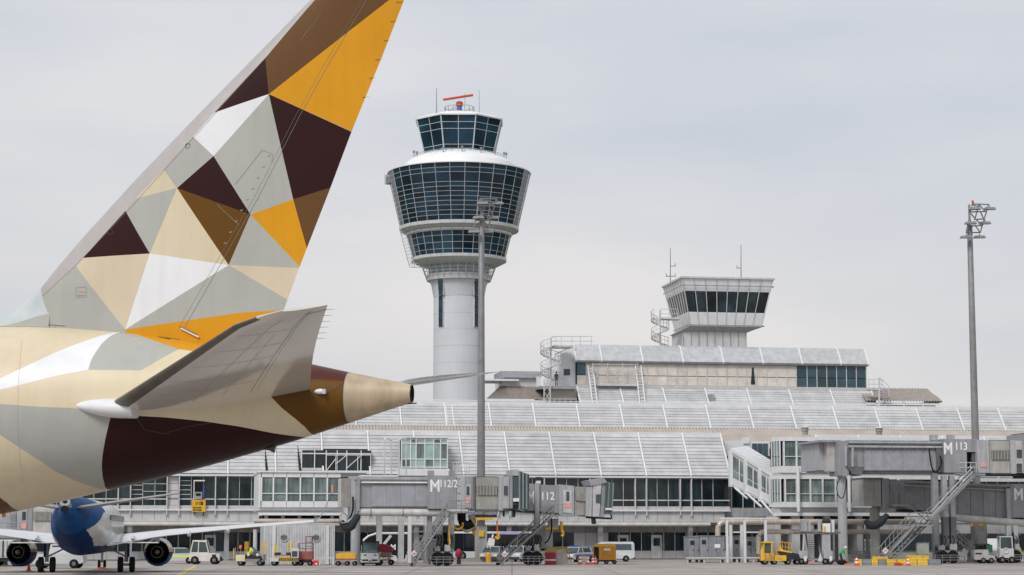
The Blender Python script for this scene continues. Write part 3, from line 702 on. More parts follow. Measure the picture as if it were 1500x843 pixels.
# steel cage and capital
zc1_, zc0_ = zb2_-1.25, kz(400, -kr(46))
MB().lathe([(kr(46), zc1_), (kr(44), zc0_)], n=24).build('neck_core', mat('neck panel', (.33, .35, .37), .5), mt)
mb = MB()
for k in range(28):
    a = 2*math.pi*k/28; r0, r1 = kr(55), kr(47.5)
    mb.tube((r0*math.cos(a), r0*math.sin(a), zc1_+.1), (r1*math.cos(a), r1*math.sin(a), zc0_-.6), .06, 5)
for f in (.25, .5, .75, .95):
    r = kr(55)+(kr(47.5)-kr(55))*f; z = zc1_+(zc0_-.6-zc1_)*f
    for k in range(28): mb.tube((r*math.cos(2*math.pi*k/28), r*math.sin(2*math.pi*k/28), z), (r*math.cos(2*math.pi*(k+1)/28), r*math.sin(2*math.pi*(k+1)/28), z), .045, 4)
mb.build('neck_lattice', TF, mt)
MB().lathe([(kr(47.5), zc0_+.2), (kr(47.5), zc0_-.8), (kr(45), zc0_-.9)], n=32).build('neck_ring', FRAME, mt)
zca, zcb = zc0_-.3, kz(432, -kr(38))
AP = .5
def octr(r, z, n=32): return [(r*math.cos(2*math.pi*(k+AP)/n), r*math.sin(2*math.pi*(k+AP)/n), z) for k in range(n)]
MB().loft([octr(kr(45.5), zca), octr(kr(40.5), (zca+zcb)/2+.3), octr(kr(37.6), zcb)]).build('capital', TOWC, mt, smooth=True)
MB().loft([octr(kr(37.2), zcb), octr(kr(37.2), 0)]).build('shaft', TOWC, mt, smooth=True)
for py in (432, 457, 480, 505, 530):
    MB().lathe([(kr(37.35), kz(py, -4.3)), (kr(37.4), kz(py, -4.3)-.05), (kr(37.35), kz(py, -4.3)-.1)], n=32).build('joint_ring', mat('tower joint', (.52, .535, .57), .7), mt)
for px0, px1 in ((642.5, 649.5), (693.5, 701)):
    for (r, zt_, zb_s) in ((kr(40.2), kz(403, -4.2), kz(432, -4.2)), (kr(37.4), kz(432, -4.2), kz(478, -4.2))):
        xm = ((px0+px1)/2-671)*345/3000*.995; yy = -math.sqrt(max(.1, r*r-xm*xm)); a = math.atan2(yy, xm)
        n = max(3, int((zt_-zb_s)/.75)); fl = (r-kr(37.4))*.6
        for k in range(n):
            zz = zb_s+(zt_-zb_s)*k/n; hh = (zt_-zb_s)/n
            o = bx('slot_window', TGLASS, mt, -.46, .46, -.12, .12, zz+.04, zz+hh-.06); rr = r + .04 + (fl*k/n*2 if fl > .05 else 0)
            o.location = (rr*math.cos(a), rr*math.sin(a), zz+hh/2); o.rotation_euler = (0, 0, a+math.pi/2)
        for sgn in (-1, 1):
            o = bx('slot_frame', FRAME, mt, -.05, .05, -.12, .16, zb_s, zt_); o.location = (r*math.cos(a)-sgn*.52*math.sin(a), r*math.sin(a)+sgn*.52*math.cos(a), (zb_s+zt_)/2); o.rotation_euler = (0, 0, a+math.pi/2)
# octagonal cab
A1, A0 = kr(62), kr(50)
zk1, zk0 = kz(168, -A1), kz(223, -A0)
def ok(f, off=0):
    r = (A1+(A0-A1)*f+off)/math.cos(math.pi/8); z = zk1+(zk0-zk1)*f
    return [(r*math.cos(math.pi/8+math.pi/4*k), r*math.sin(math.pi/8+math.pi/4*k), z) for k in range(8)]
MB().loft([ok(0, -.25), ok(1, -.25)]).build('cab_core', DKIN, mt)
mb = MB(); cuts = [0, .2, .39, .80, .97]; cuts = [0, .19, .37, .79, 1]
for k in range(8):
    am = math.pi/8+math.pi/4*(k+.5)
    for f in cuts+[.9]:
        a, b = ok(f)[k], ok(f)[(k+1)%8]; mb.tube(a, b, .05, 4)
    for h in (0, .5):
        a = Vector(ok(0)[k]).lerp(Vector(ok(0)[(k+1)%8]), h); b = Vector(ok(1)[k]).lerp(Vector(ok(1)[(k+1)%8]), h); mb.tube(a, b, .12 if h == 0 else .06, 5)
    for h in (0, .5):
        for j in range(4):
            def q_(f, hh, off): return Vector(ok(f, off)[k]).lerp(Vector(ok(f, off)[(k+1)%8]), hh)
            f0, f1 = cuts[j]+.006, cuts[j+1]-.006
            q = [q_(f1, h+.015, 0), q_(f1, h+.485, 0), q_(f0, h+.485, 0), q_(f0, h+.015, 0)]; q2 = [q_(f1, h+.015, -.1), q_(f1, h+.485, -.1), q_(f0, h+.485, -.1), q_(f0, h+.015, -.1)]
            MB().add(q+q2, [(0,1,2,3),(7,6,5,4),(0,4,5,1),(1,5,6,2),(2,6,7,3),(3,7,4,0)]).build('cab_window_pane', TGLASS, mt)
mb.build('cab_frame', TF, mt)
def oring(r, z): r /= math.cos(math.pi/8); return [(r*math.cos(math.pi/8+math.pi/4*k), r*math.sin(math.pi/8+math.pi/4*k), z) for k in range(8)]
MB().loft([oring(A1+.25, zk1-.05), oring(A1+.3, zk1+.15), oring(kr(46), zk1+.95), oring(kr(30), zk1+1.35), oring(kr(22), zk1+1.4)]).build('cab_roof', wr, mt)
MB().lathe([(kr(23), zk1+1.4), (kr(23), zk1+1.65)], n=24).build('roof_platform', FRAME, mt)
zq = zk1+1.65
mb = MB(); random.seed(3)
for k in range(16):
    a = 2*math.pi*k/16; mb.tube((kr(22)*math.cos(a), kr(22)*math.sin(a), zq), (kr(22)*math.cos(a), kr(22)*math.sin(a), zq+1.0), .05, 5)
    mb.tube((kr(22)*math.cos(a), kr(22)*math.sin(a), zq+1), (kr(22)*math.cos(a+.4), kr(22)*math.sin(a+.4), zq+1), .05, 5)
mb.build('platform_railing', STEEL, mt)
mb = MB()
for k in range(9):
    x = random.uniform(-2, 2); y = random.uniform(-1.5, 1); mb.box(x, x+.4, y, y+.4, zq, zq+random.uniform(.4, 1.1))
mb.build('roof_equipment', PANEL, mt)
# radar
rd = root('radar_antenna', 'orange rotating radar bar tilted on a red hub on top of the tall tower', 'radar', K)
MB().lathe([(.5, zq), (.4, zq+1.2)], n=12).build('pedestal', BLUE, rd); MB().lathe([(.3, zq+1.1), (.6, zq+1.3), (.62, zq+1.9), (.35, zq+2.1)], n=16).build('hub', mat('radar orange', (.50, .07, .02), .5), rd, smooth=True)
pa, pb2 = K.P(649.5, 146.3, -.6), K.P(692.5, 139.6, 1.2)
MB().tube(pa, pb2, .21, 10).build('radar_bar', mat('radar orange bar', (.60, .10, .03), .5), rd, smooth=True)
antenna('thin dark rod antenna left of the orange radar bar on the tall tower', K, 639.5, 129, 166, 0, .09)
antenna('thin pale rod antenna right of the orange radar bar on the tall tower', K, 702, 132, 166, 0, .06, m=STEEL)
antenna('thin short rod behind the orange radar bar on the tall tower', K, 681, 137, 153, .5, .05, m=STEEL)
# balcony things on the skirt
zs0 = kz(226, -kr(66)); mb = MB()
for k in range(48):
    a = 2*math.pi*k/48; r = kr(66); p = (r*math.cos(a), r*math.sin(a)); a2 = a+2*math.pi/48; p2 = (r*math.cos(a2), r*math.sin(a2))
    mb.tube((*p, zs0-.2), (*p, zs0+.95), .035, 4)
    for h in (.5, .95): mb.tube((*p, zs0+h), (*p2, zs0+h), .035, 4)
mb.build('balcony_railing', STEEL, mt)
for px, py in ((604, 226), (609, 227), (649, 221), (677, 219), (705, 221), (726, 222), (739, 228), (742, 229)):
    x = (px-671)*345/3000*.985; y = -math.sqrt(max(0, kr(72)**2-x*x)) if abs(x) < kr(71) else 0
    z = kz(py, y); MB().tube((x, y, z-1.0), (x, y, z+.3), .06, 5).build('camera_post', MAST, mt); bx('camera_head', MAST, mt, x-.2, x+.2, y-.3, y+.1, z+.2, z+.55)
x = (564-671)*345/3000; z0_ = K.z(564, 270, 0); MB().box(x-.1, x+.5, -.6, .6, z0_, z0_+1.2).build('side_antenna', STEEL, mt)
for k in range(3): MB().tube((x-.35+.2*k, -.3*k, z0_-.1), (x-.35+.2*k, -.3*k, z0_+1.6), .06, 5).build('side_antenna_rod', STEEL, mt)
# facade lift ladder on the left of the head
mb = MB()
for off in (0, 8):
    mb.tube(K.P(585+off, 335, -3), K.P(600+off, 392, -3), .08, 5)
for k in range(12):
    f = k/12; g = (k+1)/12
    a0 = K.P(585, 335, -3).lerp(K.P(600, 392, -3), f); b1 = K.P(593, 335, -3).lerp(K.P(608, 392, -3), g); mb.tube(a0, b1, .05, 4)
    mb.tube(a0, K.P(593, 335, -3).lerp(K.P(608, 392, -3), f), .05, 4)
for py in (386, 392): mb.tube(K.P(600, py, -3), K.P(628, py, -3), .07, 5)
for px in range(603, 628, 5): mb.tube(K.P(px, 386, -3), K.P(px+3, 392, -3), .05, 4)
mb.build('facade_ladder', TF, mt)
# ================================================================== lamp masts
def lampmast(label, pxb, D, pxt, pyt, width, heads, lean=0, base=True, outline=()):
    f = Fr(*gD(D, pxb), 0)
    o = root('lamp_mast', label, 'lamp mast', f, group='tall floodlight masts')
    zt_ = f.z(pxt, pyt)
    pts = [(width, 0), (width*.92, zt_*.3), (width*.8, zt_*.6), (width*.66, zt_-2.4), (width*.3, zt_-2.2), (width*.25, zt_)]
    MB().lathe(pts, n=16).build('pole', MAST, o, smooth=True)
    if base: bx('base_block', CONC, o, -.62, .62, -.5, .5, 0, 3.6); bx('control_box', YEL, o, -.2, .3, -.7, -.5, 2.5, 3.1)
    MB().lathe([(width*.7, zt_*.55), (width*.86, zt_*.55+.05), (width*.7, zt_*.55+.1)], n=12).build('joint', MAST, o)
    return o, f, zt_
m1, f1, z1 = lampmast('tall grey floodlight mast standing in front of the glazed tall tower', 704.5, 208, 704, 292, .43, ())
m2, f2, z2 = lampmast('tall grey floodlight mast standing alone against the sky at far right', 1433, 212, 1425, 300, .43, ())
def lamphead(o, f, pts, lat, bars, mk=None):
    """lattice bars and shallow lamp housings; all given on the mast plane with their own depth"""
    mb = MB()
    for a, b in lat: mb.tube(f.P(a[0], a[1], a[2]), f.P(b[0], b[1], b[2]), .07, 5)
    mb.build('lamp_frame', MAST, o)
    for (px, py, d) in pts:
        c = f.P(px, py, d)
        h = MB().loft([[(c.x-.55, c.y-.3, c.z+.1), (c.x+.45, c.y-.3, c.z+.14), (c.x+.45, c.y+.3, c.z+.14), (c.x-.55, c.y+.3, c.z+.1)], [(c.x-.65, c.y-.35, c.z-.12), (c.x+.6, c.y-.35, c.z-.1), (c.x+.6, c.y+.35, c.z-.1), (c.x-.65, c.y+.35, c.z-.12)]]).build('floodlight', mat('lamp housing', (.23, .235, .24), .5), o)
        mb = MB(); mb.tube((c.x, c.y, c.z+.1), (c.x, c.y, c.z+.35), .05, 5); mb.build('lamp_bracket', MAST, o)
for o, f, ox, oy in ((m1, f1, 704.5-1425, 292-300), (m2, f2, 0, 0)):
    V = lambda a, b, d=0: (a+ox, b+oy, d)
    lat = []
    # two leaning rails front and back with rungs and diagonals (positions in the mast's own plane)
    A = [V(1424, 300, -.5), V(1415, 341, -.9)]; B = [V(1448, 300, .9), V(1436, 341, .5)]; Cc = [V(1434, 300, .6), V(1428, 322, .5)]
    lat += [(A[0], A[1]), (B[0], B[1]), (Cc[0], Cc[1])]
    for k, (pa_, pb_) in enumerate((((1424, 299), (1449, 300)), ((1423, 311), (1444, 310)), ((1427, 322), (1441, 321)), ((1418, 331), (1439, 331)), ((1415, 341), (1436, 341)))): lat.append((V(*pa_, -.4), V(*pb_, .4)))
    for pa_, pb_ in (((1434, 300), (1444, 311)), ((1436, 310), (1441, 321)), ((1423, 300), (1434, 303)), ((1415, 341), (1425, 331)), ((1428, 330), (1436, 341)), ((1430, 322), (1438, 331)), ((1420, 311), (1428, 320))): lat.append((V(*pa_, 0), V(*pb_, .2)))
    lamphead(o, f, [V(1428, 306, -.6), V(1450, 306, .8), V(1422, 327, -.7), V(1443, 327, .7), V(1415.5, 347.5, -.9), V(1435, 347.5, .5)], lat, ())
c = f2.P(1425, 298, 0); MB().ell((c.x, c.y, c.z+.15), (.14, .14, .2), 8, 6).build('warning_light', mat('red lamp lens', (.6, .08, .05), .3), m2, smooth=True)
# ================================================================== gate building left
GA = -31.0
ga_ = root('gate_building', 'pale glazed gate room on stilts left of the boarding bridge numbered 112/2', 'gate building', T)
def gz_(py, d=GA, px=440): return T.z(px, py, d)
X0_, X1_ = T.u(379, GA, 720), T.u(499, GA, 720)
bx('roof', WHITE, ga_, X0_-.1, X1_+2.5, GA-.15, GA+12, gz_(692.5), gz_(691)+.05)
bx('wall', WHITE, ga_, X0_, X1_, GA+.3, GA+12, gz_(748), gz_(692.6))
px_ = [383, 400.5, 420, 440, 460, 479.5, 499]
for i in range(6):
    a, b = T.u(px_[i], GA, 715), T.u(px_[i+1], GA, 715)
    bx('parapet_panel', WHITE, ga_, a+.02, b-.02, GA, GA+.25, gz_(699.5), gz_(692.8)); bx('wall_panel', WHITE, ga_, a+.02, b-.02, GA, GA+.25, gz_(743.5), gz_(734.5))
    bx('window_pane', GGLASS, ga_, a+.07, b-.07, GA+.1, GA+.2, gz_(722.5), gz_(700.5)); bx('window_pane', GGLASS, ga_, a+.07, b-.07, GA+.1, GA+.2, gz_(734), gz_(724))
    bx('mullion', WHITE, ga_, a-.07, a+.07, GA-.02, GA+.22, gz_(734.3), gz_(699.7))
bx('transom', WHITE, ga_, T.u(383, GA, 715), X1_, GA-.01, GA+.22, gz_(723.9), gz_(722.6))
bx('corner_post', WHITE, ga_, X0_, T.u(383, GA, 715)-.08, GA-.03, GA+.3, gz_(744), gz_(692.7))
bx('base_beam', PANEL, ga_, X0_+.1, X1_+1, GA+.5, GA+11, gz_(751), gz_(743.8)); bx('base_beam', WHITE, ga_, X0_, X1_+1.5, GA+.1, GA+.6, gz_(755), gz_(751.2))
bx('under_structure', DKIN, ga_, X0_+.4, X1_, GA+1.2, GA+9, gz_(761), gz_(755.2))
for k in range(5): bx('stub_post', PANEL, ga_, X0_+.6+k*1.5, X0_+.9+k*1.5, GA+.7, GA+1.1, gz_(761), gz_(755.1))
MB().tube((X0_-.4, GA+.2, gz_(763.5)), (X1_+.2, GA+.2, gz_(763.5)), .22, 12).build('duct', PIPE, ga_, smooth=True)
# hooped ladders on its roof
for px in (563, 585):
    o = root('hoop_ladder', 'tall thin steel hoop ladder top, %s of the two on the gate roof' % ('left' if px == 563 else 'right'), 'ladder', T, group='hoop ladder tops')
    pts = []
    for k in range(9):
        t = math.pi*k/8; pts.append(T.P(px+5-5*math.cos(t), 647-5*math.sin(t), -22))
    MB().path([T.P(px, 697, -22)]+pts+[T.P(px+10, 697, -22)], .07, 6).build('hoop', FRAME, o)
    MB().path([T.P(px, 697, -21.4)]+[p+Vector((0, .6, 0)) for p in pts]+[T.P(px+10, 697, -21.4)], .07, 6).build('hoop', FRAME, o)
# ribbed shed with portholes
SD = -33.5
sh = root('ribbed_shed', 'white ribbed service shed with two round portholes under the left gate room', 'shed', T)
def sz(py): return T.z(430, py, SD)
sx_a, sx_b = T.u(386.5, SD, 800), T.u(491, SD, 800)
bx('wall', PANEL, sh, sx_a+.02, sx_b-.02, SD+.12, SD+9, 0, sz(769.5))
mb = MB(); n = 44
for k in range(n):
    x = sx_a+(sx_b-sx_a)*k/n; mb.prismx if 0 else mb.box(x, x+(sx_b-sx_a)/n*.6, SD+.05, SD+.12, .1, sz(770))
mb.build('ribbed_cladding', mat('ribbed cladding', (.66, .68, .70), .5, streak=.08), sh, kind='stuff')
for px in (401, 479.5): pb('post', WHITE, sh, T, px-2.5, 770, px+2.5, 827, SD-.08, SD+.04)
for px in (416, 463):
    c = T.P(px, 788, SD)
    ring = MB(); n = 24
    prof = [(.36, .02), (.36, -.06), (.30, -.06), (.29, .03)]
    ring.loft([[(c.x+r*math.cos(2*math.pi*k/n), c.y+.02+y, c.z+r*math.sin(2*math.pi*k/n)) for k in range(n)] for r, y in prof], caps=False).build('porthole_ring', FRAME, sh, smooth=True)
    MB().add([(c.x+.3*math.cos(2*math.pi*k/n), c.y+.0, c.z+.3*math.sin(2*math.pi*k/n)) for k in range(n)], [tuple(range(n))]).build('porthole_glass', mat('porthole grey', (.25, .26, .24), .4), sh)
    for q in (-.12, 0, .12): bx('porthole_louvre', DARK, sh, c.x-.27, c.x+.27, c.y-.03, c.y-.01, c.z+q-.015, c.z+q+.015)
for px0, px1 in ((392, 401), (468, 490)):
    o = root('low_rail_stand', 'low white portal stand by the ribbed shed, %s one' % ('narrow left' if px0 < 400 else 'wide right'), 'stand', T, group='white portal stands')
    d = SD-1.2
    pb('beam', WHITE, o, T, px0, 816.5, px1, 818.5, d, d+.15)
    for x in (px0, px1-2): bx('post', WHITE, o, T.u(x, d), T.u(x+2, d), d+.01, d+.13, 0, T.z(430, 818.5, d))
# ================================================================== gate building right
GB = -22.0
gb = root('gate_building', 'two-storey glazed gate building with grey window bands beside the sloping glass walkway', 'gate building', T)
def bz(py, px=1190): return T.z(px, py, GB)
e0, e1, e2 = T.u(1131, GB+1.6, 690), T.u(1144, GB, 690), T.u(1262, GB, 690)
e1b = T.u(1143, GB, 690)
eN = T.u(1131, GB+1.8, 690)
def poly_wall(name, m, z0, z1, off=0):
    pr = [(eN, GB+1.8+off), (e1b, GB+off), (T.u(1300, GB)+8, GB+off), (T.u(1300, GB)+8, GB+13), (eN+4.5, GB+13)]
    mb = MB(); mb.loft([[(x, y, z0) for x, y in pr], [(x, y, z1) for x, y in pr]]); return mb.build(name, m, gb)
poly_wall('parapet', WHITE, bz(646.5), bz(640.5)); poly_wall('wall', WHITE, bz(693), bz(683)); poly_wall('ledge', FRAME, bz(696.5), bz(693.2), .15); poly_wall('wall', WHITE, bz(702), bz(696.7)); poly_wall('wall', WHITE, bz(743.5), bz(735.5)); poly_wall('base_beam', PANEL, bz(751), bz(743.8), .6); poly_wall('base_beam', WHITE, bz(756), bz(751.2), .1)
poly_wall('glazing_backing', DKIN, bz(683.2), bz(646.7), .5); poly_wall('glazing_backing', DKIN, bz(735.7), bz(702.2), .5)
def gwin(pxs, rows, m):
    for i in range(len(pxs)-1):
        a, b = T.u(pxs[i], GB, 700), T.u(pxs[i+1], GB, 700)
        for (y0, y1) in rows: bx('window_pane', m, gb, a+.08, b-.08, GB+.15, GB+.25, bz(y1), bz(y0))
    for p in pxs:
        a = T.u(p, GB, 700); bx('mullion', WHITE, gb, a-.08, a+.08, GB-.03, GB+.26, bz(rows[-1][1]+.5), bz(rows[0][0]-.6))
    bx('transom', WHITE, gb, T.u(pxs[0], GB, 700), T.u(pxs[-1], GB, 700), GB+.0, GB+.24, bz(rows[0][1]+1.2), bz(rows[0][1]+.1))
gwin([1149, 1167.5, 1186, 1205], [(647.5, 668.5), (670, 682.5)], GGLASS)
gwin([1150, 1167, 1187, 1205, 1224], [(702.5, 723), (724.5, 735)], GGLASS)
gwin([1245, 1262, 1280, 1298, 1316], [(702.5, 723), (724.5, 735)], GGLASS)
gwin([1224, 1245, 1262], [(647.5, 668.5), (670, 682.5)], GGLASS)
for px in (1169.5, 1244):
    a = T.u(px, GB-.4, 720); MB().tube((a, GB-.4, bz(750)), (a, GB-.4, bz(686)), .17, 10).build('round_post', WHITE, gb, smooth=True)
# chamfered corner glazing
for (y0, y1) in ((647.5, 668.5), (670, 682.5), (702.5, 723), (724.5, 735)):
    for k in range(3):
        A_ = Vector((eN, GB+1.8, 0)); B_ = Vector((e1b, GB, 0)); nrm = Vector((-(B_-A_).y, (B_-A_).x, 0)).normalized()*-.02
        nrm = Vector(((B_-A_).y, -(B_-A_).x, 0)).normalized()*.04
        p = A_.lerp(B_, k/3+.05)+nrm; q = A_.lerp(B_, (k+1)/3-.05)+nrm; z0_, z1_ = bz(y1), bz(y0)
        MB().add([(p.x,p.y,z0_),(q.x,q.y,z0_),(q.x,q.y,z1_),(p.x,p.y,z1_),(p.x,p.y+.3,z0_),(q.x,q.y+.3,z0_),(q.x,q.y+.3,z1_),(p.x,p.y+.3,z1_)], [(0,1,2,3),(7,6,5,4),(0,4,5,1),(1,5,6,2),(2,6,7,3),(3,7,4,0)]).build('window_pane', mat('chamfer glass', (.24, .30, .30), .1, streak=.5, objvar=.2), gb)
for k in range(4):
    p = Vector((eN, GB+1.8, 0)).lerp(Vector((e1b, GB, 0)), k/3); MB().tube((p.x, p.y, bz(736)), (p.x, p.y, bz(702)), .07, 5).build('mullion', WHITE, gb); MB().tube((p.x, p.y, bz(683.5)), (p.x, p.y, bz(646)), .07, 5).build('mullion', WHITE, gb)
for (px, w_) in ((1136, 8), (1160, 12), (1178, 14), (1208, 8), (1256, 8)):
    o = bx('support_wall', PANEL, gb, T.u(px, GB+1, 790), T.u(px+w_, GB+1, 790), GB+.8+.01*px % .3, GB+4, 0, bz(756.2))
mb = MB()
for k in range(22): x = T.u(1120, GB+5)+k*.55; mb.box(x, x+.35, GB+4.4, GB+4.5, 0, bz(757))
mb.build('ribbed_wall', PANEL, gb, kind='stuff')
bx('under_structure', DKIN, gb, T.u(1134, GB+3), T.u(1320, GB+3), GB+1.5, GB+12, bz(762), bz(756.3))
# ---- sloping glass walkway
wk = root('sloping_walkway', 'sloping glazed walkway with white slatted roof descending to the two-storey gate building', 'walkway', T)
WD0, WD1 = GB+12, GB+2.5     # far (upper left) and near (lower right)
def wp(f, py_f0, py_f1):     # point along the walkway, f = 0 upper end, 1 lower end
    px = 1070+(1130-1070)*f; d = WD0+(WD1-WD0)*f; return T.P(px, py_f0+(py_f1-py_f0)*f, d)
top, bot, wt, wb = (659, 695), (711, 737), (663, 703), (698, 731)
def slab(name, m, l0, l1, f0, f1, off, th):
    a, b, c_, d_ = wp(f0, *l0), wp(f1, *l0), wp(f1, *l1), wp(f0, *l1); o_ = Vector((-.0, off, 0)); t_ = Vector((th*.9, th, 0))
    v = [p+o_ for p in (d_, c_, b, a)]+[p+o_+t_ for p in (d_, c_, b, a)]
    return MB().add(v, [(0,1,2,3),(7,6,5,4),(0,4,5,1),(1,5,6,2),(2,6,7,3),(3,7,4,0)]).build(name, m, wk)
slab('core', PANEL, (660, 696), (709, 735), 0, 1, .5, 3.5)
slab('lower_panel', WHITE, (698.5, 726), (708, 738), 0.02, 1, .25, .2)
fs = [.05, .22, .36, .40, .56, .70, .75, .88, .98]
for i in range(len(fs)-1):
    if fs[i+1]-fs[i] < .06: continue
    slab('window_pane', GGLASS, (665, 705), (685, 721), fs[i]+.01, fs[i+1]-.01, .2, .1); slab('window_pane', GGLASS, (686.5, 722.5), (697, 730), fs[i]+.01, fs[i+1]-.01, .2, .1)
for f in fs: slab('mullion', WHITE, (664, 703), (699, 732), f-.012, f+.012, .05, .2)
for f in (.01, .38, .73, 1.0):
    a = wp(f, 660, 698); b = wp(f, 713, 743); MB().box(a.x-.22, a.x+.22, a.y-.25, a.y+.3, b.z, a.z).build('portal_post', WHITE, wk)
slab('eaves_beam', WHITE, (657, 694), (662, 699), 0, 1.02, -.15, .5); slab('floor_beam', FRAME, (708, 737), (712, 741), 0, 1.0, -.05, 4)
mb = MB(); a, b = wp(0, 712, 0), wp(0, 712, 0); 
P_ = lambda f, y0, y1: wp(f, y0, y1)
for (fa, fb) in ((.1, .4), (.4, .75), (.75, 1.02)): mb.tube(P_(fa, 712, 742)+Vector((0, -.2, 0)), P_(fb, 716, 752)+Vector((0, -.2, 0)), .12, 6)
mb.build('brace', WHITE, wk)
R0 = [wp(0, 657, 0), wp(1.02, 0, 694)]
a, b = wp(0, 657, 694), wp(1.02, 657, 694); n = 16
for k in range(n):
    p, q = a.lerp(b, k/n+.005), a.lerp(b, (k+1)/n-.003)
    up = Vector((2.7, 3.0, .38))
    v = [p, q, q+up, p+up]; t_ = Vector((0, 0, -.08)); MB().add(v+[x+t_ for x in v], [(0,1,2,3),(7,6,5,4),(0,4,5,1),(1,5,6,2),(2,6,7,3),(3,7,4,0)]).build('roof_slat', WHITE, wk)
# ================================================================== pipes, plant boxes and rack
PD = GB-2.6
pr_ = root('pipe_rack', 'white steel post frame carrying beige pipes beside the grey plant cabinets', 'pipe rack', T)
for px in (1065.5, 1091.5, 1122): bx('post', WHITE, pr_, T.u(px-1.7, PD, 800), T.u(px+1.7, PD, 800), PD, PD+.22, 0, T.z(px, 760, PD))
for px in (1071, 1087): bx('post', WHITE, pr_, T.u(px-2, PD+4, 800), T.u(px+2, PD+4, 800), PD+4, PD+4.2, 0, T.z(px, 762, PD+4))
pb('beam', WHITE, pr_, T, 1055, 758.5, 1140, 760.5, PD-.05, PD+.3); pb('cross_rail', WHITE, pr_, T, 1074, 779, 1123, 781, PD+4, PD+4.15)
def pipe(label, pts, r, m=PIPE, d=PD+1.2):
    o = root('steam_pipe', label, 'pipe', T, group='beige insulated pipes')
    P = [T.P(p[0], p[1], d) for p in pts]; Q = [P[0]]
    for i in range(1, len(P)-1):
        a, b, c = P[i-1], P[i], P[i+1]; l = min(.95*r*3, (b-a).length*.45, (c-b).length*.45)
        p0 = b+(a-b).normalized()*l; p1 = b+(c-b).normalized()*l
        for k in range(6): t = k/5; Q.append(p0*(1-t)**2+b*2*t*(1-t)+p1*t*t)
    Q.append(P[-1]); MB().path(Q, r, 14).build('pipe', m, o, smooth=True)
    mb = MB()
    L_ = (P[-1]-P[-2]).length; n = int(L_/1.4)
    for k in range(1, n): c = P[-2].lerp(P[-1], k/n); mb.tube(c-Vector((.04, 0, 0)), c+Vector((.04, 0, 0)), r*1.06, 14)
    if n > 1: mb.build('pipe_band', FRAME, o)
    return o
pipe('upper beige pipe that bends down behind the leftmost rack post', [(1051.5, 811), (1051.5, 765), (1340, 764.5)], .27)
pipe('lower beige pipe that bends down above the yellow belt vehicle', [(1111, 812), (1111, 779), (1340, 779.5)], .25, d=PD+1.9)
def cabinet(label, px0, px1, py0, d, dep=2.0, panels=2, sign=False):
    o = root('plant_cabinet', label, 'cabinet', T, group='grey plant cabinets'); m = mat('cabinet grey', (.25, .265, .29), .5, streak=.2, objvar=.05)
    a, b = T.u(px0, d, 805), T.u(px1, d, 805); z = T.z((px0+px1)/2, py0, d)
    bx('body', m, o, a, b, d+.06, d+dep, .45, z); bx('plinth', STEEL, o, a, b, d+.1, d+dep-.1, .28, .44)
    for k in range(panels):
        x0, x1 = a+(b-a)*k/panels+.03, a+(b-a)*(k+1)/panels-.03; bx('door', m, o, x0, x1, d, d+.055, .5, z-.05); bx('handle', DARK, o, x1-.12, x1-.06, d-.03, d, 1.1, 1.3)
    bx('vent_grille', DARK, o, a+.15, a+.55, d-.03, d+.0, z-.75, z-.35); bx('lid', STEEL, o, a-.05, b+.05, d-.05, d+dep+.05, z, z+.07)
    for x in (a+.1, b-.3): bx('foot', DARK, o, x, x+.2, d+.2, d+.6, 0, .28)
    if sign: bx('notice', TXT, o, (a+b)/2+.2, (a+b)/2+.75, d-.02, d-.001, z-1.1, z-.75)
    return o
cabinet('grey plant cabinet with two dark vents, first of the row from the left', 1009, 1025, 787, PD+.5)
cabinet('large grey plant cabinet with white notice, second of the row from the left', 1026, 1062, 786, PD+.2, panels=3, sign=True)
cabinet('grey plant cabinet standing between the white rack posts', 1074, 1088, 786, PD+5)
cabinet('wide grey plant cabinet behind the yellow belt vehicle', 1093, 1116, 788, PD+3, panels=3)
o = root('guard_rail', 'low beige guard rail running in front of the grey plant cabinets', 'rail', T)
pb('rail', PIPEW, o, T, 1005, 816.5, 1120, 818.5, PD-.8, PD-.7)
for px in (1006, 1030, 1054, 1078, 1102, 1119): bx('post', PIPEW, o, T.u(px, PD-.7), T.u(px, PD-.7)+.1, PD-.69, PD-.6, 0, T.z(1060, 817, PD-.7))
# columns under the structures
def column(label, px, w_, pytop, d, m=JBL, round_=True):
    o = root('support_column', label, 'column', T, group='support columns under the bridges')
    u, z = T.at(px, pytop, d); r = w_*abs(T.u(px+1, d)-T.u(px, d))/2
    if round_: MB().lathe([(r, .25), (r, z)], u, d, 16).build('shaft', m, o, smooth=True); MB().lathe([(r*1.35, 0), (r*1.3, .25)], u, d, 16).build('base_plate', CONC, o)
    else: bx('shaft', m, o, u-r, u+r, d-r, d+r, .1, z); bx('base_plate', CONC, o, u-r*1.3, u+r*1.3, d-r*1.3, d+r*1.3, 0, .1)
    return o
column('thick round grey column beside the black hose loop left of the front-on white tractor', 521, 14, 748, GA-2.5)
column('square pale column rising right of the white tractor under the beige pipe', 555.5, 8, 756, GA+4, PANEL, False)
column('square column left of the dark glass doors behind the boarding stairs', 587.5, 8, 752, GA+5, PANEL, False)
column('slim pale column just right of the dark entrance glass', 600, 5, 752, GA+4, WHITE, False)
column('slim column behind the foot of the left boarding stairs', 624, 6, 752, GA+6, PANEL, False)
column('pale round column behind the loader with the seated worker', 374, 6, 776, SD+4, PIPEW)
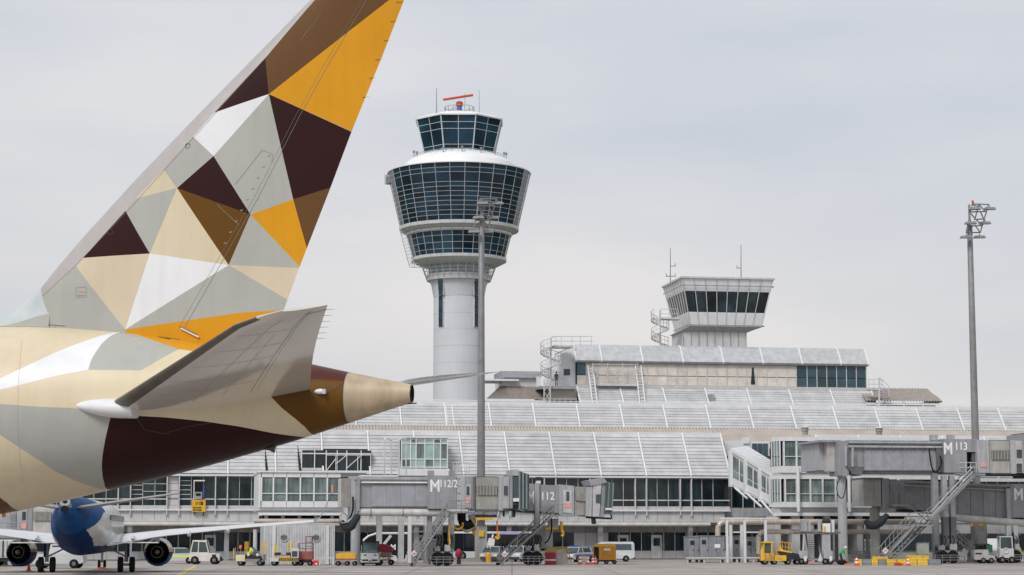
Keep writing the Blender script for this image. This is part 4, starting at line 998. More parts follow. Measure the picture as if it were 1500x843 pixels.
# ================================================================== boarding bridges
def corrug(o, x0, x1, d0, d1, z0, z1, n=16, name='corrugated_joint', dz=0.0):
    mb = MB()
    for k in range(n):
        a = x0+(x1-x0)*k/n; b = a+(x1-x0)/n
        s_ = dz/n*k
        mb.add([(a, d0, z0-s_), ((a+b)/2, d0-.09, z0-s_), (b, d0, z0-s_), (b, d1, z0-s_), (a, d1, z0-s_), (a, d0, z1-s_), ((a+b)/2, d0-.09, z1-s_), (b, d0, z1-s_), (b, d1, z1-s_), (a, d1, z1-s_)],
               [(0,1,6,5), (1,2,7,6), (2,3,8,7), (3,4,9,8), (4,0,5,9), (4,3,2,1,0), (5,6,7,8,9)])
    return mb.build(name, CURT, o)
def skewbox(name, m, o, fr, q, d0, d1):   # q: four picture corners TL TR BR BL
    P = [fr.P(x, y, d0) for x, y in q]; R = [p+Vector((0, d1-d0, 0)) for p in P]
    return MB().add([P[3], P[2], P[1], P[0], R[3], R[2], R[1], R[0]], [(0,1,2,3),(7,6,5,4),(0,4,5,1),(1,5,6,2),(2,6,7,3),(3,7,4,0)]).build(name, m, o)
def grille(o, fr, q, d, n=12):
    fb = skewbox('grille', DARK, o, fr, q, d, d+.04)
    mb = MB()
    for k in range(n):
        f = (k+.5)/n; a = fr.P(q[0][0]+(q[1][0]-q[0][0])*f, q[0][1]+(q[1][1]-q[0][1])*f, d-.02); b = fr.P(q[3][0]+(q[2][0]-q[3][0])*f, q[3][1]+(q[2][1]-q[3][1])*f, d-.02); mb.tube(a, b, .035, 4)
    g = mb.build('grille_bar', CURT, fb); return fb
def stairs(label, fr, top, bot, wpx, d, steps=16, rail=(0, -14), landing=None, mid=None, side=1.0, hang=True):
    """boarding bridge stairs: two stringers, treads, rails; top and bot are picture points of the near stringer"""
    o = root('boarding_stairs', label, 'stairs', fr, group='steel stairs of the boarding bridges')
    A, B = fr.P(*top, d), fr.P(*bot, d); W = Vector((0, side, 0))
    mb = MB(); mb.tube(A, B, .09, 6); mb.build('stringer', STEEL, o); MB().tube(A+W, B+W, .09, 6).build('stringer', STEEL, o)
    for k in range(1, steps):
        c = A.lerp(B, k/steps); bx('tread', DARK, o, c.x-.16, c.x+.16, c.y+.05, c.y+side-.05, c.z-.02, c.z+.03)
    up = Vector((0, 0, 1.0))
    for off in (Vector((0, 0, 0)), W):
        mb = MB(); mb.tube(A+up+off, B+up*.9+off, .045, 6); mb.tube(A+up*.5+off, B+up*.5+off, .035, 6)
        for k in range(7): c = A.lerp(B, k/6.0+.0); mb.tube(c+off, c+off+up, .035, 6)
        mb.build('handrail', STEEL, o)
    for off in (Vector((0, 0, 0)), W): MB().wheel(B.x, B.y+off.y, max(.12, B.z-.1), .13, .1).build('caster', BLACK, o)
    return o, A, B
def bogie(label, fr, pxc, d, wpx, topy, m=STEEL, colpx=None, z_lift=0):
    o = root('bridge_undercarriage', label, 'undercarriage', fr, group='wheeled undercarriages of the boarding bridges')
    c = fr.u(pxc, d, 820); w_ = (fr.u(pxc+wpx/2, d, 820)-fr.u(pxc-wpx/2, d, 820))/2
    for s_ in (-1, 1):
        wh = MB().wheel(c+s_*w_*.5, d, .62, .6, .45, 20).build('wheel', BLACK, o, smooth=True); MB().wheel(c+s_*w_*.5, d-.2, .62, .25, .12, 14).build('hub', DARK, wh)
    bx('axle_beam', STEEL, o, c-w_*.8, c+w_*.8, d-.1, d+1.4, .95, 1.25); bx('axle_beam', DARK, o, c-w_*.9, c+w_*.4, d+.1, d+1.2, 1.26, 1.55)
    mb = MB()
    for z in (.35, .6, .8): mb.tube((c-w_*1.5, d-.7, z), (c+w_*1.5, d-.7, z), .022, 6)
    for x in (-1.5, -.75, 0, .75, 1.5): mb.tube((c+w_*x, d-.7, .1), (c+w_*x, d-.7, .8), .022, 6)
    for x in (-1.5, 1.5): mb.tube((c+w_*x, d-.7, .6), (c+w_*x*.7, d+.2, .8), .05, 6)
    mb.build('guard_rail', STEEL, o)
    zt_ = fr.z(pxc, topy, d)
    cols = colpx or (pxc-wpx*.3, pxc+wpx*.3)
    for px in cols:
        u = fr.u(px, d+.6, 790); bx('lift_column', JBL, o, u-.22, u+.22, d+.35, d+.9, 1.2, zt_); bx('lift_sleeve', JBD, o, u-.27, u+.27, d+.3, d+.95, 1.5, 1.2+(zt_-1.2)*.45)
    bx('motor_box', STEEL, o, c-w_*.9, c-w_*.3, d-.25, d+.3, 1.3, 1.75); bx('motor_box', JBL, o, c+w_*.2, c+w_*.85, d-.3, d+.3, 1.3, 1.85)
    mb = MB()
    for k in range(5): x = c-w_*.8+k*w_*.4; mb.path([(x, d-.15, 1.5), (x+.1, d-.35, 1.9+.1*(k % 2)), (x+.25, d-.2, 2.3), (x+.2, d+.2, 2.6)], .045, 6)
    mb.build('hydraulic_hose', BLACK, o); return o
DB = -41.0
# ---- bridge 112/2 ---------------------------------------------------------------
A_ = root('boarding_bridge', 'grey boarding bridge lettered M 112/2 reaching right from the left gate room', 'boarding bridge', T, group='aircraft boarding bridges')
d = DB
corrug(A_, T.u(499, d), T.u(514, d), d+.4, d+3.2, T.z(505, 743, d), T.z(505, 701, d), 10)
pb('rotunda_frame', JBL, A_, T, 514, 698, 522, 757, d, d+3.2)
pb('rotunda_frame', JB, A_, T, 522.3, 700, 527, 749, d-.15, d+3.0)
pb('tunnel', JB, A_, T, 527, 709, 628, 743.5, d+.15, d+2.9)
for k in range(4): pb('tunnel_panel', mat('tunnel panel', (.31, .32, .35), .5, streak=.12, objvar=.03), A_, T, 545+k*21, 711, 565.8+k*21, 742, d+.08, d+.14)
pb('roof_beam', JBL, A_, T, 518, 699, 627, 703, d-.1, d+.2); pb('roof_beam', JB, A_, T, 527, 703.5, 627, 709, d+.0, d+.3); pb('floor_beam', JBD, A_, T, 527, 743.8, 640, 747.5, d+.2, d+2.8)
pb('cable_rail', WHITE, A_, T, 530, 706, 626, 708, d-.14, d-.02)
c = root('bridge_service_pipe', 'pale thick pipe slung under the bridge lettered 112/2', 'pipe', T)
MB().tube(T.P(525, 750.5, d+.3), T.P(655, 751.5, d+.3), .33, 14).build('pipe', PIPEW, c, smooth=True)
for px in (543, 590): a = T.P(px, 750.7, d+.3); MB().tube(a-Vector((.06, 0, 0)), a+Vector((.06, 0, 0)), .37, 14).build('pipe_collar', STEEL, c)
pb('outer_tunnel', JB, A_, T, 626.5, 697.5, 668.5, 745.5, d-.25, d+3.1)
pb('equipment_panel', JBL, A_, T, 669, 697.8, 681, 745.5, d-.22, d+3.1)
pb('door', JBL, A_, T, 681.3, 709, 690.5, 744, d-.27, d-.2); pb('door_wall', JB, A_, T, 681, 698, 693, 746, d-.19, d+3.1)
pb('door_window', CARG, A_, T, 683.6, 713, 687.6, 725.5, d-.31, d-.28); pb('notice', mat('red notice', (.7, .35, .33), .5), A_, T, 681.6, 729, 689, 737.5, d-.31, d-.28)
pb('end_post', JBD, A_, T, 693.2, 699, 696, 748, d-.3, d+3)
corrug(A_, T.u(696.3, d), T.u(729.5, d), d-.15, d+3.2, T.z(712, 746.5, d), T.z(712, 699.5, d), 22, dz=.0)
grille(A_, T, ((698.5, 712), (728.5, 712), (728.5, 725.5), (698.5, 725.5)), d-.3, 14)
pb('joint_frame', JBD, A_, T, 695, 698, 730, 699.4, d-.2, d+3.2); pb('joint_frame', JBD, A_, T, 695, 746.8, 748, 749, d-.2, d+3.2)
pb('cab_wall', JBL, A_, T, 730.2, 698, 736.5, 748, d-.4, d+3.3); pb('cab_wall', JBL, A_, T, 736.6, 699, 745.5, 745, d-.48, d+3.2)
pb('cab_window', CARG, A_, T, 738.3, 712, 744, 726, d-.53, d-.49); pb('cab_wall', JB, A_, T, 746, 696, 751, 745, d-.4, d+3.3)
pb('cab_canopy', JBL, A_, T, 751.5, 688, 760, 697, d-.6, d+3.2); pb('hood_core', HOOD, A_, T, 752, 693, 759.5, 740, d-.5, d+3.2)
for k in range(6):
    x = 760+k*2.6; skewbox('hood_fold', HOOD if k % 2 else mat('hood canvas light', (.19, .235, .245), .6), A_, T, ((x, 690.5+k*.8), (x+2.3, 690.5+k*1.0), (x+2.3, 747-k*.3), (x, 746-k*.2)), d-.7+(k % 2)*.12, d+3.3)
pb('hood_lamp_box', WHITE, A_, T, 752, 730, 760.5, 735, d-.75, d-.55)
mb = MB(); mb.tube(T.P(756, 735, d-.6), T.P(762, 748, d-.6), .06, 5); mb.tube(T.P(738, 749, d+.5), T.P(738, 757, d+.5), .1, 5); mb.tube(T.P(753, 748, d+.2), T.P(752.5, 758, d+.2), .16, 6); mb.tube(T.P(745, 747, d), T.P(765, 750, d), .08, 5); mb.build('cab_bracket', DARK, A_)
for px in (632, 663): pb('roof_box', JB, A_, T, px-4, 689.5, px+4, 697.3, d+.3, d+1.2)
mb = MB()
for px in (664, 669, 676, 684, 688): mb.tube(T.P(px, 678, d+1.5), T.P(px, 698, d+1.5), .04, 5)
for py in (678, 685, 691): mb.tube(T.P(664, py, d+1.5), T.P(688, py, d+1.5), .04, 5)
mb.build('roof_railing', FRAME, A_)
zt_ = T.z(640, 720.5, d-.3)
text('lettering', 'M', TXT, A_, T.u(629, d-.28), d-.27, zt_, T.z(635, 702.3, d-.3)-zt_, .02, sx=.82)
zt_ = T.z(640, 714, d-.3)
text('lettering', '112/2', TXT, A_, T.u(643, d-.28), d-.27, zt_, T.z(635, 702.8, d-.3)-zt_, .012, sx=.78)
mb = MB()
for px in (660, 668, 676, 688): mb.tube(T.P(px, 733, d-1.3), T.P(px, 749, d-1.3), .035, 5)
for py in (733, 741): mb.tube(T.P(656, py, d-1.3), T.P(690, py, d-1.3), .035, 5)
mb.build('landing_railing', STEEL, A_); bx('landing', STEEL, A_, T.u(656, d), T.u(692, d), d-1.4, d-.3, T.z(670, 751, d), T.z(670, 748.6, d))
for x in range(669, 681, 3): pb('ladder_rung', FRAME, A_, T, 669.5, 700+(x-669)*3.6, 673.5, 700.6+(x-669)*3.6, d-.32, d-.24)
pb('support_leg', JB, A_, T, 626, 745.8, 633, 790, d+.5, d+.9)
bogie('wheeled undercarriage under the bridge lettered 112/2, behind the left stairs', T, 648, d-.2, 26, 751, colpx=(644, 661))
stairs('steel stairs with open treads from the bridge lettered 112/2 down to left', T, (657, 753), (605, 829), 8, d-1.3, 18)
for k, (px, py) in enumerate(((606.5, 811), (739.5, 812))):
    o = root('hazard_sign', 'small white diamond hazard sign at the foot of the %s' % ('left stairs' if k == 0 else 'stairs under bridge 112'), 'sign', T, group='white diamond signs on stairs')
    c = T.P(px, py, d-1.55); h = .27; MB().add([(c.x-h, c.y, c.z), (c.x, c.y, c.z-h*1.15), (c.x+h, c.y, c.z), (c.x, c.y, c.z+h*1.15), (c.x-h, c.y+.03, c.z), (c.x, c.y+.03, c.z-h*1.15), (c.x+h, c.y+.03, c.z), (c.x, c.y+.03, c.z+h*1.15)], [(0,1,2,3),(7,6,5,4),(0,4,5,1),(1,5,6,2),(2,6,7,3),(3,7,4,0)]).build('plate', REDW, o)
    MB().box(c.x-.16, c.x+.16, c.y-.012, c.y-.002, c.z-.05, c.z+.05).build('red_bar', mat('pale red', (.5, .2, .2)), o); MB().tube((c.x, c.y+.05, 0.1), c, .03, 6).build('post', STEEL, o)
def hose(label, fr, pts, r, m, d, cat='hose', grp=None, name='service_hose'):
    o = root(name, label, cat, fr, group=grp); P = [fr.P(p[0], p[1], d+(p[2] if len(p) > 2 else 0)) for p in pts]; Q = []
    for i in range(len(P)-1):
        p0, p1, p2, p3 = P[max(i-1, 0)], P[i], P[i+1], P[min(i+2, len(P)-1)]
        for k in range(5):
            t = k/5; Q.append(.5*((2*p1)+(p2-p0)*t+(2*p0-5*p1+4*p2-p3)*t*t+(3*p1-p0-3*p2+p3)*t**3))
    Q.append(P[-1]); MB().path(Q, r, 10).build('hose', m, o, smooth=True); return o
def fathose(label, fr, q, d, m=BLACK):
    o = root('air_hose_bundle', label, 'hose', fr, group='black hanging air hoses'); P = [fr.P(x, y, d) for x, y, _ in q]; rings = []
    for i, p in enumerate(P):
        dr = (P[min(i+1, len(P)-1)]-P[max(i-1, 0)]).normalized(); a = Vector((0, 1, 0)); b = dr.cross(a).normalized(); r = q[i][2]*(1+.06*(-1)**i)
        rings.append([p+(a*math.cos(2*math.pi*k/10)+b*math.sin(2*math.pi*k/10))*r for k in range(10)])
    MB().loft(rings).build('hose', mat('black canvas hose', (.02, .022, .028), .8, bump=.5, scale=6), o, smooth=True); return o
fathose('black sagging air hose hanging left of the beige pipe under bridge 112/2', T, [(500, 763, .2), (502, 768, .33), (506, 772, .4), (510, 774, .42), (515, 770, .4), (519, 764, .36), (523, 758, .28), (526, 754, .2)], d-.3)
fathose('black sagging air hose hanging under the lower boarding bridge at right', T, [(1268, 762, .25), (1271, 767, .33), (1276, 770, .4), (1282, 770, .42), (1289, 766, .38), (1295, 760, .33), (1300, 754, .22)], GB-10)
hose('thin black cable running down the left bridge frame', T, [(517, 728), (517, 745), (514, 756), (510, 761)], .08, BLACK, d-.3)
hose('grey cable loop beside the left black air hose', T, [(498, 756), (503, 752), (509, 757), (507, 765), (500, 766), (497, 760)], .06, STEEL, d-.7)
hose('yellow hose hanging in a loop left of the coiled cable under bridge 112/2', T, [(665, 767), (666, 773), (671, 775.5), (677, 772), (678, 766)], .09, YEL, d+.5)
hose('coiled yellow cable hanging beside the concrete mast block', T, [(694, 760), (696, 765), (694, 770), (696, 775), (694, 780), (695, 784)], .13, YEL, d+2)
hose('straight yellow cable running down the lift column of bridge 112/2', T, [(657.5, 768), (658, 785), (659, 798)], .08, YEL, d-.6)
hose('thick black air duct curving below bridge 112/2', T, [(676, 752), (677, 764), (684, 770), (692, 766)], .38, BLACK, d+1.2)
hose('thick pale air duct curving behind the black one', T, [(690, 754), (692, 768), (684, 776), (679, 770)], .32, PIPEW, d+2.2)
hose('red and yellow hoist chain hanging right of the mast block', T, [(728, 763), (728.5, 775), (729, 782)], .06, ORG, d+1)
hose('yellow hoist hook hanging on its chain right of the mast block', T, [(729, 782), (731, 787), (728, 789), (726, 786)], .13, YEL, d+1)
o = root('hoist_beam', 'yellow hoist beam on the concrete block of the left floodlight mast', 'beam', T); pb('beam', YEL, o, T, 697, 758.5, 722, 762, -14.5, -14.1); pb('beam_arm', DARK, o, T, 690, 754, 728, 758.3, -14.5, -14.1)
# ---- bridge 112 -----------------------------------------------------------------
B_ = root('boarding_bridge', 'grey boarding bridge lettered 112 sloping down behind the dark hood of the first bridge', 'boarding bridge', T, group='aircraft boarding bridges')
d = DB+4
skewbox('tunnel', JB, B_, T, ((700, 703), (782, 709), (782, 748), (700, 744)), d+.2, d+3)
skewbox('outer_tunnel', JB, B_, T, ((773, 709.5), (822, 711.5), (822, 752), (773, 748)), d-.1, d+3.2)
pb('tunnel_post', JBL, B_, T, 784, 708, 790, 771, d-.35, d-.12)
skewbox('door_wall', JBL, B_, T, ((819, 710), (841, 712), (841, 756.5), (819, 754)), d-.2, d+3.2)
skewbox('door', mat('door light', (.5, .5, .52), .5), B_, T, ((825, 718), (837.5, 719), (837.5, 752), (825, 751)), d-.27, d-.21); pb('door_window', CARG, B_, T, 829.5, 720.5, 834, 734, d-.31, d-.28)
pb('notice', mat('orange notice', (.68, .34, .26), .5), B_, T, 825.5, 737.5, 836.5, 744, d-.31, d-.28)
corrug(B_, T.u(841, d), T.u(861, d), d+.0, d+3.2, T.z(851, 755, d), T.z(851, 713.5, d), 14)
grille(B_, T, ((843, 721), (858.5, 723), (858.5, 735), (843, 733)), d-.17, 9)
skewbox('cab_wall', JBL, B_, T, ((859, 714), (868, 713), (866.5, 757), (858, 756)), d-.45, d+3.2); skewbox('cab_wall', mat('cab light', (.47, .47, .48), .5, streak=.15), B_, T, ((868.5, 712), (881, 708), (878, 757), (868, 757)), d-.5, d+3.2)
pb('cab_window', CARG, B_, T, 873, 724.5, 880, 737, d-.56, d-.52); skewbox('cab_canopy', JB, B_, T, ((862, 704), (884, 700), (890, 707), (866, 712)), d-.6, d+3); skewbox('cab_wall', JB, B_, T, ((881.5, 706), (888, 706), (885, 757), (879, 757)), d-.4, d+3.2)
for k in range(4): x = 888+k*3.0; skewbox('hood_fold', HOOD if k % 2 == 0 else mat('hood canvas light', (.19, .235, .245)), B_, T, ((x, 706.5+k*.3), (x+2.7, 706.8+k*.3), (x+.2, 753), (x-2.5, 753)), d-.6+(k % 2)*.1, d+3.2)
pb('hood_lamp_box', WHITE, B_, T, 887, 744.5, 897, 747.5, d-.75, d-.62); mb = MB(); mb.tube(T.P(869, 757, d), T.P(870, 768, d), .22, 6); mb.tube(T.P(858, 758, d), T.P(896, 760, d), .09, 5); mb.tube(T.P(893, 747, d-.3), T.P(896, 759, d-.3), .07, 5); mb.build('cab_bracket', DARK, B_)
pb('roof_camera', DARK, B_, T, 785.5, 699, 793.5, 704.5, d+.2, d+.7); pb('roof_box', WHITE, B_, T, 786, 704.6, 792, 709, d+.2, d+.7)
skewbox('floor_beam', JBD, B_, T, ((773, 748.5), (822, 752.5), (822, 755), (773, 751)), d+.2, d+3)
zt_ = T.z(805, 732.3, d-.3)
text('lettering', '112', TXT, B_, T.u(791.5, d-.13), d-.12, zt_, T.z(805, 720.8, d-.3)-zt_, .015, sx=.9)
zt_ = T.z(778, 737.3, d-.3); text('lettering', 'M', TXT, B_, T.u(773.4, d-.13), d-.12, zt_, T.z(778, 719, d-.3)-zt_, .02, sx=.5)
bx('landing', STEEL, B_, T.u(806, d), T.u(840, d), d-1.3, d-.25, T.z(820, 757, d), T.z(820, 754.8, d))
mb = MB()
for px in (808, 816, 824): mb.tube(T.P(px, 738, d-1.2), T.P(px, 755, d-1.2), .035, 5)
for py in (738, 746): mb.tube(T.P(806, py, d-1.2), T.P(826, py+1, d-1.2), .035, 5)
mb.build('landing_railing', STEEL, B_)
bogie('wheeled undercarriage under the bridge lettered 112, right of its stairs', T, 780, d-.2, 22, 752, colpx=(786, 787))
stairs('steel stairs crossing diagonally in front of the bus below bridge 112', T, (812, 753.5), (731, 829.5), 8, d-1.3, 20)
o = root('control_box', 'grey winch box with yellow base hanging under bridge 112', 'box', T); pb('body', JBL, o, T, 805, 760, 818, 773, d+1, d+2); pb('base', YEL, o, T, 800, 773, 818, 776, d+.9, d+2)
o = root('air_tank', 'grey hanging air unit under bridge 112 left of the yellow cable hook', 'tank', T); a = T.P(801, 788, d+2); MB().lathe([(.45, a.z-.9), (.55, a.z-.6), (.55, a.z+.9), (.3, a.z+1)], a.x, a.y, 14).build('body', JBL, o, smooth=True)
hose('dark cable hanging from the winch box under bridge 112', T, [(807, 757), (808, 775), (804, 790), (798, 796)], .07, BLACK, d-.3)
hose('yellow hook hanging from a dark cable under bridge 112', T, [(822, 764), (823, 776), (825, 782), (823, 786)], .14, YEL, d)
# ---- bridge M 113 ----------------------------------------------------------------
Cb = root('boarding_bridge', 'long grey boarding bridge lettered M 113 at upper right with a dark door opening', 'boarding bridge', T, group='aircraft boarding bridges')
d = GB-12
m_ = mat('curtain light', (.45, .44, .425), .6, streak=.1)
pb('connecting_tunnel', JBL, Cb, T, 1200, 647, 1212, 689, d+2.2, d+8); pb('connecting_tunnel', m_, Cb, T, 1212.2, 648, 1230, 691, d+1.2, d+8); pb('connector_top', JB, Cb, T, 1200, 645, 1232, 648, d+.8, d+8)
pb('portal_head', JB, Cb, T, 1229, 646, 1243, 697, d-.1, d+2.9); pb('portal_post', JB, Cb, T, 1234, 648, 1241, 698, d-.2, d-.12)
pb('tunnel', JB, Cb, T, 1243, 656, 1383, 690.5, d+.3, d+3)
for k in range(4): pb('tunnel_panel', mat('tunnel panel', (.36, .37, .40)), Cb, T, 1266+k*28.5, 659.5, 1294.3+k*28.5, 689, d+.22, d+.29)
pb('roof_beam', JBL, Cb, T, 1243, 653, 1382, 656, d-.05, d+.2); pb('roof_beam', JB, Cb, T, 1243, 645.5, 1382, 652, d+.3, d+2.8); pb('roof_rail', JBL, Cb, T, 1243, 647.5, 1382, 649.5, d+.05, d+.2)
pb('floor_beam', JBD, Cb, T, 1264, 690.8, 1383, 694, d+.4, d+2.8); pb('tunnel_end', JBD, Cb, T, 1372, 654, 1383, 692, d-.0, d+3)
mb = MB()
for k in range(14): mb.tube(T.P(1266+k*8.5, 656, d-.0), T.P(1266+k*8.5, 659.5, d), .05, 5)
mb.build('rail_hanger', JBD, Cb)
mb = MB(); 
for px, y0, y1 in ((1239, 653, 683), (1249, 656, 684)): mb.tube(T.P(px, y0, d-.35), T.P(px, y1, d-.35), .12, 6)
mb.build('lift_cylinder', JBL, Cb); skewbox('tilt_bracket', JBD, Cb, T, ((1241, 683), (1266, 684), (1262, 697), (1248, 694)), d-.3, d+2)
pb('outer_tunnel', JB, Cb, T, 1383, 643.5, 1416.2, 692.5, d-.3, d+3.2); pb('outer_tunnel', JB, Cb, T, 1416.2, 643.5, 1431, 662.3, d-.3, d+3.2); pb('outer_tunnel', JB, Cb, T, 1429.5, 662.4, 1431, 692.5, d-.3, d+3.2)
pb('door_recess', DKIN, Cb, T, 1416.3, 662.4, 1429.4, 692.5, d+.5, d+3.0); pb('open_door', mat('door dark', (.10, .12, .13), .4), Cb, T, 1424, 663, 1429, 692, d-.1, d+.3)
pb('equipment_panel', JBL, Cb, T, 1431.3, 644.5, 1449, 693, d-.3, d+3.2); pb('notice', mat('red notice', (.7, .35, .33)), Cb, T, 1436.5, 678.5, 1445, 684.5, d-.36, d-.31)
corrug(Cb, T.u(1449.5, d), T.u(1480, d), d-.1, d+3.2, T.z(1465, 693.5, d), T.z(1465, 646, d), 20); grille(Cb, T, ((1453, 660), (1479, 660), (1479, 673.5), (1453, 673.5)), d-.26, 12)
pb('joint_frame', JBD, Cb, T, 1448, 645, 1482, 646, d-.15, d+3.2)
pb('cab_wall', JBL, Cb, T, 1480.3, 645, 1488, 694, d-.4, d+3.3); pb('cab_wall', m_, Cb, T, 1488.2, 646, 1498, 693, d-.45, d+3.2)
for y0, y1 in ((659, 671), (679.5, 692)): pb('cab_window', CARG, Cb, T, 1489.5, y0, 1497, y1, d-.5, d-.46)
pb('cab_wall', JB, Cb, T, 1498.2, 636, 1506, 694, d-.5, d+3.3); pb('hood', HOOD, Cb, T, 1506.5, 634, 1522, 700, d-.6, d+3.3); pb('floor_beam', DARK, Cb, T, 1431, 693.6, 1506, 697, d-.2, d+3)
for px in (1370, 1395): pb('roof_box', JBL, Cb, T, px-4, 637, px+4, 645.3, d+.4, d+1.3)
zt_ = T.z(1395, 665.5, d-.3); text('lettering', 'M', TXT, Cb, T.u(1383.8, d-.33), d-.32, zt_, T.z(1395, 648, d-.3)-zt_, .03, sx=.78)
zt_ = T.z(1395, 659.3, d-.3); text('lettering', '113', TXT, Cb, T.u(1400.5, d-.33), d-.32, zt_, T.z(1395, 647.8, d-.3)-zt_, .018, sx=.85)
mb = MB()
for px in (1415, 1422, 1430): mb.tube(T.P(px, 678, d-.8), T.P(px, 693, d-.8), .035, 5)
for py in (678, 685): mb.tube(T.P(1405, py, d-.8), T.P(1430, py, d-.8), .035, 5)
mb.build('landing_railing', FRAME, Cb); bx('landing', STEEL, Cb, T.u(1400, d), T.u(1437, d), d-1.3, d-.35, T.z(1420, 697.5, d), T.z(1420, 694.5, d))
column('thick round grey column with a cable loop in front of the two-storey gate building', 1233, 13, 698, d+1)
o = column('square column behind the long stairs of bridge M 113', 1368.5, 8, 694, d+.5, JB, False)
pb('column_collar', CONC, o.parent or o, T, 1361, 805, 1376, 826, d-.2, d+.9) if False else None
hose('black cable drooping along the end of the long right bridge', T, [(1361, 657), (1363, 675), (1367, 690), (1374, 690), (1379, 678), (1377, 668)], .07, BLACK, d-.3)
hose('cable loop hanging by the round column before the gate building', T, [(1231, 700), (1226, 712), (1227, 724), (1232, 730), (1236, 727), (1239, 712), (1240, 700)], .05, DARK, d-.2)
so_, A, B = stairs('long steel stairs with a middle landing descending left from bridge M 113', T, (1428, 698), (1300, 828), 8, d-1.6, 26)
mb = MB(); ml = T.P(1345, 769, d-2.8)
q = [T.P(1333, 765, d-2.6), T.P(1362, 763, d-2.6)]
MB().tube(T.P(1425, 698, d-2.7), T.P(1362, 762, d-2.7), .12, 6).build('stringer', STEEL, so_)
MB().tube(T.P(1340, 770, d-2.7), T.P(1290, 824, d-2.7), .12, 6).build('stringer', STEEL, so_)
bx('middle_landing', STEEL, so_, T.P(1335, 769, d-2.7).x, T.P(1368, 769, d-2.7).x, d-2.7, d-.8, T.z(1350, 771, d-2.7), T.z(1350, 769, d-2.7))
for a, b in (((1332, 752), (1364, 750)), ((1333, 760), (1364, 758)), ((1332, 752), (1285, 806)), ((1364, 750), (1425, 684)), ((1364, 757), (1425, 691)), ((1337, 762), (1288, 814))): mb.tube(T.P(*a, d-2.7), T.P(*b, d-2.7), .04, 5)
for f in range(9):
    p = T.P(1332-f*5.8, 752+f*6.6, d-2.7); mb.tube(p, p-Vector((0, 0, 1.1)), .03, 5)
    p = T.P(1364+f*7.2, 750-f*7.8, d-2.7); mb.tube(p, p-Vector((0, 0, 1.0)), .03, 5)
mb.build('handrail', STEEL, so_)
bogie('large double wheeled undercarriage below bridge M 113 beside the square column', T, 1388, d-.5, 30, 697, colpx=(1385, 1396))
# ---- lower bridge at right -----------------------------------------------------------
D_ = root('boarding_bridge', 'dull grey lower boarding bridge with white letter M cut by the right frame edge', 'boarding bridge', T, group='aircraft boarding bridges')
d = GB-7; m2_ = mat('bridge dull grey', (.25, .255, .27), .55, streak=.2); m3_ = mat('bridge dull joint', (.29, .29, .285), .6, streak=.2)
corrug(D_, T.u(1265.5, d), T.u(1292, d), d+.2, d+3.5, T.z(1278, 741.5, d), T.z(1278, 702, d), 14); pb('joint_head', JBD, D_, T, 1264, 700, 1294, 702, d, d+3.4)
pb('rotunda_frame', JB, D_, T, 1292.5, 701, 1303, 748, d, d+3.2); pb('rotunda_frame', m2_, D_, T, 1303.5, 704, 1326, 744, d+.3, d+3)
skewbox('tunnel', m2_, D_, T, ((1326, 703), (1482, 712), (1482, 757), (1326, 746)), d+.3, d+3.1)
for k in range(5): x = 1385+k*18.5; skewbox('tunnel_panel', mat('tunnel panel dull', (.27, .275, .29), .5, streak=.15, objvar=.08), D_, T, ((x, 715.5+k*1.2), (x+17.8, 716.7+k*1.2), (x+17.8, 754+k*1.4), (x, 752.6+k*1.4)), d+.22, d+.29)
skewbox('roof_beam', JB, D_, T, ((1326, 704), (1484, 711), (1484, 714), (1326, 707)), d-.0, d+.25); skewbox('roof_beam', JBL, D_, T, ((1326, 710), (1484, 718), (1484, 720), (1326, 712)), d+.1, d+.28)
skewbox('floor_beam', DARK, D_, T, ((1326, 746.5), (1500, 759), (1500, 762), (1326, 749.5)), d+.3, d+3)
pb('outer_tunnel', JB, D_, T, 1481, 709.5, 1530, 758.5, d-.1, d+3.3); zt_ = T.z(1490, 733, d-.1); text('lettering', 'M', TXT, D_, T.u(1485, d-.12), d-.12, zt_, T.z(1490, 715, d-.1)-zt_, .025, sx=.8)
pass
pb('support_post', JBL, D_, T, 1475, 716, 1481, 776, d-.2, d+.2); bx('platform', STEEL, D_, T.u(1303, d-.5), T.u(1330, d-.5), d-1.4, d, T.z(1315, 742, d-.5), T.z(1315, 739.5, d-.5))
mb = MB()
for px in (1305, 1313, 1321, 1329): mb.tube(T.P(px, 722, d-1.3), T.P(px, 740, d-1.3), .035, 5)
for py in (722, 731): mb.tube(T.P(1303, py, d-1.3), T.P(1331, py, d-1.3), .035, 5); mb.tube(T.P(1331, py, d-1.3), T.P(1360, py+24, d-1.3), .035, 5)
mb.tube(T.P(1331, 741, d-1.3), T.P(1360, 765, d-1.3), .06, 5); mb.build('platform_railing', STEEL, D_)
c = root('bridge_service_pipe', 'pale thick pipe slung below the dull lower right bridge', 'pipe', T); MB().tube(T.P(1378, 757, d-.2), T.P(1520, 768.5, d-.2), .36, 14).build('pipe', PIPEW, c, smooth=True)
column('round grey column behind the right black air hose', 1281, 14, 745, d+1.3, CONC)
bogie('wheeled undercarriage of the dull lower bridge near the right frame edge', T, 1482, d-3, 24, 770, colpx=(1477, 1487))
stairs('short dark railed stairs near the right end between two undercarriages', T, (1402, 792), (1440, 826), 8, GB-6, 9)
o = root('hazard_sign', 'small white and red notice plate on the short stairs near the right edge', 'sign', T); MB().prism([(-.42, -.15), (.1, -.48), (.42, .15), (-.1, .48)], 0, .03).build('plate', REDW, o).location = T.P(1413, 810, GB-6.4)
MB().tube(T.P(1413, 810, GB-6.35), T.P(1413, 826, GB-6.35), .03, 6).build('post', STEEL, o)
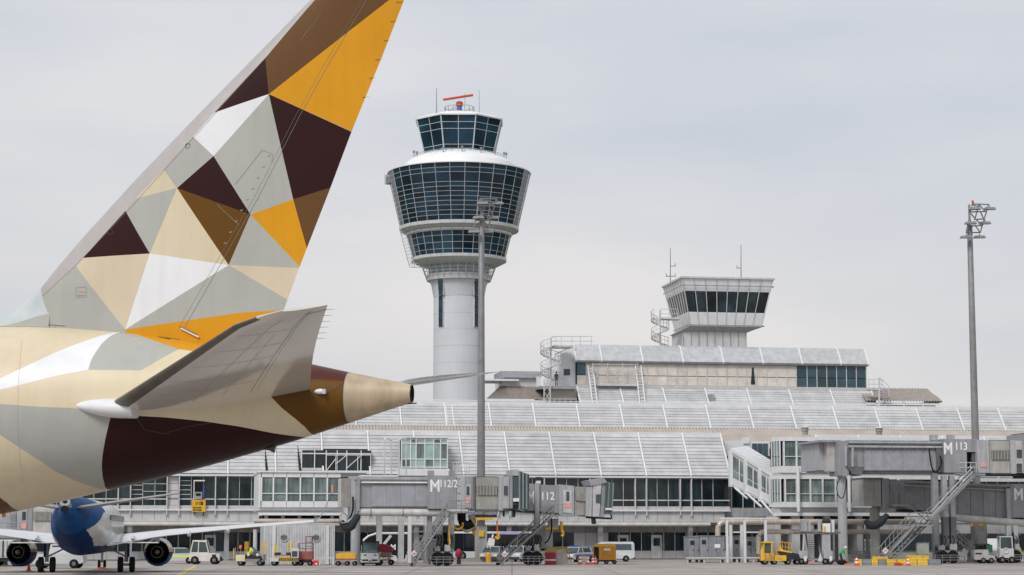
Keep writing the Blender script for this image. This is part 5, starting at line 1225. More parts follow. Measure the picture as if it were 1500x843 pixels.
o = root('hazard_sign', 'small white and red notice plate at the foot of the long M 113 stairs', 'sign', T); MB().prism([(-.33, 0), (.0, -.33), (.33, 0), (0, .33)], 0, .03).build('plate', REDW, o).location = T.P(1297, 807, GB-14.9)
MB().box(-.14, .14, -.012, -.002, -.04, .04).build('red_bar', mat('pale red', (.5, .2, .2)), o).location = T.P(1297, 807, GB-14.9); MB().tube(T.P(1297, 807, GB-14.85), T.P(1297, 827, GB-14.85), .03, 6).build('post', STEEL, o)
# ---- bridge at far left behind the blue and white jet
E_ = root('boarding_bridge', 'pale grey bridge with dark grille behind the blue tailed jet at far left', 'boarding bridge', T, group='aircraft boarding bridges')
d = -34
pb('tunnel', JBL, E_, T, -60, 744, 24, 786, d, d+3); pb('door_wall', JBL, E_, T, 24.5, 744, 40, 786, d-.1, d+3); pb('door_window', CARG, E_, T, 32.5, 750, 37.5, 762, d-.15, d-.11); pb('notice', mat('red notice', (.7, .35, .33)), E_, T, 29.5, 766.5, 38.5, 774.5, d-.16, d-.12)
pb('frame', JB, E_, T, 40.3, 744, 47, 787, d-.2, d+3); pb('curtain', CURT, E_, T, 47.3, 745, 90, 787, d-.1, d+3); grille(E_, T, ((49.5, 750), (75, 750), (75, 763), (49.5, 763)), d-.2, 14)
mb = MB()
for px in (0, 12, 23, 30): mb.tube(T.P(px, 766, d-.9), T.P(px, 786, d-.9), .035, 5)
for py in (766, 775): mb.tube(T.P(-20, py, d-.9), T.P(38, py, d-.9), .035, 5)
for px in (15, 21): mb.tube(T.P(px, 750, d-.2), T.P(px, 784, d-.2), .04, 5)
for k in range(9): mb.tube(T.P(15, 752+k*3.7, d-.2), T.P(21, 752+k*3.7, d-.2), .03, 5)
mb.build('landing_railing', STEEL, E_); bx('landing', STEEL, E_, T.u(-20, d), T.u(42, d), d-1, d, T.z(10, 789, d), T.z(10, 787, d)); bx('under_frame', DARK, E_, T.u(-30, d), T.u(50, d), d, d+2.5, T.z(10, 793, d), T.z(10, 789.3, d))
column('dark square column behind the left jet engine', 8, 8, 790, -31, JBD, False)
# yellow stand sign on the facade
o = root('stand_sign', 'yellow gate sign reading 111B below a camera window on the facade', 'sign', T)
pb('plate', YEL, o, T, 281, 732.5, 301, 750, -.45, -.38)
z_ = T.z(291, 740, -.46); text('lettering', '111B', BLACK, o, T.u(285.6, -.46), -.462, z_, T.z(291, 735, -.46)-z_, .02, sx=.82)
for y0, s_ in ((745, 'B737-A320'), (748.6, 'B757-MD90')): z_ = T.z(291, y0, -.46); text('lettering', s_, BLACK, o, T.u(282.6, -.46), -.462, z_, .155, .006, sx=.88)
mb = MB()
for px in (285, 298): mb.tube(T.P(px, 748, -.35), T.P(px, 755, -.2), .05, 5)
mb.build('bracket', DARK, o)
o = root('docking_display', 'dark docking display screen with a camera above the yellow gate sign', 'display', T); pb('screen', BLACK, o, T, 285.5, 706, 296.5, 720.5, -.1, .08); pb('camera_box', mat('box grey', (.3, .3, .3)), o, T, 285, 721, 296, 731.5, -.3, .05); pb('camera_lens', BLACK, o, T, 287, 723, 294, 726.5, -.34, -.31); pb('blue_strip', BLUE, o, T, 297, 712, 299.3, 731, -.05, .1)
pb('frame', WHITE, o, T, 283.5, 703.5, 300, 705.3, -.15, -.02); pb('frame', WHITE, o, T, 283.5, 705.5, 284.7, 732, -.15, -.02)
# ================================================================== near airliner tail
AX = math.radians(-11.3)
Q0 = Fr(*(lambda: (Fr(0, 55.6, 0).at(607, 577, 0)[0], 55.6))(), AX)
air = root('parked_airliner', 'large airliner tail with brown, gold and cream facets filling the left foreground', 'airliner', Q0)
cream = mat('livery cream', rgb(222, 208, 179, .92), .36, var=.05, scale=.5, spec=.18, streak=.05)
def lv_(n, r, g, b, k=.95): return mat('livery '+n, rgb(r, g, b, k), .36, var=.05, scale=.6, spec=.18, streak=.05)
LIV = dict(cream=cream, le=mat('leading edge metal', (.46, .43, .42), .35, .15, var=.05, streak=.05), white=lv_('white', 232, 233, 236), grey=lv_('grey', 176, 177, 171), gold=lv_('gold', 222, 156, 30, .9), brown=lv_('brown', 112, 78, 44, .8), brown2=lv_('bronze', 112, 76, 24, .78), maroon=lv_('maroon', 56, 22, 24, .7), beige=lv_('beige', 212, 199, 174), mauve=lv_('dark mauve', 92, 52, 46, .8))
KEYS = list(LIV)
def livery(bm, polys, mir=None, default='cream', cuty=True):
    """cut the skin along the edges of the painted facets (planes across the aircraft) and paint face by face"""
    segs = set()
    for _, pg in polys:
        for i in range(len(pg)):
            a, b = pg[i], pg[(i+1) % len(pg)]
            k = tuple(sorted(((round(a[0], 3), round(a[1], 3)), (round(b[0], 3), round(b[1], 3)))));
            if k[0] != k[1]: segs.add(k)
    for a, b in segs:
        x0, x1 = sorted((a[0], b[0])); z0, z1 = sorted((a[1], b[1])); e = .02
        fs = []
        for f in bm.faces:
            xs = [v.co.x for v in f.verts]; zs = [v.co.z for v in f.verts]
            if max(xs) > x0-e and min(xs) < x1+e and max(zs) > z0-e and min(zs) < z1+e: fs.append(f)
        n = Vector((-(b[1]-a[1]), 0, b[0]-a[0]))
        if n.length < 1e-5 or not fs: continue
        n.normalize(); ed = set(e_ for f in fs for e_ in f.edges); vt = set(v for f in fs for v in f.verts)
        bmesh.ops.bisect_plane(bm, geom=fs+list(ed)+list(vt), plane_co=Vector((a[0], 0, a[1])), plane_no=n, dist=1e-5)
    def inside(x, z, pg):
        c = False; j = len(pg)-1
        for i in range(len(pg)):
            if (pg[i][1] > z) != (pg[j][1] > z) and x < (pg[j][0]-pg[i][0])*(z-pg[i][1])/(pg[j][1]-pg[i][1])+pg[i][0]: c = not c
            j = i
        return c
    for f in bm.faces:
        c = f.calc_center_median(); f.material_index = KEYS.index(default); f.smooth = True
        for col, pg in polys:
            if inside(c.x, c.z, pg): f.material_index = KEYS.index(col); break
def finish(bm, name, parent, sharp=40):
    me = bpy.data.meshes.new(name); bmesh.ops.recalc_face_normals(bm, faces=bm.faces); bm.to_mesh(me); bm.free()
    for k in KEYS: me.materials.append(LIV[k])
    try: me.set_sharp_from_angle(angle=math.radians(sharp))
    except Exception: pass
    o = bpy.data.objects.new(name, me); C.objects.link(o); o.parent = parent; return o
# --- fuselage --------------------------------------------------------------
sil = [(603, 563.5, 590), (575, 558.5, 600), (545, 553, 610), (511, 545, 620), (480, 539, 630), (455, 533, 639.5), (425, 527, 649), (401, 521, 655.5), (350, 511, 670), (319, 505.5, 679.5), (300, 503, 684.5), (260, 497, 695), (238, 494, 701), (190, 488, 712.5), (154, 484.5, 720), (100, 481, 734), (54, 479, 744.5), (0, 477, 755), (-60, 476, 765), (-120, 475, 773), (-200, 474.5, 780), (-300, 474, 783)]
RG = []
for px, y0, y1 in sil:
    x, zt_ = Q0.at(px, y0); _, zb_q = Q0.at(px, y1); h = (zt_-zb_q)/2; RG.append((x, (zt_+zb_q)/2, h))
x_, zc_l, h_l = RG[-1]
for k in range(1, 9): RG.append((x_-k*3.0, zc_l, h_l))
RG.append((x_-27, zc_l-.1, h_l*.9)); RG.append((x_-30, zc_l-.3, h_l*.6)); RG.append((x_-32, zc_l-.5, h_l*.15))
def hw(x, h):     # half width of the section
    t = min(1, max(0, (-x)/12)); return h*(.90+.06*t)
def sect(x, zc, h, n=56):
    b = hw(x, h); return [(x, b*math.cos(2*math.pi*k/n), zc+h*math.sin(2*math.pi*k/n)) for k in range(n)]
def interp(x):
    for i in range(len(RG)-1):
        if RG[i][0] >= x >= RG[i+1][0]:
            f = (RG[i][0]-x)/(RG[i][0]-RG[i+1][0]); return (x, RG[i][1]+(RG[i+1][1]-RG[i][1])*f, RG[i][2]+(RG[i+1][2]-RG[i][2])*f)
    return (x, RG[-1][1], RG[-1][2])
# smooth the profile
xs_ = []; x = RG[0][0]
xe = RG[3][0]     # start of the painted skin, behind it lies the metal cone
def smooth_ring(x):
    s_ = [interp(x+q*.45) if RG[-1][0]+1 < x+q*.45 < RG[0][0] else interp(min(x+q*.45, RG[0][0])) for q in (-2, -1, 0, 1, 2)]
    wgt = (1, 2, 3, 2, 1); return (x, sum(a[1]*w_ for a, w_ in zip(s_, wgt))/9, sum(a[2]*w_ for a, w_ in zip(s_, wgt))/9)
stations = [xe-.35*k for k in range(int((xe+17)/.35))]
rings = [smooth_ring(x) for x in stations]+[r for r in RG if r[0] < stations[-1]-.5]
mb = MB(); mb.loft([sect(*r) for r in rings])
bm = bmesh.new(); [bm.verts.new(v) for v in mb.v]; bm.verts.ensure_lookup_table()
for f in mb.f:
    try: bm.faces.new([bm.verts[i] for i in f])
    except Exception: pass
bmesh.ops.recalc_face_normals(bm, faces=bm.faces)
bm.faces.ensure_lookup_table(); bvh = BVHTree.FromBMesh(bm)
cS, sS = math.cos(AX), math.sin(AX)
def w2l(v): X, Y = v.x-Q0.ox, v.y-Q0.oy; return Vector((cS*X+sS*Y, -sS*X+cS*Y, v.z))
def d2l(v): return Vector((cS*v.x+sS*v.y, -sS*v.x+cS*v.y, v.z))
CO = w2l(Vector((0, 0, CAMH)))
def fus(px, py):      # picture point -> point on the skin, in aircraft coordinates
    dr = d2l(ray(px, py)).normalized(); h = bvh.ray_cast(CO, dr, 200)
    if h[0] is None:
        P = Q0.P(px, py, 0); return Vector((P.x, 0, P.z))
    return h[0]
def fp(pts): return [(lambda v: (v.x, v.z))(fus(*p)) for p in pts]
GL = [(163, 608.5), (157, 632), (152, 656), (149.5, 675), (150, 695), (153, 708), (158, 717)]
GT = [(395.5, 580), (413, 598), (433, 614), (447, 626), (460, 637)]
polys = [
 ('white', fp([(186, 485), (160, 489), (136, 496), (110, 505), (85, 515), (40, 536), (0, 555), (-60, 582), (-60, 590), (0, 571), (34, 563), (68, 554), (100, 547), (129, 542), (134, 527), (141, 515), (150, 503), (160, 494), (172, 488)])),
 ('grey', fp([(187, 486), (225, 499), (262, 512), (236, 526), (207, 543), (129, 542), (134, 527), (141, 515), (150, 503), (160, 494), (172, 488)])),
 ('gold', fp([(188, 486), (230, 487), (262, 490), (330, 500), (330, 520), (262, 512), (225, 499)])),
 ('grey', fp([(-60, 586), (0, 592), (55, 596), (107, 598), (163, 608.5)]+GL[1:]+[(149, 717), (128, 711), (107, 703), (80, 690), (55, 673), (27, 655), (0, 637), (-60, 590)])),
 ('maroon', fp([(163, 608.5), (192, 609), (245, 612), (299, 617.5), (350, 625), (401, 635), (425, 638.5), (447, 641)])+[(fus(447, 641).x, 2.0), (fus(158, 717).x, fus(158, 717).z-1.2)]+fp(GL[::-1])),
 ('brown2', fp(GT)+[(fus(460, 637).x+.05, 3.0), (xe+.5, 3.0)]+[(xe+.5, fus(509, 560).z)]+fp([(509, 560), (480, 557), (449, 555), (410, 553), (380, 562)])),
 ('mauve', fp([(380, 562), (410, 553), (449, 555), (480, 557), (509, 560)])+[(xe+.5, fus(509, 560).z), (xe+.5, 10), (fus(440, 530).x, 10)]+fp([(440, 532), (400, 540)])),
 ('brown', fp([(-60, 700), (0, 729), (12, 738), (25, 747)])+[(fus(25, 747).x, 1), (fus(-60, 700).x, 1)]),
]
livery(bm, polys)
body = finish(bm, 'fuselage', air)
# metal cone and exhaust
mc = mat('bare titanium', (.50, .395, .27), .45, .1, var=.12, scale=1.0, streak=.22)
tm = mc.node_tree; gg = tm.nodes.new('ShaderNodeNewGeometry')
stc = [xe+.012+(RG[0][0]-xe-.012)*k/8 for k in range(9)]
ca, cb_ = smooth_ring(xe), RG[0]
def cone_ring(x): f = (xe-x)/(xe-cb_[0]); return (x, ca[1]+(cb_[1]-ca[1])*f, ca[2]+(cb_[2]-ca[2])*f)
MB().loft([sect(*cone_ring(x), 40) for x in stc], caps=False).build('tail_cone', mc, air, smooth=True)
r0 = RG[0]
mb = MB(); mb.loft([sect(r0[0]-.004, r0[1], r0[2]*1.004, 32), sect(r0[0]+.02, r0[1]-.0, r0[2]*1.0, 32), sect(r0[0]+.025, r0[1], r0[2]*.90, 32), sect(r0[0]-.7, r0[1], r0[2]*.8, 32)], caps=False); mb.build('exhaust_ring', mat('scorched steel', (.035, .032, .03), .45, .6), air, smooth=True)
MB().loft([sect(r0[0]-.6, r0[1], r0[2]*.8, 24), sect(r0[0]-.62, r0[1], r0[2]*.1, 24)]).build('exhaust_core', BLACK, air)
for x in (stc[0],):
    a, b = cone_ring(x), cone_ring(x+.02); MB().loft([sect(a[0], a[1], a[2]*1.004+.002, 40), sect(b[0], b[1], b[2]*1.004+.002, 40)], caps=False).build('panel_seam', mat('seam', (.20, .17, .13), .6), air)
a, b = fus(556, 595), fus(600, 591); MB().tube((a.x, a.y-.02, a.z), (b.x+.2, b.y-.02, b.z+.0), .018, 6).build('drain_blade', mat('seam dark', (.08, .06, .05)), air)
# --- fin ---------------------------------------------------------------------
LEp = [(486, -30), (455, 0), (400, 56.5), (300, 158), (200, 262), (120, 350), (84, 392), (60, 422), (56, 560)]
TEp = [(603, -32), (592, 0), (561, 80), (515, 193), (485, 273), (439, 391), (418, 448), (378, 560)]
LEl = [Q0.at(*p) for p in LEp]; TEl = [Q0.at(*p) for p in TEp]
def lz(tab, z):
    for i in range(len(tab)-1):
        a, b = tab[i], tab[i+1]
        if a[1] >= z >= b[1]: return a[0]+(b[0]-a[0])*(a[1]-z)/(a[1]-b[1])
    return tab[0][0] if z > tab[0][1] else tab[-1][0]
ztop = LEl[0][1]-.02; zbot = LEl[-1][1]+.05
CH = [0, .006, .018, .04, .07, .11, .16, .23, .31, .4, .5, .6, .7, .8, .9, 1.0]
def naca(c, t): return 5*t*(.2969*math.sqrt(c)-.126*c-.3516*c*c+.2843*c**3-.1036*c**4)
def foil(xl, xt, z, t=.09, th=None):
    ch = xt-xl; up = [(xl+c*ch, -naca(c, t)*ch*(1 if not th else th), z) for c in CH]; lo = [(xl+c*ch, naca(c, t)*ch*(1 if not th else th), z) for c in CH[::-1][1:-1]]
    return up+lo
zs_ = sorted(set([ztop+(zbot-ztop)*k/34 for k in range(35)]), reverse=True); rings = []
for z in zs_:
    xl, xt = lz(LEl, z), lz(TEl, z); rings.append(foil(xl, xt, z, .088))
top = [(lambda p: (p[0]+(.25 if True else 0), p[1]*.55, p[2]+.09))(p) for p in rings[0]]
mb = MB(); mb.loft([top]+rings)
bm = bmesh.new(); [bm.verts.new(v) for v in mb.v]; bm.verts.ensure_lookup_table()
for f in mb.f:
    try: bm.faces.new([bm.verts[i] for i in f])
    except Exception: pass
def ff(pts): return [Q0.at(p[0], p[1], -.12) for p in pts]
FP = [
 ('gold', [(395, 139), (568, 0), (606, -31), (650, -66), (700, -66), (575, 219)]),
 ('brown', [(389, 85), (395, 139), (568, 0), (606, -31), (650, -66), (520, -70), (461, 0)]),
 ('maroon', [(395, 139), (515, 193), (575, 219), (505, 266), (485, 273), (429, 292)]),
 ('brown', [(429, 292), (485, 273), (505, 266), (470, 400), (449, 369)]),
 ('gold', [(368, 315), (429, 292), (449, 369), (470, 400), (447, 412), (439, 392)]),
 ('maroon', [(389, 85), (395, 139), (315, 166)]),
 ('white', [(315, 166), (395, 139), (315, 230), (284, 201)]),
 ('grey', [(395, 139), (429, 292), (368, 315), (315, 230)]),
 ('grey', [(284, 201), (315, 230), (262, 277), (241, 249)]),
 ('maroon', [(315, 230), (368, 315), (262, 277)]),
 ('brown2', [(262, 277), (368, 315), (336, 389)]),
 ('beige', [(241, 249), (262, 277), (201, 292)]),
 ('grey', [(201, 292), (262, 277), (223, 373), (186, 310)]),
 ('cream', [(262, 277), (336, 389), (223, 373)]),
 ('maroon', [(186, 310), (223, 373), (124, 379)]),
 ('grey', [(368, 315), (439, 392), (336, 389)]),
 ('white', [(223, 373), (336, 389), (187, 484)]),
 ('beige', [(124, 379), (223, 373), (187, 484), (114, 391)]),
 ('grey', [(114, 391), (187, 484), (170, 590), (40, 590), (50, 446)]),
 ('beige', [(336, 389), (439, 392), (447, 412), (440, 452), (420, 439)]),
 ('grey', [(336, 389), (420, 439), (440, 452), (355, 458), (187, 484)]),
 ('gold', [(187, 484), (355, 458), (440, 452), (440, 590), (200, 590)]),
]
livery(bm, [(c, ff(p)) for c, p in FP], default='le')
fin = finish(bm, 'vertical_fin', air)
# dorsal fillet in front of the fin
dp = [(-140, 478), (-60, 471), (0, 463), (26, 450), (45, 436), (58, 424), (78, 412)]
rings = []
for px, py in dp:
    x, z = Q0.at(px, py, 0); zb_f = smooth_ring(x)[1]+smooth_ring(x)[2]-.25; wd = .04+.13*max(0, (px+140)/200)
    rings.append([(x, -wd*1.6, zb_f), (x, -wd, zb_f+(z-zb_f)*.4), (x, -wd*.5, zb_f+(z-zb_f)*.85), (x, 0, z), (x, wd*.5, zb_f+(z-zb_f)*.85), (x, wd, zb_f+(z-zb_f)*.4), (x, wd*1.6, zb_f)])
mb = MB(); mb.loft(rings); mb.m = [1 if (i < (len(rings)-1)*7 and i % 7 in (0, 5, 6)) else 0 for i in range(len(mb.f))]; mb.build('dorsal_fillet', [mat('livery pale blue grey', (.50, .55, .57), .35), LIV['grey']], air, smooth=True)
def finpt(px, py, off=.006):
    z = None; P = Q0.P(px, py, -.15)
    for _ in range(3):
        xl, xt = lz(LEl, P.z), lz(TEl, P.z); c = min(1, max(0, (P.x-xl)/(xt-xl))); th = naca(c, .088)*(xt-xl); P = Q0.P(px, py, -th-off)
    return P
SEAM = mat('seam dark', (.08, .06, .05), .6); SEAM2 = mat('seam soft', (.34, .33, .31), .5)
def seam(fn, pts, r=.008, m=SEAM2, n=10, name='panel_seam'):
    P = []
    for i in range(len(pts)-1):
        for k in range(n): f = k/n; P.append(fn(pts[i][0]+(pts[i+1][0]-pts[i][0])*f, pts[i][1]+(pts[i+1][1]-pts[i][1])*f))
    P.append(fn(*pts[-1])); return MB().path(P, r, 4).build(name, m, air)
seam(finpt, [(537, 0), (480, 96), (440, 168), (378, 290), (330, 375), (270, 480)], .005)       # rudder hinge
seam(finpt, [(530, 0), (474, 96), (434, 168), (372, 290), (322, 375), (262, 480)], .003)
seam(finpt, [(57, 428), (57, 477)], .012, SEAM); seam(finpt, [(384, 220), (399, 226), (398, 240)], .005); seam(finpt, [(384, 220), (345, 270)], .005)
seam(finpt, [(0+60, 475), (95, 478)], .006, SEAM); seam(finpt, [(440, 60), (470, 20)], .005); seam(finpt, [(318, 300), (350, 330)], .005)
seam(finpt, [(461, 0), (389, 85), (284, 201), (186, 310), (112, 388), (62, 434)], .004, mat('seam gold', (.42, .33, .25)))
for k in range(9): seam(finpt, [(396-k*8, 228+k*16), (392-k*8, 229+k*16)], .012, n=2, name='hinge_fairing', m=LIV['grey'])
for (px, py, r) in ((275, 214, .07), (162, 340, .07)):
    P = finpt(px, py); MB().path([(P.x+r*math.cos(2*math.pi*k/14), P.y, P.z+r*math.sin(2*math.pi*k/14)) for k in range(15)], .008, 4).build('lift_point_mark', SEAM, air)
P = finpt(119, 428); MB().box(P.x-.12, P.x+.12, P.y-.004, P.y+.01, P.z-.1, P.z+.1).build('access_panel', LIV['grey'], air)
mb = MB()
for a, b in (((-.16, -.14), (.16, -.14)), ((-.16, .14), (.16, .14)), ((-.16, -.14), (-.16, .14)), ((.16, -.14), (.16, .14))): mb.tube((P.x+a[0], P.y-.005, P.z+a[1]), (P.x+b[0], P.y-.005, P.z+b[1]), .004, 4)
mb.build('panel_seam', SEAM2, air); MB().box(P.x-.06, P.x+.06, P.y-.012, P.y-.004, P.z-.012, P.z+.012).build('panel_marking', ORG, air)
seam(fus2 := (lambda px, py: fus(px, py)+Vector((0, -.008, .004))), [(0, 475.5+3), (60, 479.5), (130, 481.5), (188, 487)], .012, SEAM2)
seam(fus2, [(190, 488), (262, 498), (330, 500)], .008, SEAM); seam(fus2, [(210, 489), (249, 497.5)], .014, SEAM)
seam(fus2, [(32, 500), (27, 560), (26, 620), (30, 680), (40, 735)], .002)
seam(fus2, [(200, 612), (212, 630), (240, 636), (275, 625), (310, 620)], .008, mat('seam maroon', (.10, .05, .05)))
seam(fus2, [(395.5, 575), (470, 585), (506, 560)], .004, SEAM)
a = fus(265, 481); mb = MB(); mb.tube(finpt(265, 481, .03), finpt(291, 494, .05), .03, 6); mb.build('actuator_slot', WHITE, air); MB().tube(finpt(264, 479.5, .03), finpt(290, 492, .05), .02, 6).build('actuator_slot_dark_strut', SEAM, air)  # white slot with a thin dark strut beside it
P = fus(470, 574); mb = MB().ell((P.x, P.y-.05, P.z), (.17, .09, .075), 12, 8); mb.build('tail_light', WHITE, air, smooth=True); MB().box(P.x+.08, P.x+.17, P.y-.15, P.y-.05, P.z-.07, P.z+.06).build('light_lens', mat('clear lens', (.5, .5, .5), .15), air)
P = fus(388, 657); MB().prism([(P.x-.15, P.z-.02), (P.x+.25, P.z+.05), (P.x+.22, P.z-.12), (P.x+.1, P.z-.06)], -.06, .06).build('tail_skid', SEAM, air)
P = fus(8, 752); MB().tube((P.x, P.y*.3, P.z+.25), (P.x, P.y*.3, P.z-.12), .07, 8, .05).build('drain_mast', YOR, air)
# --- tailplanes --------------------------------------------------------------
rl, rt_ = Q0.at(163, 592, -2.1), Q0.at(454, 569, -1.0); tl, tt = Q0.at(370, 459.5, -9.6), Q0.at(480, 447, -9.75)
kk = Q0.at(453, 540, -2.6); k2 = Q0.at(466, 494, -6.0)
def seclist():
    out = []
    bs = [.3, 1.0, 2.1, 3.4, 4.8, 6.2, 7.6, 8.7, 9.3, 9.6, 9.75]
    for b in bs:
        f = (b-2.1)/(9.6-2.1); xl, zl = rl[0]+(tl[0]-rl[0])*f, rl[1]+(tl[1]-rl[1])*f
        g = (b-1.0)/(9.75-1.0); xt, zt_ = rt_[0]+(tt[0]-rt_[0])*g, rt_[1]+(tt[1]-rt_[1])*g
        xt += -.10*math.sin(math.pi*max(0, min(1, g))); 
        if b > 8.7: xl += (b-8.7)**1.6*.55*(1.0)
        out.append((b, xl, zl, xt, zt_))
    return out
def tailplane(sgn, name):
    rings = []; sl_ = seclist()
    for b, xl, zl, xt, zt_ in sl_:
        ch = xt-xl; t = .105 if b < 9.5 else .06; ring = []
        for c in CH: ring.append((xl+c*ch, sgn*b, zl+(zt_-zl)*c-naca(c, t)*ch))
        for c in CH[::-1][1:-1]: ring.append((xl+c*ch, sgn*b, zl+(zt_-zl)*c+naca(c, t)*ch*.8))
        rings.append(ring)
    mb = MB(); mb.loft(rings); n = len(rings[0])
    m0 = mat('tailplane beige grey', (.70, .66, .60), .25, var=.05, coat=1.0, scale=.4, spec=.6); m1_ = mat('deice band shaded', (.125, .105, .085), .4, var=.15, spec=.3)  # deice band, its colour darkened further for the shade of facing down
    mb.m = [0]*len(mb.f)
    for i in range(len(rings)-1):
        for j in range(n):
            if j in (0, 1, 2, 3, n-1, n-2) and sl_[i][0] > 1.9 and sl_[i][0] < 9.2: mb.m[i*n+j] = 1
    return mb.build(name, [m0, m1_], air, smooth=True)
tailplane(-1, 'tailplane'); tailplane(1, 'tailplane')
def tpl(c, b, off=.008):
    S_ = seclist()
    for i in range(len(S_)-1):
        if S_[i][0] <= b <= S_[i+1][0]:
            f = (b-S_[i][0])/(S_[i+1][0]-S_[i][0]); v = [S_[i][k]+(S_[i+1][k]-S_[i][k])*f for k in range(5)]
            ch = v[3]-v[1]; return Vector((v[1]+c*ch, -b, v[2]+(v[4]-v[2])*c-naca(c, .105)*ch-off))
for c0, c1, b0, b1, r in ((.70, .72, 2.2, 9.5, .005), (.73, .75, 2.2, 9.5, .003), (.40, .42, 2.4, 9.2, .004), (.70, 1.0, 9.3, 9.35, .006), (.55, .56, 2.4, 8, .003)):
    MB().path([tpl(c0+(c1-c0)*k/12, b0+(b1-b0)*k/12) for k in range(13)], r, 4).build('panel_seam', SEAM2 if 1 else 0, air)
for b in (3.5, 4.6, 5.8, 7, 8.2): MB().path([tpl(.12+.58*k/8, b) for k in range(9)], .0025, 4).build('panel_seam', SEAM2, air)
for k in range(6):
    b = 6.6+k*.55; P = tpl(1.0, b, 0); MB().tube(P, P+Vector((.2, 0, -.0)), .005, 5, .003).build('static_wick', BLACK, air)
for px in (359, 363, 372, 459): P = Q0.P(px, 447 if px > 400 else 454, -9.7)
for (px, py) in ((588, 4), (579, 32), (569, 60), (557, 88), (548, 115), (538, 143)):
    P = finpt(px-7, py); MB().tube(P, P+Vector((.2, 0, .01)), .006, 5, .003).build('static_wick', SEAM, air)
# root fairing
a = Q0.P(143, 592, -2.35)
rings = []
for k in range(15):
    t = k/14; x = a.x-.80+t*1.75; w_ = math.sin(math.pi*min(1, t*1.25+.02)*.5)**.6*(1-.35*max(0, t-.6)); z = a.z-.02-.13*t
    rings.append([(x, a.y+.35+.55*w_*math.cos(2*math.pi*q/16)*.75, z+.27*w_*math.sin(2*math.pi*q/16)) for q in range(16)])
MB().loft(rings).build('root_fairing', LIV['white'], air, smooth=True)
# ================================================================== jet with blue tail (middle distance)
Jx, Jy = gD(150.6, 127.5)
J = Fr(Jx, Jy, math.radians(7.2))
jet = root('parked_jet', 'white jet with blue tail seen from behind under the big airliner tail', 'airliner', J)
jw = mat('jet white', (.66, .67, .68), .25, coat=.4, var=.05); jb = mat('jet blue', (.009, .065, .20), .4, spec=.3, ior=1.08, var=.15, scale=.6); jn = mat('jet navy', (.008, .03, .11), .4, spec=.3, ior=1.08); jg = mat('jet beige', (.52, .51, .48), .3)
RJ = [(-18.9, 4.35, .18, .22), (-18, 4.3, .32, .42), (-16, 4.15, .75, .85), (-13.5, 3.85, 1.2, 1.3), (-11, 3.55, 1.6, 1.68), (-8.5, 3.36, 1.83, 1.95), (-6, 3.28, 1.88, 2.0), (0, 3.28, 1.88, 2.0), (12, 3.28, 1.88, 2.0), (14.5, 3.25, 1.75, 1.85), (16.5, 3.1, 1.35, 1.4), (18, 2.9, .75, .8), (18.8, 2.8, .15, .15)]
mb = MB(); n = 180; R2 = []
for i in range(len(RJ)-1):
    for k in range(18): f = k/18; R2.append(tuple(RJ[i][q]+(RJ[i+1][q]-RJ[i][q])*f for q in range(4)))
R2.append(RJ[-1])
mb.loft([[(b*math.cos(2*math.pi*k/n), y, z+h*math.sin(2*math.pi*k/n)) for k in range(n)] for y, z, b, h in R2])
nf = len(mb.f); mb.m = []
for f in mb.f:
    cx = sum(mb.v[i][0] for i in f)/len(f); cy = sum(mb.v[i][1] for i in f)/len(f); cz = sum(mb.v[i][2] for i in f)/len(f)
    an_ = math.atan2(cz-3.3, abs(cx)); wedge = -1.15 < an_ < .55+.25*(cy+6)/8 and cy > -13.5+(an_+.4)**2*7 and cx > 0; wl = -1.1 < an_ < -.1 and cy > -10.5+(an_+.55)**2*9 and cx < 0
    m_ = 1 if cy < -4.5 else 0
    if (wedge or wl) and cy < -1: m_ = 3
    if cz < 1.95+max(0, -cy-9)*.25 and cy > -14: m_ = 2
    mb.m.append(m_)
mb.build('fuselage', [jw, jb, jn, jg], jet, smooth=True)
MB().lathe([(.001, 0), (.24, 0), (.24, .12), (.001, .12)], n=16).build('exhaust', BLACK, jet).matrix_local = Matrix.Translation((0, -18.95, 4.35)) @ Matrix.Rotation(math.pi/2, 4, 'X')
mb = MB().tube((0, -17.6, 4.5), (0, -18.92, 4.85), .34, 14); mb.build('tail_light_housing', STEEL, jet); MB().tube((0, -18.93, 4.87), (0, -18.98, 4.87), .15, 12).build('tail_lamp', BLACK, jet)
MB().prismx([(-17.6, 4.9), (-11.5, 5.2), (-14.2, 8), (-16.4, 12.4), (-18.4, 12.4)], -.12, .12).build('vertical_fin', jb, jet)
def wing(sgn, sts, name, m, parent=None, thick=.12):
    rings = []
    for x, yl, yt, z, zt_ in sts:
        ch = yl-yt; ring = [(sgn*x, yl-c*ch, z+(zt_-z)*c+naca(c, thick)*ch*.9) for c in CH]+[(sgn*x, yl-c*ch, z+(zt_-z)*c-naca(c, thick)*ch*.7) for c in CH[::-1][1:-1]]
        rings.append(ring)
    return MB().loft(rings).build(name, m, parent or jet, smooth=True)
wm = mat('wing paint', (.66, .67, .68), .22, var=.08, coat=.6)
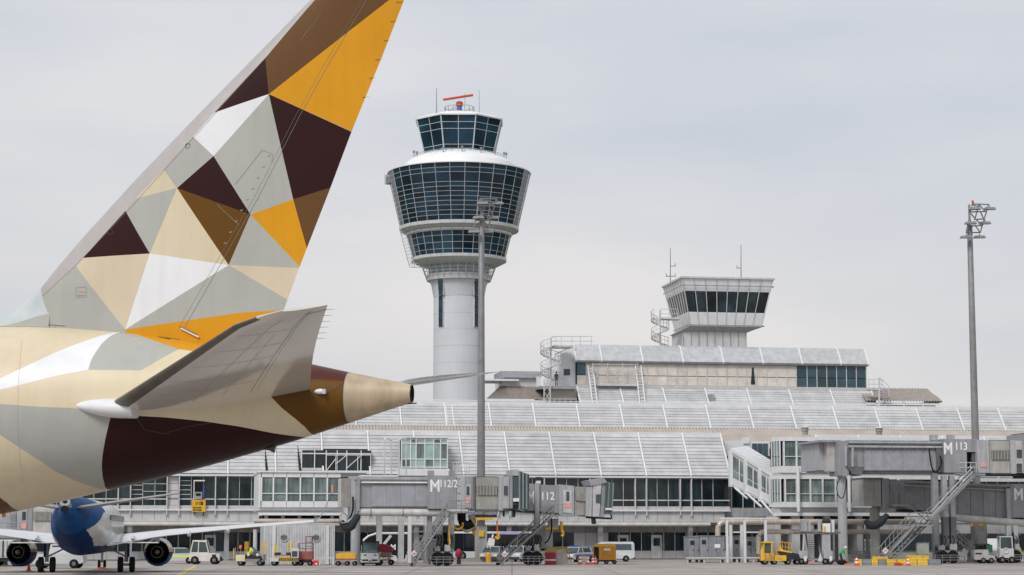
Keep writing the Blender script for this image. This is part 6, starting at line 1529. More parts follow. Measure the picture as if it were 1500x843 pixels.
for s_ in (-1, 1):
    w_ = wing(s_, [(1.2, 6.5, -1.3, 2.35, 1.95), (5.8, 3.0, -1.6, 2.95, 2.68), (11, -.3, -2.8, 3.35, 3.2), (16.3, -3.6, -5.2, 3.72, 3.62)], 'wing', wm)
    fl = MB()
    wing(s_, [(16.3, -3.6, -5.2, 3.72, 3.62), (16.75, -4.1, -5.3, 3.95, 3.9), (17.05, -4.6, -5.5, 4.5, 4.5), (17.35, -5.2, -5.9, 5.4, 5.4), (17.6, -5.7, -6.2, 6.2, 6.2)], 'winglet', [mat('winglet blue grey', (.12, .17, .27), .4)], thick=.14)
    MB().box(s_*17.55-.05, s_*17.55+.05, -6.2, -5.6, 5.6, 6.25).build('winglet_tip', mat('winglet orange', (.62, .28, .14), .4), jet)
    for x in (3.4, 7.4, 10.2): 
        z = 2.3+(x-1.2)*.085; MB().ell((s_*x, -1.6-max(0, x-5.8)*.2, z-.02), (.16, 1.3, .22), 10, 6).build('flap_fairing', jw, jet, smooth=True)
    MB().box(s_*2.0, s_*5.2, -1.9, -1.35, 2.12, 2.2).build('flap', wm, jet)
    wing(s_, [(.4, -13.4, -16.6, 4.45, 4.45), (3.8, -15.4, -17.6, 4.95, 4.93), (7.2, -17.3, -18.6, 5.42, 5.40)], 'tailplane', mat('jet tailplane', (.30, .295, .29), .4, var=.1))
    # engine
    ex, ez = s_*5.0, 1.45
    def er(r, y, zz=ez): return [(ex+r*math.cos(2*math.pi*k/24), y, zz+r*math.sin(2*math.pi*k/24)) for k in range(24)]
    mb = MB(); mb.loft([er(.80, 5.4), er(.93, 5.0), er(1.06, 4.0), er(1.06, 2.6), er(.90, 1.2), er(.86, 1.2), er(.84, 1.9), er(.84, 3)], caps=False)
    mb.m = []
    for f in mb.f:
        cz = sum(mb.v[i][2] for i in f)/len(f); cx = sum(mb.v[i][0] for i in f)/len(f)-ex; mb.m.append(3 if cz < ez-.2 else (2 if (cz < ez+.25 and cz >= ez+.0) else (1 if ez-.2 <= cz < ez else 0)))
    eng = mb.build('engine_cowl', [jw, jn, mat('cowl orange', (.72, .22, .12), .35), jb], jet, smooth=True)
    MB().loft([er(.84, 2.4), er(.60, 1.9)], caps=True).build('fan_duct', BLACK, eng)
    MB().loft([er(.52, 2.2), er(.42, .75), er(.38, .75), er(.36, 1.4)], caps=False).build('core_nozzle', mat('core metal', (.10, .09, .085), .4, .5), eng, smooth=True)
    MB().loft([er(.22, 1.2), er(.19, .6), er(.05, .15)], caps=True).build('exhaust_cone', mat('cone metal', (.20, .16, .13), .4, .4), eng, smooth=True)
    MB().prismx([(4.2, 2.3), (.6, 2.62), (1.0, 2.1), (3.5, 2.1)], ex-.16, ex+.16).build('pylon', jw, jet)
    # landing gear
    g = MB().tube((s_*2.85, 0, .75), (s_*2.85, 0, 2.3), .14, 10).build('main_gear', STEEL, jet, smooth=True); MB().tube((s_*2.85, -.1, 1.1), (s_*1.3, .3, 1.9), .06, 6).build('side_brace', STEEL, g)
    MB().tube((s_*2.4, 0, .56), (s_*3.3, 0, .56), .1, 8).build('axle', STEEL, g); MB().box(s_*3.0-.05, s_*3.0+.05, -.45, .45, 1.1, 2.1).build('gear_door', jn, g)
    for q in (-.42, .42):
        wv = MB().wheel(0, 0, 0, .565, .38, 22).build('wheel', BLACK, g, smooth=True); wv.rotation_euler = (0, 0, math.pi/2); wv.location = (s_*2.85+q, 0, .565)
g = MB().tube((0, 15.6, .5), (0, 15.6, 1.6), .1, 8).build('nose_gear', STEEL, jet)
for q in (-.22, .22): wv = MB().wheel(0, 0, 0, .34, .2, 16).build('wheel', BLACK, g, smooth=True); wv.rotation_euler = (0, 0, math.pi/2); wv.location = (q, 15.6, .34)
for k in range(30):
    y = -3+k*.52; MB().box(1.83, 1.895, y, y+.26, 3.75, 4.15).build('cabin_window', CARG, jet)
for k in range(16): bx('door_line', jg, jet, 1.0, 1.02, -9, -8.9, 3.9, 4.0) if k == 0 else None
P = J.P(*(130, 797), 0); MB().tube((.5, -9.5, 1.75), (.5, -9.3, 1.35), .05, 6).build('antenna', DARK, jet); MB().tube((-.1, -13, 2.5), (-.1, -12.8, 2.2), .05, 6).build('antenna', DARK, jet)
# ================================================================== vehicles and small things on the apron
def V_(px, D, rz=0.0):
    X, Y = gD(D, px); return Fr(X, Y, rz)
def wheel(o, x, y, r, w=.22, hub=None, n=18):
    g = MB().wheel(0, 0, 0, r, w, n).build('wheel', BLACK, o, smooth=True); g.location = (x, y, r)
    MB().wheel(0, -w*.5+.0, 0, r*.45, .04, 12).build('rim', hub or mat('rim grey', (.17, .17, .175), .4, .3), g)
def sweep(prof_w, m, name, o, smooth=True):   # profile points (x, z, halfwidth) closed outline lofted across with tumblehome
    a = [(x, -w, z) for x, z, w in prof_w]; b = [(x, w, z) for x, z, w in prof_w]; c0 = [(x*.985, -w*.9, z) for x, z, w in prof_w]
    n = len(a); mb = MB(); mb.add(a+b, [tuple(range(n)), tuple(range(2*n-1, n-1, -1))]+[(i, n+i, n+(i+1)%n, (i+1)%n) for i in range(n)])
    return mb.build(name, m, o)
def car(label, px, D, rz, col, L_=4.3, H=1.48, W=.88, van=False, group='cars parked along the terminal', lightbar=False, stripes=None, name='parked_car', cat='car'):
    f = V_(px, D, rz); o = root(name, label, cat, f, group=group); h = L_/2
    if van:
        body = [(-h, .42, W), (-h, 1.05, W), (-h+.12, 1.15, W), (-h+.75, 1.25, W), (-h+1.3, H-.12, W*.92), (-h+1.6, H, W*.86), (h-.15, H, W*.86), (h-.02, H-.2, W*.9), (h, .9, W), (h, .42, W), (h-.3, .3, W), (-h+.2, .3, W)]
        glass = [(-h+.95, 1.22, W+.01), (-h+1.36, H-.22, W*.93), (h-.25, H-.22, W*.93), (h-.2, 1.2, W+.01)]
    else:
        body = [(-h, .42, W), (-h, .72, W), (-h+.2, .84, W), (-h+1.05, .95, W), (h-.5, 1.0, W), (h-.05, .9, W), (h, .5, W), (h-.2, .28, W), (-h+.2, .28, W)]
        glass = [(-h+.95, .93, W*.96), (-h+1.6, H-.05, W*.76), (-h+1.9, H-.02, W*.74), (h-1.1, H-.02, W*.74), (h-.35, .98, W*.94)]
    sweep(body, col, 'body', o)
    sweep(glass, CARG, 'windows', o)
    if not van: sweep([(-h+1.55, H-.08, W*.77), (-h+1.7, H, W*.72), (h-1.25, H, W*.72), (h-1.0, H-.08, W*.77)], col, 'roof', o)
    for x in (-h+.82, h-.85):
        for y in (-W+.08, W-.08):
            wheel(o, x, y, .32); 
    if not van:
        for x in (-h+1.0, -.1, h-.55): MB().tube((x if x > -h+1.2 else x, -W*.955, .95), (x+(.55 if x < -h+1.2 else 0), -W*.77, H-.05), .035, 4).build('pillar', col, o)
    else:
        for x in (-h+1.75, .3, h-.3): bx('pillar', col, o, x, x+.12, -W-.015, -W*.9, 1.2, H-.2)
    for y in (-W+.25, W-.25): bx('headlight', mat('lamp lens', (.75, .75, .72), .15), o, -h-.02, -h+.08, y-.15, y+.15, .6, .75); bx('tail_lamp', mat('tail lamp lens', (.45, .02, .02), .2), o, h-.04, h+.02, y-.12, y+.12, .7 if not van else .95, .85 if not van else 1.3)
    bx('bumper', DARK, o, -h-.06, -h+.1, -W*.9, W*.9, .32, .5); bx('bumper', DARK, o, h-.1, h+.06, -W*.9, W*.9, .32, .5)
    if lightbar: bx('light_bar', BLUE, o, -.5 if not van else -1, .0, -.5, .5, H+.01, H+.14)
    if stripes:
        bx('side_stripe', stripes, o, -h+.4, h-.4, -W-.012, -W-.002, .62, .76)
    return o
car('white ramp car with yellow green side stripe left of the white baggage tractor', 258, 194, .12, VWH, 4.2, 1.5, stripes=YELG)
car('silver car facing the camera behind the foot of the stairs of bridge 112', 722.5, 207, math.radians(78), SILV, 4.2, 1.55, .92)
car('silver white estate car behind the wheels of bridge 112', 760, 207, math.radians(70), VWH, 4.4, 1.6, .92)
car('white police-style car with blue bonnet and roof light bar beside the yellow barrier', 844, 204, math.radians(58), VWH, 4.3, 1.5, .92, lightbar=True, stripes=BLUE)
bx('bonnet_stripe', BLUE, [o for o in bpy.data.objects if o.get('label', '').startswith('white police-style')][0], -2.0, -1.2, -.75, .75, .955, .985)
car('dark blue and white car half hidden behind the orange cart', 868, 208, math.radians(50), BLUE, 4.3, 1.5, .9)
car('silver white van parked behind the orange box cart', 893, 208, math.pi*0, VWH, 4.9, 1.98, .95, van=True, group='vans on the apron', name='parked_van', cat='van')
car('white van with dark windscreen behind the grey loader at the right', 1459, 212, math.radians(68), VWH, 4.9, 2.3, .98, van=True, group='vans on the apron', name='parked_van', cat='van')
car('white van glimpsed beyond the round column under the right gate building', 1263, 222, math.radians(90), VWH, 4.6, 2.2, .95, van=True, group='vans on the apron', name='parked_van', cat='van')
# pickup cab beside the jet's left gear
f = V_(88, 168, 0); o = root('service_pickup', 'white service pickup half hidden behind the blue tailed jet', 'pickup', f)
sweep([(-2.2, .5, .9), (-2.2, 1.15, .9), (-.7, 1.2, .9), (-.6, 1.95, .78), (.5, 1.95, .78), (1.1, 1.2, .9), (2.0, 1.05, .9), (2.15, .55, .9), (1.9, .4, .9), (-2, .4, .9)], VWH, 'body', o); sweep([(-.5, 1.25, .88), (-.45, 1.85, .8), (.4, 1.85, .8), (.95, 1.25, .88)], CARG, 'windows', o)
for x in (-1.4, 1.35):
    for y in (-.82, .82): wheel(o, x, y, .38)
# luggage container truck at far left
f = V_(12, 178, 0); o = root('container_truck', 'white box truck with dark rear gate at the far left edge', 'truck', f)
bx('box_body', VWH, o, -1.6, 1.2, -1.1, 1.1, .75, 2.3); bx('rear_gate', PANEL, o, -1.3, 1.0, -1.16, -1.1, .9, 2.15); bx('chassis', DARK, o, -1.7, 1.3, -1, 1, .45, .75)
for k in range(4): bx('gate_bar', STEEL, o, -1.2+k*.68, -1.14+k*.68, -1.2, -1.16, .9, 2.2)
bx('latch', DARK, o, -.2, -.1, -1.25, -1.16, .8, 2.2)
for x in (-1, .9):
    for y in (-.9, .9): wheel(o, x, y, .42)
# ---- baggage tractor white (side view, facing right)
f = V_(301, 190, 0); o = root('baggage_tractor', 'white baggage tractor with glazed cab facing right under the jet wing', 'tractor', f)
mb = MB().prism([(-1.38, .35), (-1.38, .95), (-1.2, 1.0), (.35, 1.05), (1.3, .98), (1.42, .85), (1.42, .38), (1.2, .3), (-1.2, .3)], -.72, .72); mb.build('body', CREAMV, o)
sweep([(-1.25, 1.0, .68), (-1.05, 2.1, .62), (-.2, 2.15, .62), (.15, 2.0, .62), (.38, 1.05, .68)], CARG, 'cab_glass', o); 
mb = MB()
for a, b in (((-1.27, 1), (-1.05, 2.12)), ((-.55, 1), (-.52, 2.14)), ((.4, 1.05), (.15, 2.05)), ((-1.05, 2.12), (.15, 2.05)), ((-1.25, 1.04), (.38, 1.06))):
    for y in (-.69, .69): mb.tube((a[0], y, a[1]), (b[0], y*.93, b[1]), .055, 6)
mb.box(-1.1, .18, -.62, .62, 2.1, 2.2); mb.build('cab_frame', CREAMV, o); bx('bumper', DARK, o, 1.42, 1.5, -.6, .6, .3, .65); bx('vent', DARK, o, .7, 1.1, -.73, -.72, .75, .9); bx('tow_hitch', DARK, o, -1.55, -1.38, -.1, .1, .4, .55); bx('seat_back', YELG, o, -.5, -.3, -.2, .2, 1.0, 1.5)
for x in (-.85, .92):
    for y in (-.66, .66): wheel(o, x, y, .38)
# ---- people ----------------------------------------------------------------------
def person(label, fr, J, m_skin_ids, mats, parts=None, scale=1.0):
    """J: joints name->(x,y,z,r); one skinned body; painted by nearest bone"""
    bones = [('pelvis', 'chest'), ('chest', 'neck'), ('neck', 'head'), ('head', 'crown'), ('chest', 'shl'), ('shl', 'ell'), ('ell', 'wrl'), ('chest', 'shr'), ('shr', 'elr'), ('elr', 'wrr'), ('pelvis', 'hil'), ('hil', 'knl'), ('knl', 'anl'), ('anl', 'tol'), ('pelvis', 'hir'), ('hir', 'knr'), ('knr', 'anr'), ('anr', 'tor')]
    for s_ in ('l', 'r'):
        w_ = Vector(J['wr'+s_][:3]); e_ = Vector(J['el'+s_][:3]); d = (w_-e_).normalized(); sd_ = Vector((0, 0, 1)).cross(d); sd_ = sd_.normalized() if sd_.length > .1 else Vector((1, 0, 0))
        pk = w_+d*.08; J['pa'+s_] = (*pk, .028); bones.append(('wr'+s_, 'pa'+s_))
        for k in range(4):
            t = pk+sd_*(k-1.5)*.022+d*(.075-.01*abs(k-1.3)); J['f%d%s' % (k, s_)] = (*t, .009); bones.append(('pa'+s_, 'f%d%s' % (k, s_)))
        t = w_+d*.05+sd_*.06; J['th'+s_] = (*t, .010); bones.append(('wr'+s_, 'th'+s_))
    names = list(J); me = bpy.data.meshes.new('skeleton'); me.from_pydata([J[n][:3] for n in names], [(names.index(a), names.index(b)) for a, b in bones], [])
    ob = bpy.data.objects.new('body', me); C.objects.link(ob); sk = ob.modifiers.new('s', 'SKIN'); ly = me.skin_vertices[0] if me.skin_vertices else None
    if ly is None:
        bpy.context.view_layer.objects.active = ob; bm = bmesh.new(); bm.from_mesh(me); bm.verts.layers.skin.verify(); bm.to_mesh(me); bm.free(); ly = me.skin_vertices[0]
    for i, n in enumerate(names): ly.data[i].radius = (J[n][3],)*2; ly.data[i].use_root = (n == 'pelvis')
    sb = ob.modifiers.new('sub', 'SUBSURF'); sb.levels = 1; sb.render_levels = 1
    bpy.context.view_layer.update(); m2 = bpy.data.meshes.new_from_object(ob.evaluated_get(bpy.context.evaluated_depsgraph_get())); bpy.data.objects.remove(ob); m2.name = 'body'
    for m in mats: m2.materials.append(m)
    B = [(Vector(J[a][:3]), Vector(J[b][:3]), m_skin_ids.get(b, 0)) for a, b in bones]
    for p in m2.polygons:
        c = p.center; best = min(B, key=lambda q: (c-(q[0]+(q[1]-q[0])*max(0, min(1, (c-q[0]).dot(q[1]-q[0])/max(1e-6, (q[1]-q[0]).length_squared))))).length); p.material_index = best[2]; p.use_smooth = True
    o = root('person', label, 'person', fr); b = bpy.data.objects.new('body', m2); C.objects.link(b); b.parent = o; return o
IDS = {'head': 1, 'crown': 1, 'wrl': 0, 'wrr': 0, 'pal': 1, 'par': 1, 'hil': 2, 'hir': 2, 'knl': 2, 'knr': 2, 'anl': 2, 'anr': 2, 'tol': 3, 'tor': 3}
for s_ in 'lr':
    IDS['th'+s_] = 1
    for k in range(4): IDS['f%d%s' % (k, s_)] = 1
def face(o, c, fwd):
    c = Vector(c); f = Vector(fwd).normalized(); s = Vector((0, 0, 1)).cross(f); mb = MB(); mb.ell(c+f*.10, (.015, .015, .03), 6, 4); mb.build('nose', SKIN, o)
    for k in (-1, 1): MB().ell(c+f*.085+s*.035*k+Vector((0, 0, .03)), (.012, .012, .01), 6, 4).build('eye', BLACK, o); MB().ell(c+s*.085*k, (.02, .02, .035), 6, 4).build('ear', SKIN, o)
    MB().ell(c+f*.09-Vector((0, 0, .05)), (.02, .02, .006), 6, 4).build('mouth', MAR, o)
# cargo loader with seated worker
f = V_(367, 181.5, 0); o = root('cargo_loader', 'low grey cargo loader with yellow guard racks and a seated worker', 'loader', f)
bx('chassis', STEEL, o, -1.15, 1.2, -.9, .9, .35, .62); bx('front_box', mat('pale yellow paint', (.62, .60, .38), .5), o, -1.15, -.35, -1.0, .9, .4, .95); bx('platform', DARK, o, -.3, 1.1, -.95, .9, .63, .85); bx('bridge_plate', GPANEL, o, .95, 1.25, -.9, .9, .5, 1.0)
MB().prism([(-.2, .86), (.95, .86), (.2, 1.6), (0, 1.6)], .1, .8).build('conveyor', JBD, o)
for x in (-.55, .95):
    for k in range(4): bx('guard_slat', YEL, o, x+k*.09, x+k*.09+.05, .3+.02*k, .36+.02*k, 1.0, 2.1)
    bx('guard_rail', YEL, o, x-.03, x+.36, .28, .34, 1.5, 1.56)
bx('ladder_rack', YEL, o, -1.45, -1.38, -.5, -.4, .5, 1.5); bx('ladder_rack', STEEL, o, -1.3, -1.24, -.5, -.4, .5, 1.6)
for x in (-.75, .95):
    for y in (-.8, .8): wheel(o, x, y, .26)
MB().lathe([(.12, 1.5), (.12, 1.75), (.05, 1.8)], -.85, -.2, 10).build('beacon', ORG, o, smooth=True); MB().tube((-.85, -.2, .95), (-.85, -.2, 1.5), .03, 6).build('beacon_pole', STEEL, o)
for x in (-.05, .75): MB().ell((x, -.95, .95), (.16, .1, .14), 8, 6).build('lamp', VWH, o)
Jn = dict(pelvis=(0, 0, .95, .15), chest=(.03, 0, 1.35, .17), neck=(.0, 0, 1.52, .06), head=(-.03, 0, 1.62, .10), crown=(-.04, 0, 1.74, .085), shl=(.05, -.19, 1.42, .075), ell=(-.08, -.25, 1.16, .055), wrl=(-.30, -.20, 1.12, .04), shr=(.05, .19, 1.42, .075), elr=(-.08, .25, 1.16, .055), wrr=(-.30, .15, 1.12, .04), hil=(0, -.1, .93, .1), knl=(-.42, -.14, .98, .085), anl=(-.52, -.14, .6, .06), tol=(-.7, -.14, .55, .05), hir=(0, .1, .93, .1), knr=(-.42, .14, .98, .085), anr=(-.52, .14, .6, .06), tor=(-.7, .14, .55, .05))
pf = V_(367.5, 180.9, 0); pr = person('worker in a neon yellow vest and dark blue trousers seated on the cargo loader', pf, Jn, IDS, [YELG, SKIN, NAVY, BLACK])
MB().ell((-.03, 0, 1.70), (.115, .11, .10), 12, 8).build('hair', BLACK, pr, smooth=True); face(pr, (-.04, 0, 1.64), (-1, 0, 0)); MB().tube((.19, -.1, 1.2), (.19, -.1, 1.45), .035, 6).build('vest_stripe', TXT, pr)
bx('seat', BLACK, o, -.2, .25, -1.0, -.55, .85, .93)
# belt loader with hazard stripes
f = V_(419, 181.5, 0); o = root('scissor_lift_truck', 'white low lift truck with black and yellow hazard stripes before the ribbed shed', 'lift truck', f)
bx('chassis', VWH, o, -1.2, 1.2, -.85, .85, .38, .7); bx('cab', VWH, o, .55, 1.2, -.9, .5, .7, 1.55); bx('cab_window', CARG, o, .62, 1.1, -.93, -.9, .8, 1.28); bx('platform', DARK, o, -.9, .5, -.8, .8, .9, 1.15); bx('platform_box', JBL, o, -.35, .1, -.82, -.4, .95, 1.3); bx('platform_rail', YEL, o, -.35, .45, -.84, -.8, .74, .86)
for k in range(11):
    x = -.55+k*.16; MB().prism([(x, .42), (x+.09, .42), (x+.2, .68), (x+.11, .68)], -.875, -.86).build('hazard_stripe', BLACK, o)
bx('hazard_plate', YEL, o, -.6, 1.2, -.86, -.852, .40, .69)
for x, h in ((-1.0, 1.9), (-.85, 1.8), (.2, 1.95), (.45, 2.1), (.52, 2.0)): MB().tube((x, -.3, .7), (x+.05, -.3, h), .05, 6).build('yellow_arm', YEL, o)
MB().tube((.45, -.3, 2.05), (.72, -.3, 2.15), .05, 6).build('yellow_arm', YEL, o); MB().tube((-1.0, -.3, 1.2), (-.85, -.3, 1.8), .04, 6).build('yellow_arm', YEL, o)
for x in (-.95, .85):
    for y in (-.72, .72): wheel(o, x, y, .26)
# red scissor platform
f = V_(448, 181.8, 0); o = root('work_platform', 'faded red scissor work platform with guard rails before the ribbed shed', 'work platform', f)
bx('basket', RUST, o, -.55, .6, -.5, .5, .55, 1.25); bx('base', DARK, o, -.5, .5, -.45, .45, .25, .54)
mb = MB()
for x in (-.6, .6):
    for y in (-.5, .5): mb.tube((x, y, .5), (x, y, 1.95), .035, 6)
for z in (1.5, 1.95):
    for y in (-.5, .5): mb.tube((-.6, y, z), (.6, y, z), .03, 6)
mb.build('guard_rail', RUST, o); mb = MB()
for x in (0, .55): mb.tube((x, 0, 1.2), (x, 0, 2.55), .05, 6)
for z in (1.7, 2.05): mb.tube((0, 0, z), (.55, 0, z), .025, 6)
mb.build('mast', DARK, o); MB().tube((-.05, 0, 2.55), (.6, 0, 2.55), .04, 6).build('mast_top', RUST, o)
for x in (-.42, .42): wheel(o, x, -.42, .22, .15); wheel(o, x, .42, .22, .15)
f = V_(463, 181.5, 0); o = root('fuel_canister', 'small bright red box on the ground before the ribbed shed', 'canister', f); bx('body', RED, o, -.25, .25, -.15, .15, .05, .42); bx('lid', RED, o, -.2, .15, -.1, .1, .42, .48); bx('label_patch', TXT, o, -.02, .12, -.16, -.15, .1, .25)
# yellow baggage cart
f = V_(507.5, 182, 0); o = root('baggage_cart', 'flat yellow covered cart at the foot of the thick grey column', 'cart', f, group='covered baggage carts')
MB().prism([(-.85, .62), (-.85, 1.0), (-.55, 1.12), (.1, 1.16), (.6, 1.08), (.85, 1.02), (.85, .62)], -.6, .6).build('cover', YEL, o); bx('frame', RUST, o, -.88, .9, -.6, .6, .5, .61)
for x in (-.7, .1, .75): wheel(o, x, -.45, .2, .14); wheel(o, x, .45, .2, .14)
bx('tow_bar', STEEL, o, -1.1, -.88, -.04, .04, .4, .5)
# front-on tractor
f = V_(542, 181.5, 0); o = root('baggage_tractor', 'white baggage tractor seen from the front with wide tinted windscreen', 'tractor', f)
bx('body', VWH, o, -.76, .76, -.1, 2.4, .28, 1.1); MB().prismx([(-.05, 1.1), (.35, 2.05), (1.4, 2.1), (1.5, 1.1)], -.72, .72).build('cab_glass', mat('tinted screen', (.10, .14, .14), .1, var=.3, scale=3), o)
bx('roof', DARK, o, -.76, .76, .3, 1.5, 2.05, 2.14)
for x in (-.74, .68): MB().tube((x+.03, -.08, 1.1), (x+.03, .33, 2.06), .04, 6).build('pillar', DARK, o)
for x in (-.68, .15): bx('grille', DARK, o, x, x+.53, -.13, -.1, .42, .55)
for x in (-.55, .35): bx('headlight', DARK, o, x, x+.25, -.125, -.1, .88, .97)
bx('badge', DARK, o, -.08, .06, -.14, -.1, .36, .46); bx('bumper', BLACK, o, -.74, .74, -.18, .0, .16, .28)
for x in (-.6, .6): g = MB().wheel(0, 0, 0, .28, .25).build('wheel', BLACK, o); g.rotation_euler = (0, 0, math.pi/2); g.location = (x, .3, .28)
# maroon covered cart
f = V_(565, 185, 0); o = root('baggage_cart', 'cart with dark red cover beside the front-on white tractor', 'cart', f, group='covered baggage carts')
MB().prism([(-.85, 1.15), (-.85, 1.85), (-.2, 1.9), (.5, 1.65), (.65, 1.5), (.6, 1.2)], -.6, .6).build('cover', MAR, o); bx('frame', RUST, o, -.7, .65, -.6, .6, .7, .8)
mb = MB()
for x in (-.6, -.2, .2, .55): mb.tube((x, -.55, .3), (x*.6, -.55, 1.2), .03, 5)
mb.build('strut', YEL, o); bx('load', STEEL, o, -.5, .5, -.4, .5, .8, 1.14)
for x in (-.5, .5): wheel(o, x, -.5, .25, .15); wheel(o, x, .5, .25, .15)
# dark entrance with the white M
o = root('apron_bus', 'white framed apron bus front with dark glass and a white M beyond the square column', 'bus', T); d = -7
m_ = mat('bus glass', (.008, .010, .013), .08, var=.4)
P_ = [(531, 815), (531, 800), (533, 791), (540, 785.5), (552, 781.5), (590, 781.5), (596, 781.5), (596, 815)]
MB().prism([(T.u(x, d, y), T.z(560, y, d)) for x, y in P_], d, d+2.5).build('body', m_, o)
MB().path([T.P(x, y, d-.03) for x, y in P_[:6]]+[T.P(597, 781.5, d-.03)], .12, 6).build('white_frame', WHITE, o); MB().tube(T.P(561, 800, d-.05), T.P(573, 785, d-.05), .16, 6).build('diagonal_strut', FRAME, o)
z_ = T.z(576, 805.5, d-.05); text('lettering', 'M', TXT, o, T.u(572.3, d-.05), d-.05, z_, T.z(576, 797.5, d-.05)-z_, .02, sx=.95)
MB().prism([(T.u(x, d, y), T.z(575, y, d)) for x, y in ((572, 813), (583, 815), (596, 813), (596, 826), (572, 826))], d-.02, d+2.4).build('skirt', VWH, o)
for px in (540, 588): wheel(o, T.u(px, d), d+.1, .5, .3)
# long bus behind
o = root('apron_bus', 'long white and lilac apron bus standing behind the concrete mast block', 'bus', T); d = -5
b0, b1 = T.u(664, d), T.u(784, d); zb1, zb0 = T.z(720, 780, d), T.z(720, 814, d)
bx('body', m_, o, b0, b1, d, d+2.5, .35, zb1); bx('roof', WHITE, o, b0-.02, b1+.02, d-.05, d+2.55, zb1-.12, zb1+.08); bx('roof_band', PURP, o, T.u(732, d), T.u(760, d), d-.08, d-.052, zb1-.22, zb1+.05)
bx('skirt', VWH, o, b0, T.u(700, d), d-.04, d-.002, .3, .95); bx('skirt', PURP, o, T.u(700, d), b1, d-.04, d-.002, .3, 1.25); 
for k in range(9): x = b0+(b1-b0)*k/8; bx('window_post', DARK, o, x-.03, x+.03, d-.03, d-.001, .95, zb1-.12)
for k in range(7): x = b0+.1+(b1-b0)*k/7.2; bx('window_pane', mat('bus window', (.012, .016, .02), .06, objvar=.5), o, x, x+(b1-b0)/7.2-.1, d-.02, d-.0015, 1.3, zb1-.25)
for px in (677, 765): wheel(o, T.u(px, d), d+.1, .5, .3)
bx('rear_panel', JB, o, T.u(660, d), b0-.01, d+.1, d+2.4, .4, zb1-.1)
o = root('red_drum', 'round dark red drum right of the undercarriage of bridge 112/2', 'drum', V_(672, 190)); MB().ell((0, 0, .95), (.33, .35, .48), 14, 8).build('body', MAR, o, smooth=True); MB().box(-.2, .2, -.2, .2, 0, .5).build('foot', DARK, o)
o = root('kerb_block', 'long low concrete kerb in front of the mast block', 'kerb', T); bx('kerb', CONC, o, T.u(665, -16), T.u(735, -16), -16, -15.3, 0, .32)
o = root('orange_bin', 'small orange bin in front of the silver car', 'bin', V_(715.5, 202)); MB().lathe([(.24, 0), (.27, .85), (.22, .95)], n=12).build('body', YOR, o)
o = root('plug_sign', 'white plug shaped sign hanging near the mast block', 'sign', V_(719, 200)); a = o; fz = V_(719, 200)
pp = [(713, 799), (716, 788.5), (722, 788), (725, 791), (723.5, 800), (718, 800)]; MB().prism([(fz.u(x, 0, y), fz.z(719, y)) for x, y in pp], 0, .08).build('plate', WHITE, o)
MB().tube(fz.P(721, 788), fz.P(722.5, 783), .09, 6).build('stem', WHITE, o); MB().tube(fz.P(715, 800), fz.P(714, 803), .05, 6).build('prong', WHITE, o); MB().tube(fz.P(718.5, 800), fz.P(718, 804), .05, 6).build('prong', WHITE, o); MB().tube((0, .05, 0), (0, .05, fz.z(719, 800)), .03, 6).build('post', STEEL, o)
# road cones
def cone(label, px, D, h=.75, stripes=True, r=.2):
    o = root('traffic_cone', label, 'cone', V_(px, D), group='red and white traffic cones'); prof = lambda z: .04+(r-.04)*(1-z/h)
    hs = [0.04, .25*h, .42*h, .58*h, .75*h, h] if stripes else [.04, h]
    for i in range(len(hs)-1): MB().lathe([(prof(hs[i]), hs[i]), (prof(hs[i+1]), hs[i+1])], n=14).build('band', (RED if i % 2 == 0 else TXT), o, smooth=True)
    bx('foot', RED, o, -r*1.25, r*1.25, -r*1.25, r*1.25, 0, .045)
cone('plain red cone beneath the left jet engine', 43, 156, .6, False, .16); cone('tall striped cone, leftmost of three in front of the police-style car', 849.5, 188, .95); cone('striped cone, middle of three left of the orange cart', 861, 188, .85); cone('striped cone, right of three, touching the orange cart', 868.5, 188.5, .8); cone('striped cone partly behind the rightmost cone by the orange cart', 872, 189.5, .8)
cone('striped cone before the first yellow barrier block near the worker in green', 1254.5, 182.5, .85); cone('striped cone in front of the yellow barrier blocks below the long stairs', 1329.5, 182, .8)
for px, nm in ((61, 'left main wheels'), (150.5, 'nose wheels')):
    o = root('wheel_chock', 'orange wheel chock at the jet %s' % nm, 'chock', V_(px, 151 if px < 100 else 165), group='orange wheel chocks'); MB().prism([(-.3, 0), (.3, 0), (.22, .14), (-.22, .14)], -.3, .3).build('block', ORG, o); bx('rope', RED, o, .3, .5, -.02, .02, .02, .05)
# barriers centre
o = root('jersey_barrier', 'dark red and white plastic barrier block before the yellow fence', 'barrier', V_(806, 187))
MB().prism([(-.5, .5), (-.5, 1.08), (-.42, 1.12), (.42, 1.12), (.5, 1.08), (.5, .5)], -.2, .2).build('upper_block', mat('barrier red', (.36, .03, .04), .5), o); bx('white_band', TXT, o, -.5, .5, -.21, .21, .36, .5); MB().prism([(-.52, 0), (-.52, .36), (.52, .36), (.52, 0)], -.27, .27).build('foot_block', mat('barrier red', (.36, .03, .04)), o)
o = root('jersey_barrier', 'dirty white plastic barrier block beside the dark red one', 'barrier', V_(822.5, 187.5)); MB().prismx([(-.3, 0), (-.3, .4), (-.18, .5), (-.15, 1.05), (.15, 1.05), (.18, .5), (.3, .4), (.3, 0)], -.55, .55).build('block', mat('dirty white plastic', (.45, .43, .40), .6, streak=.35), o)
o = root('yellow_fence', 'yellow framed fence panel with banner behind the red and white barrier blocks', 'fence', V_(810, 191)); mb = MB()
